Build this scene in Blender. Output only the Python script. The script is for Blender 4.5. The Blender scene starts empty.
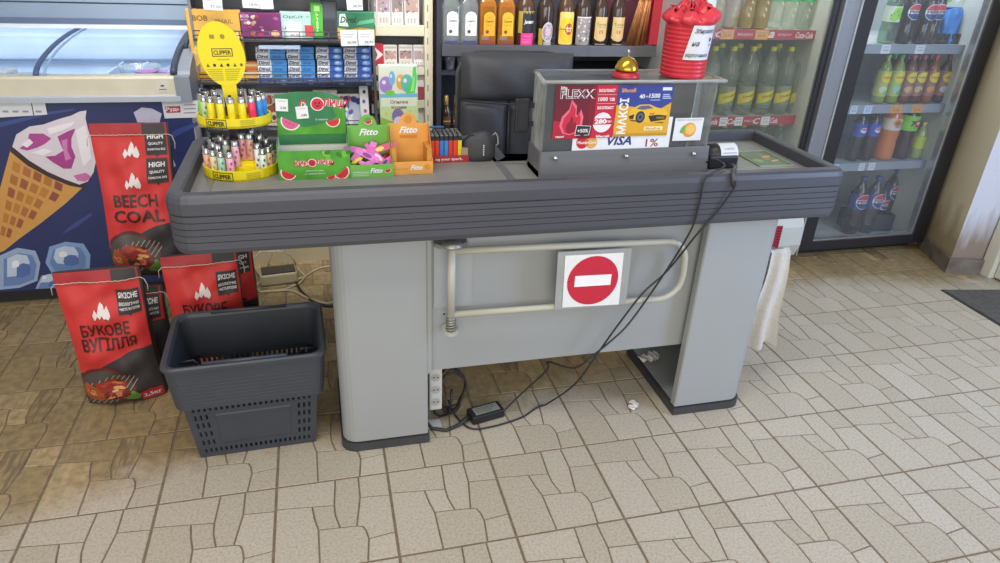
import bpy, bmesh, math, random
from mathutils import Matrix, Vector
random.seed(7)
SC = bpy.context.scene
COL = SC.collection
PI = math.pi

# ------------------------------------------------------------------ camera
FPX = 686.5
YAW, PITCH, ROLL = 0.26887, 0.47275, -0.048515
CAM = Vector((0.87725, -1.67623, 1.53932))
_cy, _sy, _cp, _sp = math.cos(YAW), math.sin(YAW), math.cos(PITCH), math.sin(PITCH)
FWD = Vector((_sy * _cp, _cy * _cp, -_sp))
_r0 = Vector((_cy, -_sy, 0))
_d0 = FWD.cross(_r0)
RIGHT = math.cos(ROLL) * _r0 + math.sin(ROLL) * _d0
DOWN = -math.sin(ROLL) * _r0 + math.cos(ROLL) * _d0
cam_data = bpy.data.cameras.new('camera')
cam_data.sensor_width = 36.0
cam_data.lens = FPX * 36.0 / 1000.0
cam_data.clip_start = 0.02
cam = bpy.data.objects.new('camera', cam_data)
COL.objects.link(cam)
_m = Matrix((RIGHT, -DOWN, -FWD)).transposed().to_4x4()
_m.translation = CAM
cam.matrix_world = _m
SC.camera = cam

# ------------------------------------------------------------------ world, lights, exposure
world = bpy.data.worlds.new('world')
SC.world = world
world.use_nodes = True
bg = world.node_tree.nodes['Background']
bg.inputs[0].default_value = (0.95, 0.97, 1.0, 1)
bg.inputs[1].default_value = 0.50


def area(name, loc, target, sx, sy, power, col=(1, 1, 1)):
    d = bpy.data.lights.new(name, 'AREA')
    d.shape = 'RECTANGLE'
    d.size, d.size_y = sx, sy
    d.energy = power
    d.color = col
    o = bpy.data.objects.new(name, d)
    COL.objects.link(o)
    o.location = loc
    o.rotation_euler = (Vector(target) - Vector(loc)).to_track_quat('-Z', 'Y').to_euler()
    return o


area('shop_window_daylight', (0.2, -4.6, 1.9), (0.5, 0.3, 0.4), 5.0, 2.2, 150, (1.0, 0.94, 0.83))
area('door_daylight', (4.15, -1.3, 1.3), (2.2, 0.6, 0.0), 1.0, 2.0, 80, (0.45, 0.62, 1.0))
area('ceiling_lamp_front', (0.6, -0.6, 3.0), (0.6, -0.6, 0), 2.4, 0.5, 40, (1.0, 0.97, 0.93))
back_lamp = area('ceiling_lamp_back', (1.7, 0.75, 2.7), (1.7, 1.85, 1.25), 3.4, 0.4, 30, (1.0, 0.98, 0.95))
back_lamp.data.spread = math.radians(58)
SC.view_settings.view_transform = 'Standard'
SC.view_settings.look = 'None'
SC.view_settings.gamma = 1
SC.view_settings.use_curve_mapping = False
SC.view_settings.exposure = -0.10
SC.cycles.transparent_max_bounces = 32
SC.cycles.max_bounces = 8
SC.cycles.use_denoising = True
SC.cycles.sample_clamp_indirect = 4.0
SC.cycles.caustics_reflective = False
SC.cycles.caustics_refractive = False


# ------------------------------------------------------------------ placement helpers: a pixel of the photograph met with a real plane
def _ray(x, y):
    return RIGHT * ((x - 500) / FPX) + DOWN * ((y - 281.5) / FPX) + FWD


def PY(x, y, Y):
    d = _ray(x, y)
    return CAM + d * ((Y - CAM.y) / d.y)


def PZ(x, y, z=0.0):
    d = _ray(x, y)
    return CAM + d * ((z - CAM.z) / d.z)


# ------------------------------------------------------------------ materials
def lin(h):
    h = h.lstrip('#')
    out = []
    for i in (0, 2, 4):
        c = int(h[i:i + 2], 16) / 255
        out.append(c / 12.92 if c <= 0.04045 else ((c + 0.055) / 1.055) ** 2.4)
    return (*out, 1.0)


_mats = {}


def mat(name, hexc, rough=0.5, metal=0.0, var=0.06, scale=9.0, bump=0.0, spec=0.5, bscale=None, stretch=None, aniso=0, hex2=None, coat=0.0):
    if name in _mats:
        return _mats[name]
    m = bpy.data.materials.new(name)
    m.use_nodes = True
    nt = m.node_tree
    N, L = nt.nodes, nt.links
    b = N['Principled BSDF']
    b.inputs['Roughness'].default_value = rough
    b.inputs['Metallic'].default_value = metal
    b.inputs['Specular IOR Level'].default_value = spec
    if coat:
        b.inputs['Coat Weight'].default_value = coat
        b.inputs['Coat Roughness'].default_value = 0.15
    tc = N.new('ShaderNodeTexCoord')
    src = tc.outputs['Object']
    if stretch:
        mp = N.new('ShaderNodeMapping')
        mp.inputs['Scale'].default_value = stretch
        L.new(src, mp.inputs[0])
        src = mp.outputs[0]
    nz = N.new('ShaderNodeTexNoise')
    nz.inputs['Scale'].default_value = scale
    nz.inputs['Detail'].default_value = 4
    L.new(src, nz.inputs['Vector'])
    c = lin(hexc)
    rp = N.new('ShaderNodeValToRGB')
    if hex2:
        rp.color_ramp.elements[0].color = lin(hex2)
        rp.color_ramp.elements[1].color = c
    else:
        rp.color_ramp.elements[0].color = (*[x * (1 - var) for x in c[:3]], 1)
        rp.color_ramp.elements[1].color = (*[min(1, x * (1 + var)) for x in c[:3]], 1)
    rp.color_ramp.elements[0].position = 0.3
    rp.color_ramp.elements[1].position = 0.7
    L.new(nz.outputs['Fac'], rp.inputs[0])
    L.new(rp.outputs[0], b.inputs['Base Color'])
    if bump:
        bp = N.new('ShaderNodeBump')
        bp.inputs['Strength'].default_value = bump
        bp.inputs['Distance'].default_value = 0.004
        n2 = N.new('ShaderNodeTexNoise')
        n2.inputs['Scale'].default_value = bscale or scale * 4
        n2.inputs['Detail'].default_value = 3
        L.new(src, n2.inputs['Vector'])
        L.new(n2.outputs['Fac'], bp.inputs['Height'])
        L.new(bp.outputs[0], b.inputs['Normal'])
    _mats[name] = m
    return m


def ink(hexc, rough=0.45):
    return mat('ink_' + hexc.strip('#') + ('' if rough == 0.45 else '_%d' % int(rough * 100)), hexc, rough, var=0.03, scale=40)


def clear(name, tint, refl=1.0, rough=0.02, haze=0.0, hazecol=(0.8, 0.85, 0.9)):
    """thin clear sheet or bottle wall: tinted transparency plus a Fresnel reflection (and a little real haze on dirty panes)"""
    if name in _mats:
        return _mats[name]
    m = bpy.data.materials.new(name)
    m.use_nodes = True
    nt = m.node_tree
    N, L = nt.nodes, nt.links
    for n in list(N):
        if n.type != 'OUTPUT_MATERIAL':
            N.remove(n)
    out = [n for n in N if n.type == 'OUTPUT_MATERIAL'][0]
    tr = N.new('ShaderNodeBsdfTransparent')
    tr.inputs[0].default_value = (*tint, 1)
    gl = N.new('ShaderNodeBsdfGlossy')
    gl.inputs['Roughness'].default_value = rough
    gl.inputs['Color'].default_value = (refl, refl, refl, 1)
    lw = N.new('ShaderNodeLayerWeight')
    lw.inputs['Blend'].default_value = 0.5
    pw = N.new('ShaderNodeMath')
    pw.operation = 'POWER'
    pw.inputs[1].default_value = 4.0
    L.new(lw.outputs['Facing'], pw.inputs[0])
    fr = N.new('ShaderNodeMath')
    fr.operation = 'MULTIPLY_ADD'
    fr.inputs[1].default_value = 0.6
    fr.inputs[2].default_value = 0.035
    L.new(pw.outputs[0], fr.inputs[0])
    mx = N.new('ShaderNodeMixShader')
    L.new(fr.outputs[0], mx.inputs[0])
    L.new(tr.outputs[0], mx.inputs[1])
    L.new(gl.outputs[0], mx.inputs[2])
    last = mx
    if haze:
        df = N.new('ShaderNodeBsdfDiffuse')
        df.inputs[0].default_value = (*hazecol, 1)
        nz = N.new('ShaderNodeTexNoise')
        nz.inputs['Scale'].default_value = 3
        mu = N.new('ShaderNodeMath')
        mu.operation = 'MULTIPLY'
        mu.inputs[1].default_value = haze * 2
        L.new(nz.outputs['Fac'], mu.inputs[0])
        m2 = N.new('ShaderNodeMixShader')
        L.new(mu.outputs[0], m2.inputs[0])
        L.new(mx.outputs[0], m2.inputs[1])
        L.new(df.outputs[0], m2.inputs[2])
        last = m2
    L.new(last.outputs[0], out.inputs[0])
    _mats[name] = m
    return m


# ------------------------------------------------------------------ mesh builder
_txt = {}


def text_geo(s, bold, shear):
    k = (s, bold, shear)
    if k in _txt:
        return _txt[k]
    c = bpy.data.curves.new('t', 'FONT')
    c.body = s
    c.size = 1
    c.align_x = 'CENTER'
    c.resolution_u = 2
    c.offset = bold
    c.shear = shear
    c.fill_mode = 'FRONT'
    o = bpy.data.objects.new('t', c)
    COL.objects.link(o)
    me = bpy.data.meshes.new_from_object(o)
    vs = [(v.co.x, v.co.y) for v in me.vertices]
    fs = [tuple(p.vertices) for p in me.polygons]
    bpy.data.objects.remove(o)
    bpy.data.curves.remove(c)
    bpy.data.meshes.remove(me)
    if vs:
        x0, x1 = min(v[0] for v in vs), max(v[0] for v in vs)
        y0, y1 = min(v[1] for v in vs), max(v[1] for v in vs)
        vs = [((v[0] - (x0 + x1) / 2) / max(x1 - x0, 1e-6), (v[1] - (y0 + y1) / 2) / max(y1 - y0, 1e-6)) for v in vs]
    _txt[k] = (vs, fs)
    return _txt[k]


def FR(x, y, z):
    """frame of a face looking towards -Y: local x right, local y up, local z out of the face"""
    return Matrix(((1, 0, 0, x), (0, 0, -1, y), (0, 1, 0, z), (0, 0, 0, 1)))


def TR(x, y, z):
    return Matrix.Translation((x, y, z))


def RZ(a):
    return Matrix.Rotation(a, 4, 'Z')


def RX(a):
    return Matrix.Rotation(a, 4, 'X')


def RY(a):
    return Matrix.Rotation(a, 4, 'Y')


def ell(cx, cy, rx, ry, n=24, a0=0.0, a1=2 * PI, rot=0.0):
    full = abs(a1 - a0 - 2 * PI) < 1e-6
    out = []
    for i in range(n if full else n + 1):
        a = a0 + (a1 - a0) * i / n
        x, y = rx * math.cos(a), ry * math.sin(a)
        out.append((cx + x * math.cos(rot) - y * math.sin(rot), cy + x * math.sin(rot) + y * math.cos(rot)))
    return out


def rrect(x0, y0, x1, y1, r, n=4):
    p = []
    for cx, cy, a in ((x1 - r, y0 + r, -PI / 2), (x1 - r, y1 - r, 0), (x0 + r, y1 - r, PI / 2), (x0 + r, y0 + r, PI)):
        for i in range(n + 1):
            b = a + PI / 2 * i / n
            p.append((cx + r * math.cos(b), cy + r * math.sin(b)))
    return p


def rect(x0, y0, x1, y1):
    return [(x0, y0), (x1, y0), (x1, y1), (x0, y1)]


class MB:
    def __init__(s, T=None):
        s.v, s.f, s.fm, s.sm, s.mats = [], [], [], [], []
        s.T = T or Matrix.Identity(4)
        s.lay = 0.0

    def mi(s, m):
        if m not in s.mats:
            s.mats.append(m)
        return s.mats.index(m)

    def raw(s, vs, fs, m, M=None, smooth=False):
        W = s.T @ M if M is not None else s.T
        b = len(s.v)
        s.v += [tuple(W @ Vector(p)) for p in vs]
        k = s.mi(m)
        for f in fs:
            s.f.append(tuple(b + i for i in f))
            s.fm.append(k)
            s.sm.append(smooth)

    def bm(s, bm, m, M=None, smooth=False):
        bm.verts.index_update()
        s.raw([v.co[:] for v in bm.verts], [[v.index for v in f.verts] for f in bm.faces], m, M, smooth)
        bm.free()

    def box(s, x0, x1, y0, y1, z0, z1, m, M=None, bev=0.0, seg=2):
        if not bev:
            vs = [(x, y, z) for x in (x0, x1) for y in (y0, y1) for z in (z0, z1)]
            s.raw(vs, [(0, 1, 3, 2), (4, 6, 7, 5), (0, 4, 5, 1), (2, 3, 7, 6), (0, 2, 6, 4), (1, 5, 7, 3)], m, M)
            return
        b = bmesh.new()
        bmesh.ops.create_cube(b, size=1)
        for v in b.verts:
            v.co = Vector(((x0 + x1) / 2 + v.co.x * (x1 - x0), (y0 + y1) / 2 + v.co.y * (y1 - y0), (z0 + z1) / 2 + v.co.z * (z1 - z0)))
        bmesh.ops.bevel(b, geom=list(b.edges), offset=bev, segments=seg, affect='EDGES', profile=0.5)
        s.bm(b, m, M, smooth=False)

    def prism(s, poly, h0, h1, m, M=None, smooth=False):
        n = len(poly)
        ar = sum(poly[i][0] * poly[(i + 1) % n][1] - poly[(i + 1) % n][0] * poly[i][1] for i in range(n))
        if ar < 0:
            poly = poly[::-1]
        vs = [(x, y, h0) for x, y in poly] + [(x, y, h1) for x, y in poly]
        s.raw(vs, [tuple(range(n - 1, -1, -1)), tuple(range(n, 2 * n))], m, M)
        s.raw(vs, [(i, (i + 1) % n, n + (i + 1) % n, n + i) for i in range(n)], m, M, smooth)

    def flat(s, poly, m, M=None, z=0.0):
        n = len(poly)
        ar = sum(poly[i][0] * poly[(i + 1) % n][1] - poly[(i + 1) % n][0] * poly[i][1] for i in range(n))
        if ar < 0:
            poly = poly[::-1]
        s.lay += 8e-6      # later prints lie a hair above earlier ones
        s.raw([(x, y, z + s.lay) for x, y in poly], [tuple(range(n))], m, M)

    def text(s, t, cx, cy, w, h, m, M=None, z=0.0006, bold=0.02, shear=0.0, rot=0.0):
        vs, fs = text_geo(t, bold, shear)
        c, q = math.cos(rot), math.sin(rot)
        s.raw([(cx + x * w * c - y * h * q, cy + x * w * q + y * h * c, z) for x, y in vs], fs, m, M)

    def lathe(s, prof, m, M=None, seg=16, smooth=True, cap=True):
        vs, fs = [], []
        k = len(prof)
        for r, z in prof:
            for i in range(seg):
                a = 2 * PI * i / seg
                vs.append((r * math.cos(a), r * math.sin(a), z))
        for j in range(k - 1):
            for i in range(seg):
                i2 = (i + 1) % seg
                fs.append((j * seg + i, j * seg + i2, (j + 1) * seg + i2, (j + 1) * seg + i))
        s.raw(vs, fs, m, M, smooth)
        if cap:
            if prof[0][0] > 1e-5:
                s.raw(vs[:seg], [tuple(range(seg - 1, -1, -1))], m, M)
            if prof[-1][0] > 1e-5:
                s.raw(vs[-seg:], [tuple(range(seg))], m, M)

    def tube(s, pts, r, m, M=None, seg=8, closed=False, flat=1.0):
        P = [Vector(p) for p in pts]
        n = len(P)
        vs, fs = [], []
        prev = None
        for i in range(n):
            if closed:
                t = P[(i + 1) % n] - P[i - 1]
            else:
                t = P[min(i + 1, n - 1)] - P[max(i - 1, 0)]
            t.normalize()
            if prev is None:
                a = Vector((0, 0, 1)) if abs(t.z) < 0.9 else Vector((1, 0, 0))
                u = t.cross(a).normalized()
            else:
                u = (prev - t * prev.dot(t)).normalized()
            prev = u
            w = t.cross(u)
            rr = r[i] if isinstance(r, (list, tuple)) else r
            for k in range(seg):
                a = 2 * PI * k / seg
                vs.append(tuple(P[i] + (u * math.cos(a) + w * math.sin(a) * flat) * rr))
        for i in range(n if closed else n - 1):
            j = (i + 1) % n
            for k in range(seg):
                k2 = (k + 1) % seg
                fs.append((i * seg + k, i * seg + k2, j * seg + k2, j * seg + k))
        if not closed:
            fs.append(tuple(range(seg - 1, -1, -1)))
            fs.append(tuple((n - 1) * seg + k for k in range(seg)))
        s.raw(vs, fs, m, M, True)

    def grid(s, fn, nu, nv, m, M=None, smooth=True, flip=False):
        vs = [fn(i / nu, j / nv) for j in range(nv + 1) for i in range(nu + 1)]
        fs = []
        for j in range(nv):
            for i in range(nu):
                a = j * (nu + 1) + i
                q = (a, a + 1, a + nu + 2, a + nu + 1)
                fs.append(q[::-1] if flip else q)
        s.raw(vs, fs, m, M, smooth)

    def drape(s, poly, fn, m, off=0.0008, mx=0.02, M=None):
        """a flat outline laid on a curved surface fn(u, v, off) -> point"""
        n = len(poly)
        ar = sum(poly[i][0] * poly[(i + 1) % n][1] - poly[(i + 1) % n][0] * poly[i][1] for i in range(n))
        if ar < 0:
            poly = poly[::-1]
        b = bmesh.new()
        f = b.faces.new([b.verts.new((x, y, 0)) for x, y in poly])
        bmesh.ops.triangulate(b, faces=[f])
        for _ in range(7):
            e = [e for e in b.edges if e.calc_length() > mx]
            if not e:
                break
            bmesh.ops.subdivide_edges(b, edges=e, cuts=1)
            bmesh.ops.triangulate(b, faces=[f for f in b.faces if len(f.verts) > 3])
        b.normal_update()
        b.verts.index_update()
        s.lay += 8e-6
        vs = [fn(v.co.x, v.co.y, off + s.lay) for v in b.verts]
        fs = [[v.index for v in f.verts] for f in b.faces]
        b.free()
        s.raw(vs, fs, m, M, True)

    def dtext(s, t, cx, cy, w, h, fn, m, off=0.0014, bold=0.02, shear=0.0, M=None, mx=0):
        vs, fs = text_geo(t, bold, shear)
        if mx:
            b = bmesh.new()
            bv = [b.verts.new((cx + x * w, cy + y * h, 0)) for x, y in vs]
            for f in fs:
                try:
                    b.faces.new([bv[i] for i in f])
                except ValueError:
                    pass
            bmesh.ops.triangulate(b, faces=list(b.faces))
            for _ in range(5):
                e = [e for e in b.edges if e.calc_length() > mx]
                if not e:
                    break
                bmesh.ops.subdivide_edges(b, edges=e, cuts=1)
                bmesh.ops.triangulate(b, faces=[f for f in b.faces if len(f.verts) > 3])
            b.verts.index_update()
            s.raw([fn(v.co.x, v.co.y, off) for v in b.verts], [[v.index for v in f.verts] for f in b.faces], m, M)
            b.free()
            return
        s.raw([fn(cx + x * w, cy + y * h, off) for x, y in vs], fs, m, M)

    def build(s, name, parent=None):
        me = bpy.data.meshes.new(name)
        me.from_pydata(s.v, [], s.f)
        for m in s.mats:
            me.materials.append(m)
        me.polygons.foreach_set('material_index', s.fm)
        me.polygons.foreach_set('use_smooth', s.sm)
        me.update()
        o = bpy.data.objects.new(name, me)
        COL.objects.link(o)
        if parent:
            o.parent = parent
        return o


def tag(o, label, cat, group=None):
    o['label'] = label
    o['category'] = cat
    if group:
        o['group'] = group
    return o


def thing(name, label, cat, loc=(0, 0, 0), rz=0.0, group=None, rot=None):
    o = bpy.data.objects.new(name, None)
    o.empty_display_size = 0.05
    COL.objects.link(o)
    o.location = loc
    o.rotation_euler = rot if rot else (0, 0, rz)
    return tag(o, label, cat, group)


def single(mb, name, label, cat, loc=(0, 0, 0), rz=0.0, group=None, rot=None):
    o = mb.build(name)
    o.location = loc
    o.rotation_euler = rot if rot else (0, 0, rz)
    return tag(o, label, cat, group)


def structure(mb, name, parent=None):
    o = mb.build(name, parent)
    o['kind'] = 'structure'
    return o


KIDS = {}


def kids(o):
    return [c for c in COL.objects if c.parent == o]


def dup(root, loc, rz=None, label=None, rot=None):
    r = root.copy()
    COL.objects.link(r)
    r.location = loc
    if rot:
        r.rotation_euler = rot
    elif rz is not None:
        r.rotation_euler = (0, 0, rz)
    if label:
        r['label'] = label

    def rec(a, b):
        for c in list(a.children):
            d = c.copy()
            COL.objects.link(d)
            d.parent = b
            rec(c, d)
    rec(root, r)
    return r


WHITE = ink('#e9e9e6')
BLACK = ink('#1d1d1f')
# ================================================================== THE SETTING
# ---- floor: fake-cobble tiles, every stone a raised face, pale in front of a set line, brown behind it
def floor_material():
    m = bpy.data.materials.new('cobble_tile')
    m.use_nodes = True
    N, L = m.node_tree.nodes, m.node_tree.links
    b = N['Principled BSDF']
    tc = N.new('ShaderNodeTexCoord')

    def att(n):
        a = N.new('ShaderNodeAttribute')
        a.attribute_name = n
        return a.outputs['Fac']

    def noise(sc, det=5, vec=None, stretch=None):
        n = N.new('ShaderNodeTexNoise')
        n.inputs['Scale'].default_value = sc
        n.inputs['Detail'].default_value = det
        src = tc.outputs['Object']
        if stretch:
            mp = N.new('ShaderNodeMapping')
            mp.inputs['Scale'].default_value = stretch
            mp.inputs['Rotation'].default_value = (0, 0, 0.5)
            L.new(src, mp.inputs[0])
            src = mp.outputs[0]
        L.new(src, n.inputs['Vector'])
        return n.outputs['Fac']

    def ramp(fac, *stops):
        r = N.new('ShaderNodeValToRGB')
        e = r.color_ramp.elements
        while len(e) < len(stops):
            e.new(0.5)
        for i, (p, c) in enumerate(stops):
            e[i].position = p
            e[i].color = lin(c) if isinstance(c, str) else (c, c, c, 1)
        L.new(fac, r.inputs[0])
        return r.outputs[0]

    def mix(f, a, c, mode='MIX'):
        x = N.new('ShaderNodeMix')
        x.data_type = 'RGBA'
        x.blend_type = mode
        if isinstance(f, float):
            x.inputs[0].default_value = f
        else:
            L.new(f, x.inputs[0])
        L.new(a, x.inputs[6])
        L.new(c, x.inputs[7])
        return x.outputs[2]

    def math2(op, a, c):
        x = N.new('ShaderNodeMath')
        x.operation = op
        x.use_clamp = True
        for i, q in enumerate((a, c)):
            if isinstance(q, float):
                x.inputs[i].default_value = q
            else:
                L.new(q, x.inputs[i])
        return x.outputs[0]
    tone, kind, paleness = att('tone'), att('kind'), att('paleness')
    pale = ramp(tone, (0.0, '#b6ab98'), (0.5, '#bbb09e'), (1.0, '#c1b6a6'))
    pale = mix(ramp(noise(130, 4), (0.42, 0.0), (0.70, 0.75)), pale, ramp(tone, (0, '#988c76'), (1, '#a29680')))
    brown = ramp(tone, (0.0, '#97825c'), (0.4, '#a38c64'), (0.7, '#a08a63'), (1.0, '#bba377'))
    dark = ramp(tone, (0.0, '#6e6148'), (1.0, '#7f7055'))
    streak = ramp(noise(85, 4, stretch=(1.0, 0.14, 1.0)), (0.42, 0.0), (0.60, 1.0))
    brownish = mix(math2('MULTIPLY', streak, kind), brown, dark)
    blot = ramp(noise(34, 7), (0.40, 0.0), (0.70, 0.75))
    brownish = mix(blot, brownish, dark)
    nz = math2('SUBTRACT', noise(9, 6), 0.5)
    w = math2('ADD', paleness, nz)
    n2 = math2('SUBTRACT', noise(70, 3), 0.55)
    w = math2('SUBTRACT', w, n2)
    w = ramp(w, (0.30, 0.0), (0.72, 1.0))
    col = mix(w, brownish, pale)
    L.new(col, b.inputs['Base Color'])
    b.inputs['Roughness'].default_value = 0.42
    b.inputs['Specular IOR Level'].default_value = 0.4
    bp = N.new('ShaderNodeBump')
    bp.inputs['Strength'].default_value = 0.25
    bp.inputs['Distance'].default_value = 0.003
    L.new(noise(45, 5), bp.inputs['Height'])
    L.new(bp.outputs[0], b.inputs['Normal'])
    return m


PALE_LINE = [(-2.0, -0.12), (-0.07, 0.0), (0.24, 0.13), (0.57, 0.20), (0.9, 0.25), (1.35, 0.22), (1.85, 0.36), (2.3, 0.5), (2.7, 0.9), (3.3, 0.98), (4.0, 0.83), (4.6, 0.83)]  # tile colour blends from pale in front of this line to brown behind


def paleness_at(x, y):
    for (a, ya), (c, yc) in zip(PALE_LINE, PALE_LINE[1:]):
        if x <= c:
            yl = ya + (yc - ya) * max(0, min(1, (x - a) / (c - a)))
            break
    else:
        yl = PALE_LINE[-1][1]
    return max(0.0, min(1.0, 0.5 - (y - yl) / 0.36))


def build_floor():
    S = 1 / 3
    P = dict(a=(0, 1), b=(.52, 1), c=(.73, 1), d=(1, 1), e=(0, .73), f=(.31, .70), g=(.50, .68), h=(.73, .73), i=(1, .71), j=(.36, .42), k=(.54, .41), l=(.68, .40),
             l2=(.73, .385), m=(.755, .33), n=(.77, .24), o=(1, .27), p=(0, 0), q=(.365, 0), r=(.745, 0), s=(1, 0), g2=(.505, .56), j2=(.33, .55))
    cells = [('efgba', .25), ('g g2 k l h c b', 1.0), ('hidc', .2), ('l l2 m n o i h', .25), ('rson', .05), ('j k g2 g f j2', .05), ('p q j j2 f e', .30), ('q r n m l2 l k j', .15)]
    V, F, tone, kind, paleness = [], [], [], [], []

    def inset(poly, d):
        n = len(poly)
        out = []
        for i in range(n):
            p0, p1, p2 = Vector(poly[i - 1]), Vector(poly[i]), Vector(poly[(i + 1) % n])
            e1, e2 = (p1 - p0).normalized(), (p2 - p1).normalized()
            n1, n2 = Vector((-e1.y, e1.x)), Vector((-e2.y, e2.x))
            q = (n1 + n2)
            q = q / max(0.35, q.dot(n1) if q.dot(n1) > 0 else 0.35)
            p = p1 + q * d
            # the joint round the whole tile is wider than the printed ones
            g = 0.0046 if d > 0.0025 else 0.0036
            p.x = min(max(p.x, ix * S + g), (ix + 1) * S - g)
            p.y = min(max(p.y, iy * S + g), (iy + 1) * S - g)
            out.append(p)
        return out
    rnd = random.Random(3)
    for ix in range(-6, 14):
        for iy in range(-6, 7):
            for names, kd in cells:
                nm = names.split() if ' ' in names else list(names)
                poly = [((ix + P[t][0]) * S, (iy + P[t][1]) * S) for t in nm]
                ar = sum(poly[i][0] * poly[(i + 1) % len(poly)][1] - poly[(i + 1) % len(poly)][0] * poly[i][1] for i in range(len(poly)))
                if ar < 0:
                    poly = poly[::-1]
                # split long edges a little so that the pale tone fades inside a stone
                top = inset(poly, 0.0030)
                base = inset(poly, 0.0020)
                n = len(top)
                b0 = len(V)
                for p in top:
                    V.append((p.x, p.y, 0.0))
                for p in base:
                    V.append((p.x, p.y, -0.003))
                cx = sum(p.x for p in top) / n
                cy = sum(p.y for p in top) / n
                V.append((cx, cy, 0.0))
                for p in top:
                    paleness.append(paleness_at(p.x, p.y))
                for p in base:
                    paleness.append(paleness_at(p.x, p.y))
                paleness.append(paleness_at(cx, cy))
                t = rnd.random()
                k = min(1, max(0, kd + rnd.uniform(-.15, .15)))
                for i in range(n):
                    i2 = (i + 1) % n
                    F.append((b0 + i, b0 + i2, b0 + 2 * n))
                    F.append((b0 + n + i, b0 + n + i2, b0 + i2, b0 + i))
                    tone += [t, t]
                    kind += [k, k]
    nf = len(F)
    # grout bed
    gx, gy = 40, 26
    b0 = len(V)
    for j in range(gy + 1):
        for i in range(gx + 1):
            x, y = -2 + 6.67 * i / gx, -2 + 4.34 * j / gy
            V.append((x, y, -0.0025))
            paleness.append(paleness_at(x, y))
    for j in range(gy):
        for i in range(gx):
            a = b0 + j * (gx + 1) + i
            F.append((a, a + 1, a + gx + 2, a + gx + 1))
            tone.append(0.5)
            kind.append(0.5)
    me = bpy.data.meshes.new('floor')
    me.from_pydata(V, [], F)
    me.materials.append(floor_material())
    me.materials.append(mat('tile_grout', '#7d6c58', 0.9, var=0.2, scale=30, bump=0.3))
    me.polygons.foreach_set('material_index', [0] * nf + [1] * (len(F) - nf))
    for nme, dom, data in (('tone', 'FACE', tone), ('kind', 'FACE', kind), ('paleness', 'POINT', paleness)):
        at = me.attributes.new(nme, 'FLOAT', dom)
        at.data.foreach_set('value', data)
    o = bpy.data.objects.new('floor', me)
    COL.objects.link(o)
    o['kind'] = 'structure'


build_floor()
plaster = mat('wall_plaster', '#b9b8b2', 0.8, var=0.05, scale=3, bump=0.15)
mb = MB()
mb.box(-2.0, 4.6, 2.30, 2.42, 0, 2.7, plaster)
structure(mb, 'wall_back')
# column at the right end of the coolers, its side painted cream and its front white, dirty near the floor


def dirty_paint(name, c1, c2):
    m = bpy.data.materials.new(name)
    m.use_nodes = True
    N, L = m.node_tree.nodes, m.node_tree.links
    b = N['Principled BSDF']
    b.inputs['Roughness'].default_value = 0.7
    g = N.new('ShaderNodeNewGeometry')
    sp = N.new('ShaderNodeSeparateXYZ')
    L.new(g.outputs['Position'], sp.inputs[0])
    nz = N.new('ShaderNodeTexNoise')
    nz.inputs['Scale'].default_value = 14
    nz.inputs['Detail'].default_value = 6
    a = N.new('ShaderNodeMath')
    a.operation = 'MULTIPLY_ADD'
    L.new(nz.outputs['Fac'], a.inputs[0])
    a.inputs[1].default_value = -0.30
    L.new(sp.outputs['Z'], a.inputs[2])
    r = N.new('ShaderNodeValToRGB')
    r.color_ramp.elements[0].position = 0.0
    r.color_ramp.elements[0].color = lin(c2)
    r.color_ramp.elements[1].position = 0.22
    r.color_ramp.elements[1].color = lin(c1)
    L.new(a.outputs[0], r.inputs[0])
    L.new(r.outputs[0], b.inputs['Base Color'])
    return m


cream_wall = dirty_paint('cream_paint_dirty_low', '#dacdae', '#a3926f')
white_wall = dirty_paint('white_paint_dirty_low', '#c9cbd4', '#8d7d6c')
mb = MB()
cp = [(4.10, 0.95), (4.262, 0.905), (4.62, 0.905), (4.62, 2.3), (4.22, 2.3), (4.22, 1.26)]
for i in range(len(cp)):
    (xa, ya), (xb, yb) = cp[i], cp[(i + 1) % len(cp)]
    mb.raw([(xa, ya, 0), (xb, yb, 0), (xb, yb, 2.7), (xa, ya, 2.7)], [(0, 1, 2, 3)], cream_wall if i in (4, 5) else white_wall)
mb.raw([(x, y, 2.7) for x, y in cp], [tuple(range(6))], white_wall)
structure(mb, 'wall_right')
mb = MB()
sk = mat('stone_skirting', '#857c70', 0.6, var=0.2, scale=14, bump=0.3, hex2='#5f574d')
pts = [(4.215, 1.26), (4.092, 0.945), (4.255, 0.897)]
out = [(4.200, 1.262), (4.079, 0.935), (4.254, 0.883)]
mb.raw([(*p, 0) for p in pts + out] + [(*p, .085) for p in pts + out],
       [(3, 4, 10, 9), (4, 5, 11, 10), (9, 10, 7, 6), (10, 11, 8, 7), (0, 3, 9, 6), (5, 2, 8, 11)], sk)
structure(mb, 'baseboard_right')
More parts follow.
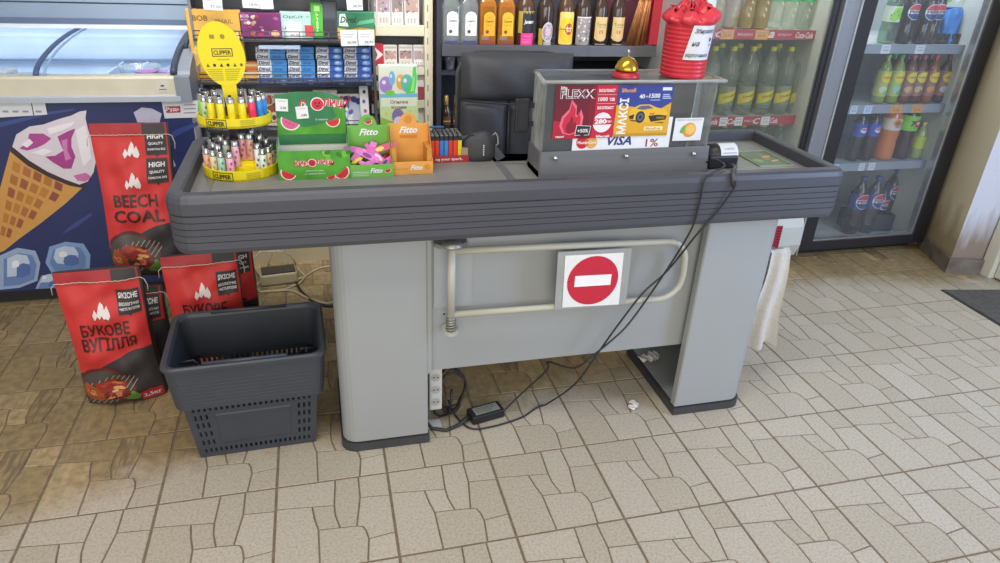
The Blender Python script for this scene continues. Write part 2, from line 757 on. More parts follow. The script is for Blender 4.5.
# white door beside the column
doorw = mat('white_door_paint', '#cfccbd', 0.45, var=0.04, scale=5)
mb = MB()
mb.box(4.257, 4.33, 0.83, 0.90, 0, 2.15, doorw, bev=0.006)
mb.box(4.262, 4.30, -0.03, 0.83, 2.08, 2.15, doorw)
mb.box(4.262, 4.30, -0.06, -0.02, 0, 2.15, doorw)
structure(mb, 'trim_1')
d = MB()
d.box(4.285, 4.325, -0.02, 0.826, 0.012, 2.08, doorw, bev=0.003)
dl = structure(d, 'door_1')
for zc in (0.19, 0.42, 1.5):
    hb = MB()
    steel = mat('hinge_steel', '#8f8f8c', 0.35, 0.9)
    hb.tube([(4.278, 0.822, zc - .05), (4.278, 0.822, zc + .05)], 0.009, steel, seg=10)
    hb.box(4.281, 4.286, 0.77, 0.815, zc - .045, zc + .045, steel)
    hb.build('hinge', dl)
mb = MB()
mb.box(4.33, 4.40, -3.2, 0.90, 0, 2.7, plaster)
mb.box(4.27, 4.34, -3.2, -0.06, 0, 0.9, plaster)
structure(mb, 'wall_side')
# dark entrance mat by the door
mm = MB()
matm = mat('rubber_mat', '#55534f', 0.85, var=0.25, scale=40, bump=0.8, bscale=220)
mm.prism([(3.89, 0.755), (4.20, 0.70), (4.20, -0.2), (3.86, -0.2)], 0.0, 0.008, matm)
mm.prism([(3.882, 0.764), (4.21, 0.708), (4.21, -0.21), (3.852, -0.21)], 0.0, 0.004, mat('mat_edge', '#3b3936', 0.8))
single(mm, 'door_mat', 'flat dark grey mat on the tiles in front of the white door', 'mat')
# ================================================================== CHECKOUT COUNTER
DECK = 0.885
CL = (1.45, 0.30, 0.0)
counter = thing('checkout_counter', 'long checkout counter with dark ribbed top edge on two pale grey pedestals', 'checkout counter', CL)
CT = TR(-CL[0], -CL[1], -CL[2])
dark_plastic = mat('counter_bumper', '#47484f', 0.42, var=0.05, scale=6, stretch=(0.5, 2, 6))
deck_mat = mat('counter_deck', '#8b8983', 0.35, var=0.05, scale=5, stretch=(0.4, 3, 1))
belt_mat = mat('counter_belt', '#83817c', 0.5, var=0.06, scale=20)
grey_sheet = mat('pedestal_sheet', '#9a9d9d', 0.45, var=0.025, scale=3)
plinth_mat = mat('plinth_plastic', '#3d3d40', 0.5, var=0.08, scale=12)


def arc(cx, cy, r, a0, a1, n):
    return [(cx + r * math.cos(a0 + (a1 - a0) * i / n), cy + r * math.sin(a0 + (a1 - a0) * i / n)) for i in range(n + 1)]


# plan of the worktop, seen from above, counter-clockwise
plan = []
plan += arc(0.546, 0.120, 0.06, PI, 1.5 * PI, 5)
plan += arc(2.436, 0.090, 0.03, -PI / 2, 0, 3)
plan += arc(2.436, 0.53, 0.03, 0, PI / 2, 3)
plan += [(2.06, 0.56), (2.03, 0.41), (1.45, 0.41), (1.43, 0.56)]
plan += arc(0.526, 0.58, 0.04, PI / 2, PI, 3)


def offs(poly, d):
    n = len(poly)
    res = []
    for i in range(n):
        p0, p1, p2 = Vector(poly[i - 1]), Vector(poly[i]), Vector(poly[(i + 1) % n])
        e1, e2 = (p1 - p0).normalized(), (p2 - p1).normalized()
        n1, n2 = Vector((e1.y, -e1.x)), Vector((e2.y, -e2.x))
        q = n1 + n2
        q = q / max(0.4, q.dot(n1))
        res.append(tuple(p1 + q * d))
    return res


prof = [(-0.04, 0.757), (-0.016, 0.757), (-0.004, 0.762), (0.0, 0.775)]
zr = 0.778
for i in range(5):
    prof += [(-0.0005, zr), (0.0025, zr + 0.0012), (0.0020, zr + 0.0160), (-0.0005, zr + 0.0172)]
    zr += 0.0178
prof += [(0.003, 0.870), (0.003, 0.900), (-0.002, 0.913), (-0.010, 0.9195), (-0.034, 0.920), (-0.040, 0.916), (-0.043, DECK - 0.002)]
mb = MB(CT)
rings = [offs(plan, d) for d, z in prof]
n = len(plan)
low = [abs(p[1] - 0.41) < 1e-6 for p in plan]
vs = [(x, y, min(prof[k][1], DECK - 0.001) if low[i] else prof[k][1]) for k, rg in enumerate(rings) for i, (x, y) in enumerate(rg)]
fs = [(k * n + i, k * n + (i + 1) % n, (k + 1) * n + (i + 1) % n, (k + 1) * n + i) for k in range(len(prof) - 1) for i in range(n)]
mb.raw(vs, fs, dark_plastic, smooth=False)
mb.build('bumper_rim', counter)
mb = MB(CT)
mb.prism(offs(plan, -0.042), DECK - 0.03, DECK, deck_mat)
mb.build('deck', counter)
mb = MB(CT)
mb.box(0.58, 1.40, 0.13, 0.50, DECK, DECK + 0.0015, belt_mat)
mb.box(0.540, 0.58, 0.12, 0.51, DECK, DECK + 0.003, mat('belt_end_plate', '#8d8d8e', 0.3, 0.6))
mb.box(1.40, 1.424, 0.12, 0.36, DECK, DECK + 0.003, mat('belt_end_plate', '#8d8d8e', 0.3, 0.6))
mb.build('conveyor_belt', counter)
mb = MB(CT)
mb.box(0.62, 2.36, 0.15, 0.30, 0.757, 0.86, mat('counter_frame', '#6b6c6e', 0.5))
mb.build('under_frame', counter)


def pedestal(inner, outer, yf, yb, name_mats=grey_sheet):
    """C-shaped sheet-metal pedestal: curved front, closed outer side, open towards the middle"""
    s = 1 if outer > inner else -1
    r = 0.05
    path = [(inner, yf + 0.03), (inner, yf + 0.004), (inner + s * 0.004, yf)]
    for i in range(7):
        a = PI / 2 * i / 6
        path.append((outer - s * r + s * r * math.sin(a), yf + r - r * math.cos(a)))
    path.append((outer, yb))
    t = 0.018
    inn = []
    for i, (x, y) in enumerate(path):
        p0 = Vector(path[max(i - 1, 0)])
        p2 = Vector(path[min(i + 1, len(path) - 1)])
        e = (p2 - p0).normalized()
        nn = Vector((-e.y, e.x)) * s
        inn.append((x + nn.x * t, y + nn.y * t))
    inn[0] = (inner + s * t, yf + 0.03)
    inn[1] = (inner + s * t, yf + t)
    inn[2] = (inner + s * t, yf + t)
    m = MB(CT)
    k = len(path)
    for z0, z1 in ((0.035, 0.80),):
        V = [(x, y, z0) for x, y in path] + [(x, y, z1) for x, y in path] + [(x, y, z0) for x, y in inn] + [(x, y, z1) for x, y in inn]
        F = []
        for i in range(k - 1):
            F += [(i, i + 1, k + i + 1, k + i), (2 * k + i + 1, 2 * k + i, 3 * k + i, 3 * k + i + 1)]
            F += [(k + i, k + i + 1, 3 * k + i + 1, 3 * k + i), (i, 2 * k + i, 2 * k + i + 1, i + 1)]
        F += [(0, k, 3 * k, 2 * k), (k - 1, 3 * k - 1, 4 * k - 1, 2 * k - 1)]
        if s < 0:
            F = [f[::-1] for f in F]
        m.raw(V, F, name_mats)
    m.box(min(inner, outer) + .002, max(inner, outer) - .002, yb - 0.016, yb, 0.035, 0.80, name_mats)
    m.box(min(inner, outer) + .012, max(inner, outer) - .012, yf + 0.02, yb - 0.02, 0.028, 0.036, name_mats)
    o = m.build('pedestal', counter)
    pl = MB(CT)
    q = [(inner - s * 0.004, yf - 0.006)]
    for i in range(7):
        a = PI / 2 * i / 6
        q.append((outer + s * 0.006 - s * r + s * r * math.sin(a), yf - 0.006 + r - r * math.cos(a)))
    q += [(outer + s * 0.006, yb + 0.004), (inner - s * 0.004, yb + 0.004)]
    if s < 0:
        q = q[::-1]
    pl.prism(q, 0.0, 0.030, plinth_mat)
    pl.build('plinth', o)
    return o


pedestal(1.150, 0.874, 0.122, 0.50)
pedestal(2.040, 2.312, 0.095, 0.50)
# modesty panel between the pedestals
mb = MB(CT)
mb.box(1.150, 2.052, 0.145, 0.163, 0.270, 0.78, grey_sheet)
mb.box(1.150, 1.163, 0.128, 0.146, 0.270, 0.78, grey_sheet)
for xx, zz in ((1.195, 0.57), (1.272, 0.575), (1.205, 0.475)):
    mb.lathe([(0.003, 0), (0.003, 0.002), (0.0, 0.0025)], mat('dark_screw', '#3a3a3a', 0.4, 0.6), FR(xx, 0.145, zz), 8)
mb.build('modesty_panel', counter)
mb = MB(CT)
mb.box(1.172, 1.29, 0.1405, 0.1455, 0.50, 0.74, mat('bracket_plate', '#a0a3a2', 0.45, var=0.03))
mb.build('mounting_plate', counter)

# ------------------------------------------------------------------ swing gate hung in front of the panel
gate_loc = (1.216, 0.095, 0.48)
gate = thing('swing_gate', 'pale tubular swing gate folded flat against the counter front panel', 'gate', gate_loc)
GT = TR(-gate_loc[0], -gate_loc[1], -gate_loc[2] - 0.012)
cream_tube = mat('gate_tube_paint', '#b0afa1', 0.35, var=0.04, scale=8)
mb = MB(GT)
yg = 0.095
pts = [(1.222, yg, 0.722), (1.50, yg, 0.717), (1.90, yg, 0.708)]
pts += [(1.90 + 0.075 * math.sin(a), yg, 0.633 + 0.075 * math.cos(a)) for a in [PI / 2 * i / 6 for i in range(1, 7)]]
pts += [(1.977, yg, 0.60), (1.977, yg, 0.585)]
pts += [(1.902 + 0.075 * math.cos(a), yg, 0.578 - 0.075 * math.sin(a)) for a in [PI / 2 * i / 6 for i in range(1, 7)]]
pts += [(1.60, yg, 0.506), (1.208, yg, 0.511)]
mb.tube(pts, 0.0105, cream_tube, seg=10)
mb.build('gate_frame', gate)
mb = MB(GT)
mb.tube([(1.217, yg, 0.735), (1.217, yg, 0.480)], 0.0125, cream_tube, seg=12)
mb.build('hinge_post', gate)
mb = MB(GT)
metal = mat('worn_steel', '#93938c', 0.4, 0.6, var=0.12, scale=30)
mb.prism([(-.045, -.012), (-.03, -.03), (.03, -.03), (.05, -.012), (.05, .012), (-.045, .012)], 0, 0.012, metal, TR(1.215, 0.118, 0.733))
mb.lathe([(0.03, 0), (0.034, 0.006), (0.02, 0.016), (0, 0.017)], metal, TR(1.217, yg, 0.738), 16)
mb.box(1.185, 1.25, 0.095, 0.1405, 0.730, 0.742, metal)
mb.build('top_bracket', gate)
mb = MB(GT)
hel = [(1.217 + 0.0135 * math.cos(a), yg + 0.0135 * math.sin(a), 0.458 + 0.045 * a / (2 * PI * 5)) for a in [2 * PI * 5 * i / 70 for i in range(71)]]
mb.tube(hel, 0.0028, metal, seg=6)
mb.build('spring', gate)
mb = MB(GT)
mb.prism(ell(1.217, 0.108, 0.026, 0.034, 16), 0.446, 0.456, cream_tube)
mb.build('bottom_bracket', gate)
mb = MB(GT)
mb.prism([(1.542, 0.505), (1.782, 0.503), (1.776, 0.700), (1.537, 0.703)], 0.0, 0.004, mat('sign_plate', '#a2a4a3', 0.4, 0.2), FR(0, yg - 0.011, 0))
sp = mb.build('sign_plate', gate)
mb = MB(GT)
S = FR(0, yg - 0.0155, 0)
mb.flat([(1.566, 0.512), (1.757, 0.505), (1.750, 0.688), (1.560, 0.691)], ink('#e4e3e3'), S, 0.001)
mb.flat(ell(1.658, 0.599, 0.084, 0.084, 40), ink('#c0223a'), S, 0.0018)
mb.flat([(1.598, 0.582), (1.718, 0.580), (1.718, 0.617), (1.598, 0.620)], ink('#ededec'), S, 0.0026)
sg = mb.build('no_entry_sign', sp)

# ------------------------------------------------------------------ towel hung beside the counter end
mb = MB()


def towel_fn(u, v):
    z = 0.50 - 0.42 * v
    w = 0.070 + 0.035 * v
    x = 2.53 + 0.028 * v + (u - 0.5) * 2 * w * 0.6
    fold = 0.014 * math.sin(u * 9 + v * 1.5) * (0.4 + v)
    return (x + 0.006 * math.sin(v * 7), 0.34 + fold + 0.02 * v, z - 0.02 * abs(math.sin(u * 3 + 1)) * v)


cloth = mat('unbleached_cloth', '#cfcabf', 0.9, var=0.06, scale=60, bump=0.5, bscale=300)
mb.grid(towel_fn, 14, 16, cloth)
mb.grid(lambda u, v: (lambda p: (p[0] + 0.01 * math.sin(u * 5), p[1] + 0.035 + 0.004 * math.sin(u * 12), p[2] - 0.02 * u))(towel_fn(u, v * 0.93)), 14, 16, cloth, flip=True)
mb.grid(lambda u, v: (2.53 + (u - .5) * 0.084, 0.34 + 0.035 * v + 0.014 * math.sin(u * 9) * 0.4 * (1 - v), 0.50 + 0.012 * math.sin(PI * v)), 10, 6, cloth)
mb.box(2.314, 2.545, 0.352, 0.360, 0.505, 0.512, metal)
single(mb, 'hanging_cloth', 'off-white cloth hanging from the side of the right-hand pedestal', 'cloth')
# ================================================================== THINGS ON THE COUNTER
# ------------------------------------------------------------------ lighter stand
yel = mat('yellow_plastic', '#e6d21a', 0.4, var=0.04)
blk_plastic = mat('black_plastic', '#232326', 0.4)
chrome = mat('lighter_chrome', '#b9bab8', 0.25, 0.9)
LS = (0.648, 0.352, DECK)
stand = thing('lighter_stand', 'two-tier yellow lighter display with an oval card on a stem', 'display stand', LS)


def oval_tray(z, rx, ry, h, name):
    m = MB()
    o = ell(0, 0, rx, ry, 36)
    m.prism(o, z, z + 0.006, yel)
    i_ = ell(0, 0, rx - 0.006, ry - 0.006, 36)
    n = 36
    V = [(x, y, z) for x, y in o] + [(x, y, z + h) for x, y in o] + [(x, y, z) for x, y in i_] + [(x, y, z + h) for x, y in i_]
    m.raw(V, [(i, (i + 1) % n, n + (i + 1) % n, n + i) for i in range(n)] + [(2 * n + (i + 1) % n, 2 * n + i, 3 * n + i, 3 * n + (i + 1) % n) for i in range(n)] +
          [(n + i, n + (i + 1) % n, 3 * n + (i + 1) % n, 3 * n + i) for i in range(n)], yel, smooth=False)

    def wall(u, v, off):
        a = -PI / 2 + u / rx
        return ((rx + off) * math.cos(a), (ry + off) * math.sin(a), z + h / 2 + v)
    for uu in (-0.045,):
        for p in (rect(uu - .030, -.012, uu + .030, -.010), rect(uu - .030, .010, uu + .030, .012), rect(uu - .030, -.012, uu - .028, .012), rect(uu + .028, -.012, uu + .030, .012)):
            m.drape(p, wall, BLACK, 0.0008)
        m.dtext('CLIPPER', uu, 0, 0.05, 0.013, wall, BLACK, 0.0012, 0.03)
    for k in range(4):
        m.drape(rect(0.02, -.008 + k * .005, 0.06, -.006 + k * .005), wall, ink('#a99d25'), 0.0008)
    return m.build(name, stand)


oval_tray(0.0, 0.102, 0.092, 0.030, 'bottom_tray')
m = MB()
for k in range(4):
    m.prism(ell(0.01, 0.012, 0.088 - k * .016, 0.072 - k * .012, 28), 0.006 + 0.012 * k, 0.018 + 0.012 * k, yel)
m.build('stepped_insert', stand)
m = MB()
m.lathe([(0.026, 0.04), (0.026, 0.15)], blk_plastic, TR(0, 0.03, 0), 20)
m.build('column', stand)
oval_tray(0.145, 0.098, 0.075, 0.026, 'top_tray')
m = MB()
cardm = mat('yellow_card', '#e8d410', 0.5, var=0.02)
CF = FR(0.0, 0.0, 0) @ RZ(0.018)
m.prism([(-.012, 0.165), (.016, 0.165), (.020, .26), (-.020, .26)], -.0008, 0.0022, cardm, CF)
shape = ell(-.006, 0.327, 0.058, 0.084, 40, rot=0.12)
m.prism(shape, 0.0, 0.003, cardm, CF)
C2 = CF @ TR(0, 0, 0.0034)
for p in (rect(-.030, .322, .022, .324), rect(-.030, .341, .022, .343), rect(-.030, .322, -.028, .343), rect(.020, .322, .022, .343)):
    m.flat(p, BLACK, C2)
m.text('CLIPPER', -.004, .3325, .044, .011, BLACK, C2, 0.0004, 0.02)
m.text('universal', -.004, .315, .03, .005, ink('#8a7d10'), C2, 0.0004, 0)
for k in range(6):
    m.flat(ell(-.045 + .017 * k, .300, .004, .004, 10) if k % 2 else [(-.049 + .017 * k, .296), (-.040 + .017 * k, .296), (-.0445 + .017 * k, .305)], BLACK if k in (1, 2, 3) else ink('#6c6210'), C2, 0.0004)
for k in range(6):
    w = .040 - .0025 * k
    m.flat(rect(-.010 - w, .288 - .0055 * k, -.010, .290 - .0055 * k), ink('#b3a518'), C2, 0.0004)
    m.flat(rect(-.004, .288 - .0055 * k, -.004 + w, .290 - .0055 * k), ink('#b3a518'), C2, 0.0004)
m.flat(rect(-.030, .368, -.018, .378), ink('#93871a'), C2, 0.0004)
m.flat(ell(.002, .373, .006, .006, 12), ink('#93871a'), C2, 0.0004)
m.build('header_card', stand)


def lighter(name, label, body, loc, rz=0.0, deco=None, tall=0.080, group='lighters in the yellow stand'):
    t = thing(name, label, 'lighter', loc, rz, group)
    b = MB()
    b.lathe([(0.008, 0.0), (0.0102, 0.002), (0.0102, tall * 0.72), (0.0092, tall * 0.74)], body, None, 12)
    if deco:
        fn = lambda u, v, off: ((0.0102 + off) * math.sin(u / 0.0102), -(0.0102 + off) * math.cos(u / 0.0102), v)
        for j in range(3):
            b.drape(ell((j - 1) * .004, tall * (.18 + .19 * j), .003, .0045, 8), fn, deco, 0.0004, 0.01)
    b.build('body', t)
    h = MB()
    h.lathe([(0.0092, tall * 0.74), (0.0092, tall * 0.93), (0.007, tall * 0.95)], chrome, None, 10)
    h.build('hood', t)
    w = MB()
    w.tube([(-.004, 0.001, tall * 0.965), (.004, 0.001, tall * 0.965)], 0.0042, blk_plastic, seg=8)
    w.box(-.003, .003, .003, .008, tall * .86, tall * .93, blk_plastic)
    w.build('spark_wheel', t)
    return t


top_cols = [('#8fd022', 'lime green'), ('#b7c9a0', 'pale green patterned'), ('#e8d31c', 'yellow'), ('#e8d31c', 'yellow'), ('#e8d31c', 'yellow'), ('#e8d31c', 'yellow'), ('#e22a54', 'pink-red'), ('#2a86cf', 'blue'), ('#2a86cf', 'blue')]
n_y = ['leftmost', 'second from left', 'third from left', 'rightmost']
yi = bi = 0
for i, (hx, cn) in enumerate(top_cols):
    a = PI + 0.16 + (PI - 0.32) * i / (len(top_cols) - 1)
    if cn == 'yellow':
        lab = '%s of the plain yellow lighters standing in the top tier of the stand' % n_y[yi]
        yi += 1
    elif cn == 'blue':
        lab = ['blue lighter next to the pink-red one in the top tier', 'blue lighter at the right end of the top tier'][bi]
        bi += 1
    else:
        lab = '%s lighter standing in the top tier of the yellow stand' % cn
    lighter('lighter', lab, ink(hx, 0.3), (LS[0] + 0.080 * math.cos(a), LS[1] + 0.060 * math.sin(a), DECK + 0.151), 0, ink('#4f8a2f') if 'patterned' in cn else None)
for i in range(6):
    a = 0.35 + (PI - 0.7) * i / 5
    cn = ['lime green', 'orange', 'red', 'dark', 'white', 'grey'][i]
    lighter('lighter', '%s lighter at the back of the top tier behind the oval card' % cn, ink(['#8fd022', '#dd8a3c', '#b53238', '#2b2b2e', '#cfcfcf', '#7d7f80'][i], .3), (LS[0] + 0.074 * math.cos(a), LS[1] + 0.052 * math.sin(a), DECK + 0.151))
low = [(-.083, -.030, 0, '#e3a98b', '#d0654e', 'peach patterned'), (-.064, -.052, 0, '#d9cfa9', '#d08a4a', 'cream patterned'), (-.043, -.066, 0, '#a8cdb8', '#4d8f77', 'mint patterned'), (-.020, -.074, 0, '#e0a6b4', '#b4405f', 'pale pink patterned'),
       (-.030, -.030, .030, '#b9c9b4', '#6b8f6a', 'grey-green patterned'), (-.006, -.042, .030, '#e7b3bd', '#c4506c', 'rose patterned'), (.012, -.018, .043, '#dfa0a6', '#b0343f', 'deep rose patterned'), (.032, -.022, .043, '#e0b0a0', '#c96a4d', 'salmon patterned'),
       (.052, -.034, .018, '#e9e9e9', '#2f7d68', 'white and teal patterned'), (.066, -.050, .006, '#dfe6e0', '#1f6e5c', 'white and dark green patterned'), (.080, -.034, .006, '#e2b08a', '#a8613b', 'tan patterned'), (.086, -.010, .006, '#c9a79a', '#7d4a3c', 'brown patterned'),
       (-.088, -.004, .006, '#d7b0a0', '#b0604a', 'flesh-coloured patterned'), (-.074, .018, .018, '#c4c8b0', '#7a8f5a', 'olive patterned'), (.034, .030, .042, '#2f2f33', '#7d7d80', 'plain black'), (.056, .016, .030, '#45454a', '#9a9aa0', 'charcoal patterned'), (-.018, .034, .043, '#8a4a55', '#c99aa0', 'wine-red patterned'), (.074, .014, .018, '#6b5a52', '#a89488', 'brown-grey patterned'), (-.052, -.034, .018, '#e3c6c0', '#b56a70', 'blush patterned'),
       (-.066, -.010, .018, '#3a3a3d', '#8a8a8a', 'black and silver patterned'), (-.046, .010, .030, '#57575c', '#b5b5b5', 'dark grey patterned')]
for x, y, z, h1, h2, cn in low:
    lighter('lighter', '%s lighter standing in the bottom tier of the yellow stand' % cn, ink(h1, 0.35), (LS[0] + x, LS[1] + y, DECK + max(z, 0.006)), 0, ink(h2))

# ------------------------------------------------------------------ watermelon sweets box
gcard = mat('green_card', '#4f9a2e', 0.5, var=0.25, scale=20)
gdark = mat('green_card_dark', '#2f7a4a', 0.5, var=0.25, scale=14)
white_card = mat('white_card', '#d9d9d4', 0.6)
KB = (0.853, 0.32, DECK)
kb = thing('sweets_box', 'open green watermelon sweets box with a tall header card, nearly empty', 'sweets box', KB, 0.0)


def melon(m, M, cx, cy, r, rot, pink='#d6303c'):
    R_ = M @ TR(cx, cy, 0) @ RZ(rot)
    m.flat(ell(0, 0, r * 1.16, r * 1.16, 16, PI, 2 * PI), ink('#e8ecd8'), R_, 0.0003)
    m.flat(ell(0, 0, r, r, 16, PI, 2 * PI), ink(pink), R_, 0.0006)
    for k in range(3):
        m.flat(ell(-r * .45 + k * r * .45, -r * .35, r * .05, r * .09, 6), BLACK, R_, 0.0009)


def kys_word(m, M, cx, cy, w, h, first):
    for dx, dy, col, z, e in ((0, 0, ink('#f0e9e4'), 0.0005, 0.10), (0, 0, ink('#d0304a'), 0.0012, 0.035)):
        nL = len(first)
        m.text(first, cx - w * 0.31, cy - h * .05, w * 0.34 * nL / 3 if nL == 3 else w * .13, h, col, M, z, e, 0, -0.06)
        m.text('ЛИЦЯ', cx + w * 0.29, cy, w * 0.45, h, col, M, z, e, 0, -0.10)
    m.flat(ell(cx - w * .04, cy, h * .75, h * .75, 20), ink('#f0e9e4'), M, 0.0005)
    m.flat(ell(cx - w * .04, cy, h * .64, h * .64, 20), ink('#d3263f'), M, 0.0011)
    m.flat(ell(cx - w * .04 - h * .2, cy + h * .1, h * .1, h * .14, 8), BLACK, M, 0.0016)
    m.flat(ell(cx - w * .04 + h * .2, cy + h * .1, h * .1, h * .14, 8), BLACK, M, 0.0016)
    m.flat(ell(cx - w * .04, cy - h * .22, h * .25, h * .07, 8), BLACK, M, 0.0016)


m = MB()
m.box(-.098, .098, -.062, -.060, 0, .085, gcard)
m.box(-.098, .098, .058, .060, 0, .12, gcard)
m.box(-.098, -.096, -.060, .058, 0, .10, gcard)
m.box(.096, .098, -.060, .058, 0, .10, gcard)
m.box(-.096, .096, -.060, .058, 0.0, .002, white_card)
m.box(-.0955, .0955, .0565, .058, 0.002, .118, white_card)
m.raw([(-.0955, -.058, .06), (-.0955, .057, .06), (-.0955, .057, .099), (-.0955, -.058, .084)], [(0, 1, 2, 3)], white_card)
m.raw([(.0955, -.058, .06), (.0955, .057, .06), (.0955, .057, .099), (.0955, -.058, .084)], [(3, 2, 1, 0)], white_card)
F0 = FR(0, -.0622, 0)
for k in range(9):
    rx = random.Random(k)
    m.flat(ell(.02 + .078 * rx.random(), .045 + .035 * rx.random(), .010, .006, 10, rot=rx.random() * 3), ink(['#6fb53a', '#86c24a', '#3a7a22'][k % 3]), F0, 0.0001)
kys_word(m, F0, -.002, .050, .108, .016, 'КИС')
melon(m, F0, -.072, .024, .019, -0.45)
melon(m, F0, .072, .022, .020, 0.7)
melon(m, F0, .043, .010, .011, 0.3)
m.text('Жувальна гумка', .0, .027, .05, .005, WHITE, F0, 0.0008, 0)
m.text('зі смаком кавуна', .0, .018, .055, .005, WHITE, F0, 0.0008, 0)
m.build('box', kb)
m = MB()
hb = [(-.096, .07), (.098, .07), (.098, .185), (.085, .205), (.060, .215), (.03, .222), (-.04, .222), (-.07, .216), (-.096, .215)]
HF = FR(0, .057, 0)
m.prism(hb, 0, .0022, gdark, HF)
H1 = HF @ TR(0, 0, .0024)
m.flat([(-.094, .10), (-.094, .15), (-.02, .12), (.05, .135), (.096, .17), (.096, .10)], gcard, H1)
m.flat([(.06, .18), (.09, .20), (.096, .18), (.096, .15), (.07, .155)], gcard, H1, 0.0001)
kys_word(m, H1, .026, .187, .150, .026, 'С')
melon(m, H1, -.058, .140, .024, -0.45, '#d95d8d')
melon(m, H1, .060, .140, .018, 0.2)
m.text('Зі смаком', .028, .143, .035, .005, WHITE, H1, 0.0008, 0)
m.build('header', kb)
for (tx, tz, an, pr) in ((-.078, .186, -.06, '2,00'), (-.024, .164, .06, '3,00')):
    m = MB()
    TF = HF @ TR(tx, tz, .0045) @ RZ(an)
    m.prism(rect(-.017, -.0175, .017, .0175), 0, .0006, WHITE, TF)
    m.text('гумка', 0, .011, .022, .004, ink('#8a8a8a'), TF, .001, 0)
    m.text(pr, .004, -.008, .016, .008, BLACK, TF, .001, .01)
    m.build('price_tag', kb)

# ------------------------------------------------------------------ green and orange toy-sweet boxes


def fitto_box(name, label, loc, w, col, col2, orange):
    t = thing(name, label, 'sweets box', loc)
    main = mat('card_' + col.strip('#'), col, 0.55, var=0.06, scale=18)
    sec = mat('card_' + col2.strip('#'), col2, 0.55, var=0.08, scale=18)
    h = w / 2
    m = MB()
    m.box(-h, h, -.045, -.0435, 0, .040, main)
    m.box(-h, h, .041, .0425, 0, .132, main)
    m.box(-h + .0015, h - .0015, -.0435, .041, 0, .0015, sec)
    for s in (-1, 1):
        x0, x1 = sorted((s * h, s * (h - .0015)))
        m.prism([(-.0435, 0), (.041, 0), (.041, .128), (.028, .126), (-.028, .052), (-.0435, .040)], x0, x1, sec, Matrix(((0, 0, 1, 0), (1, 0, 0, 0), (0, 1, 0, 0), (0, 0, 0, 1))))
    BF = FR(0, .041, 0)
    m.prism(ell(0.0 if orange else -.002, .132, .026, .030, 20, 0, PI), -.0015, 0.0, main, BF)
    B1 = FR(0, .0402, 0)
    m.flat(ell(0, .143, .012, .012, 16), sec, B1)
    if not orange:
        melon(m, B1, -.0, .145, .010, .25)
    m.text('Fitto', 0.0 if orange else .0, .112, .055, .020, WHITE, B1, .0006, .03, .35)
    if orange:
        m.flat(rrect(-.026, .088, .026, .097, .003), ink('#d07a2a'), B1, .0005)
    F_ = FR(0, -.0453, 0)
    m.text('Fitto', .012, .022, .036, .015, WHITE, F_, .0006, .03, .35)
    if not orange:
        m.flat(rect(-h + .002, .004, -.005, .024), ink('#79b56a'), F_, .0003)
        for k in range(3):
            m.flat(rect(-h + .006, .008 + k * .005, -.010, .009 + k * .005), ink('#d7e6cf'), F_, .0006)
        melon(m, F_, .044, .024, .009, .3)
    else:
        m.flat(rect(-h + .004, .018, -.012, .020), sec, F_, .0003)
        m.flat(rect(-.010, .004, h - .006, .012), ink('#e0a24a'), F_, .0003)
        m.flat(ell(.044, .024, .008, .008, 12), ink('#d8902c'), F_, .0005)
        m.box(-h + .002, -h + .016, -.035, .04, .0015, .075, sec)
        m.box(h - .016, h - .002, -.035, .04, .0015, .075, sec)
    m.build('box', t)
    return t


FB = (1.012, 0.300, DECK)
fitto_box('sweets_box', 'green sweets box with a watermelon tab holding pink toy candies', FB, .122, '#6fb048', '#58973c', False)
FO = (1.130, 0.315, DECK)
fitto_box('sweets_box', 'empty orange sweets box beside the rows of lighters', FO, .122, '#e3a04a', '#cf8c3a', True)
# pink toy-gun candies lying in the green box
pk = [ink('#c95fb0', .3), ink('#d56fbe', .3), ink('#c85aa6', .3), ink('#cf4a78', .3)]
spots = [(-.030, -.012, .018, .45, 0, 'lowest one, at the front left corner'), (.012, -.020, .020, 2.7, 1, 'one lying flat behind the front lip'), (-.008, .004, .050, -.5, 1, 'topmost one pointing up right'),
         (.022, .006, .048, 2.3, 2, 'one leaning on the right side wall'), (-.026, .014, .064, 2.9, 0, 'one against the back card under the lettering'), (.030, .016, .066, .3, 3, 'redder one at the back right')]
for x, y, z, a, k, d in spots:
    t = thing('toy_candy', 'pink toy gun candy in the green box, %s' % d, 'sweet', (FB[0] + x, FB[1] + y, DECK + z), 0, 'pink toy candies in the green box', rot=(PI / 2 - .35, 0, 0))
    m = MB(RZ(a) @ Matrix.Scale(1.3, 4))
    m.prism(rrect(-.030, -.006, .026, .008, .004), -.006, .006, pk[k])
    m.prism([(.026, -.004), (.038, -.003), (.038, .005), (.026, .006)], -.004, .004, pk[k])
    m.build('barrel', t)
    m = MB(RZ(a) @ Matrix.Scale(1.3, 4))
    m.prism([(-.028, -.004), (-.014, -.004), (-.018, -.026), (-.032, -.024)], -.005, .005, pk[(k + 1) % 3])
    m.build('grip', t)
    m = MB(RZ(a) @ Matrix.Scale(1.3, 4))
    m.prism(ell(-.002, .001, .011, .0045, 12), -.0068, .0068, ink(['#e8d9a0', '#7d3a8a', '#e9c3de', '#f0d25a'][k]))
    m.build('sticker', t)
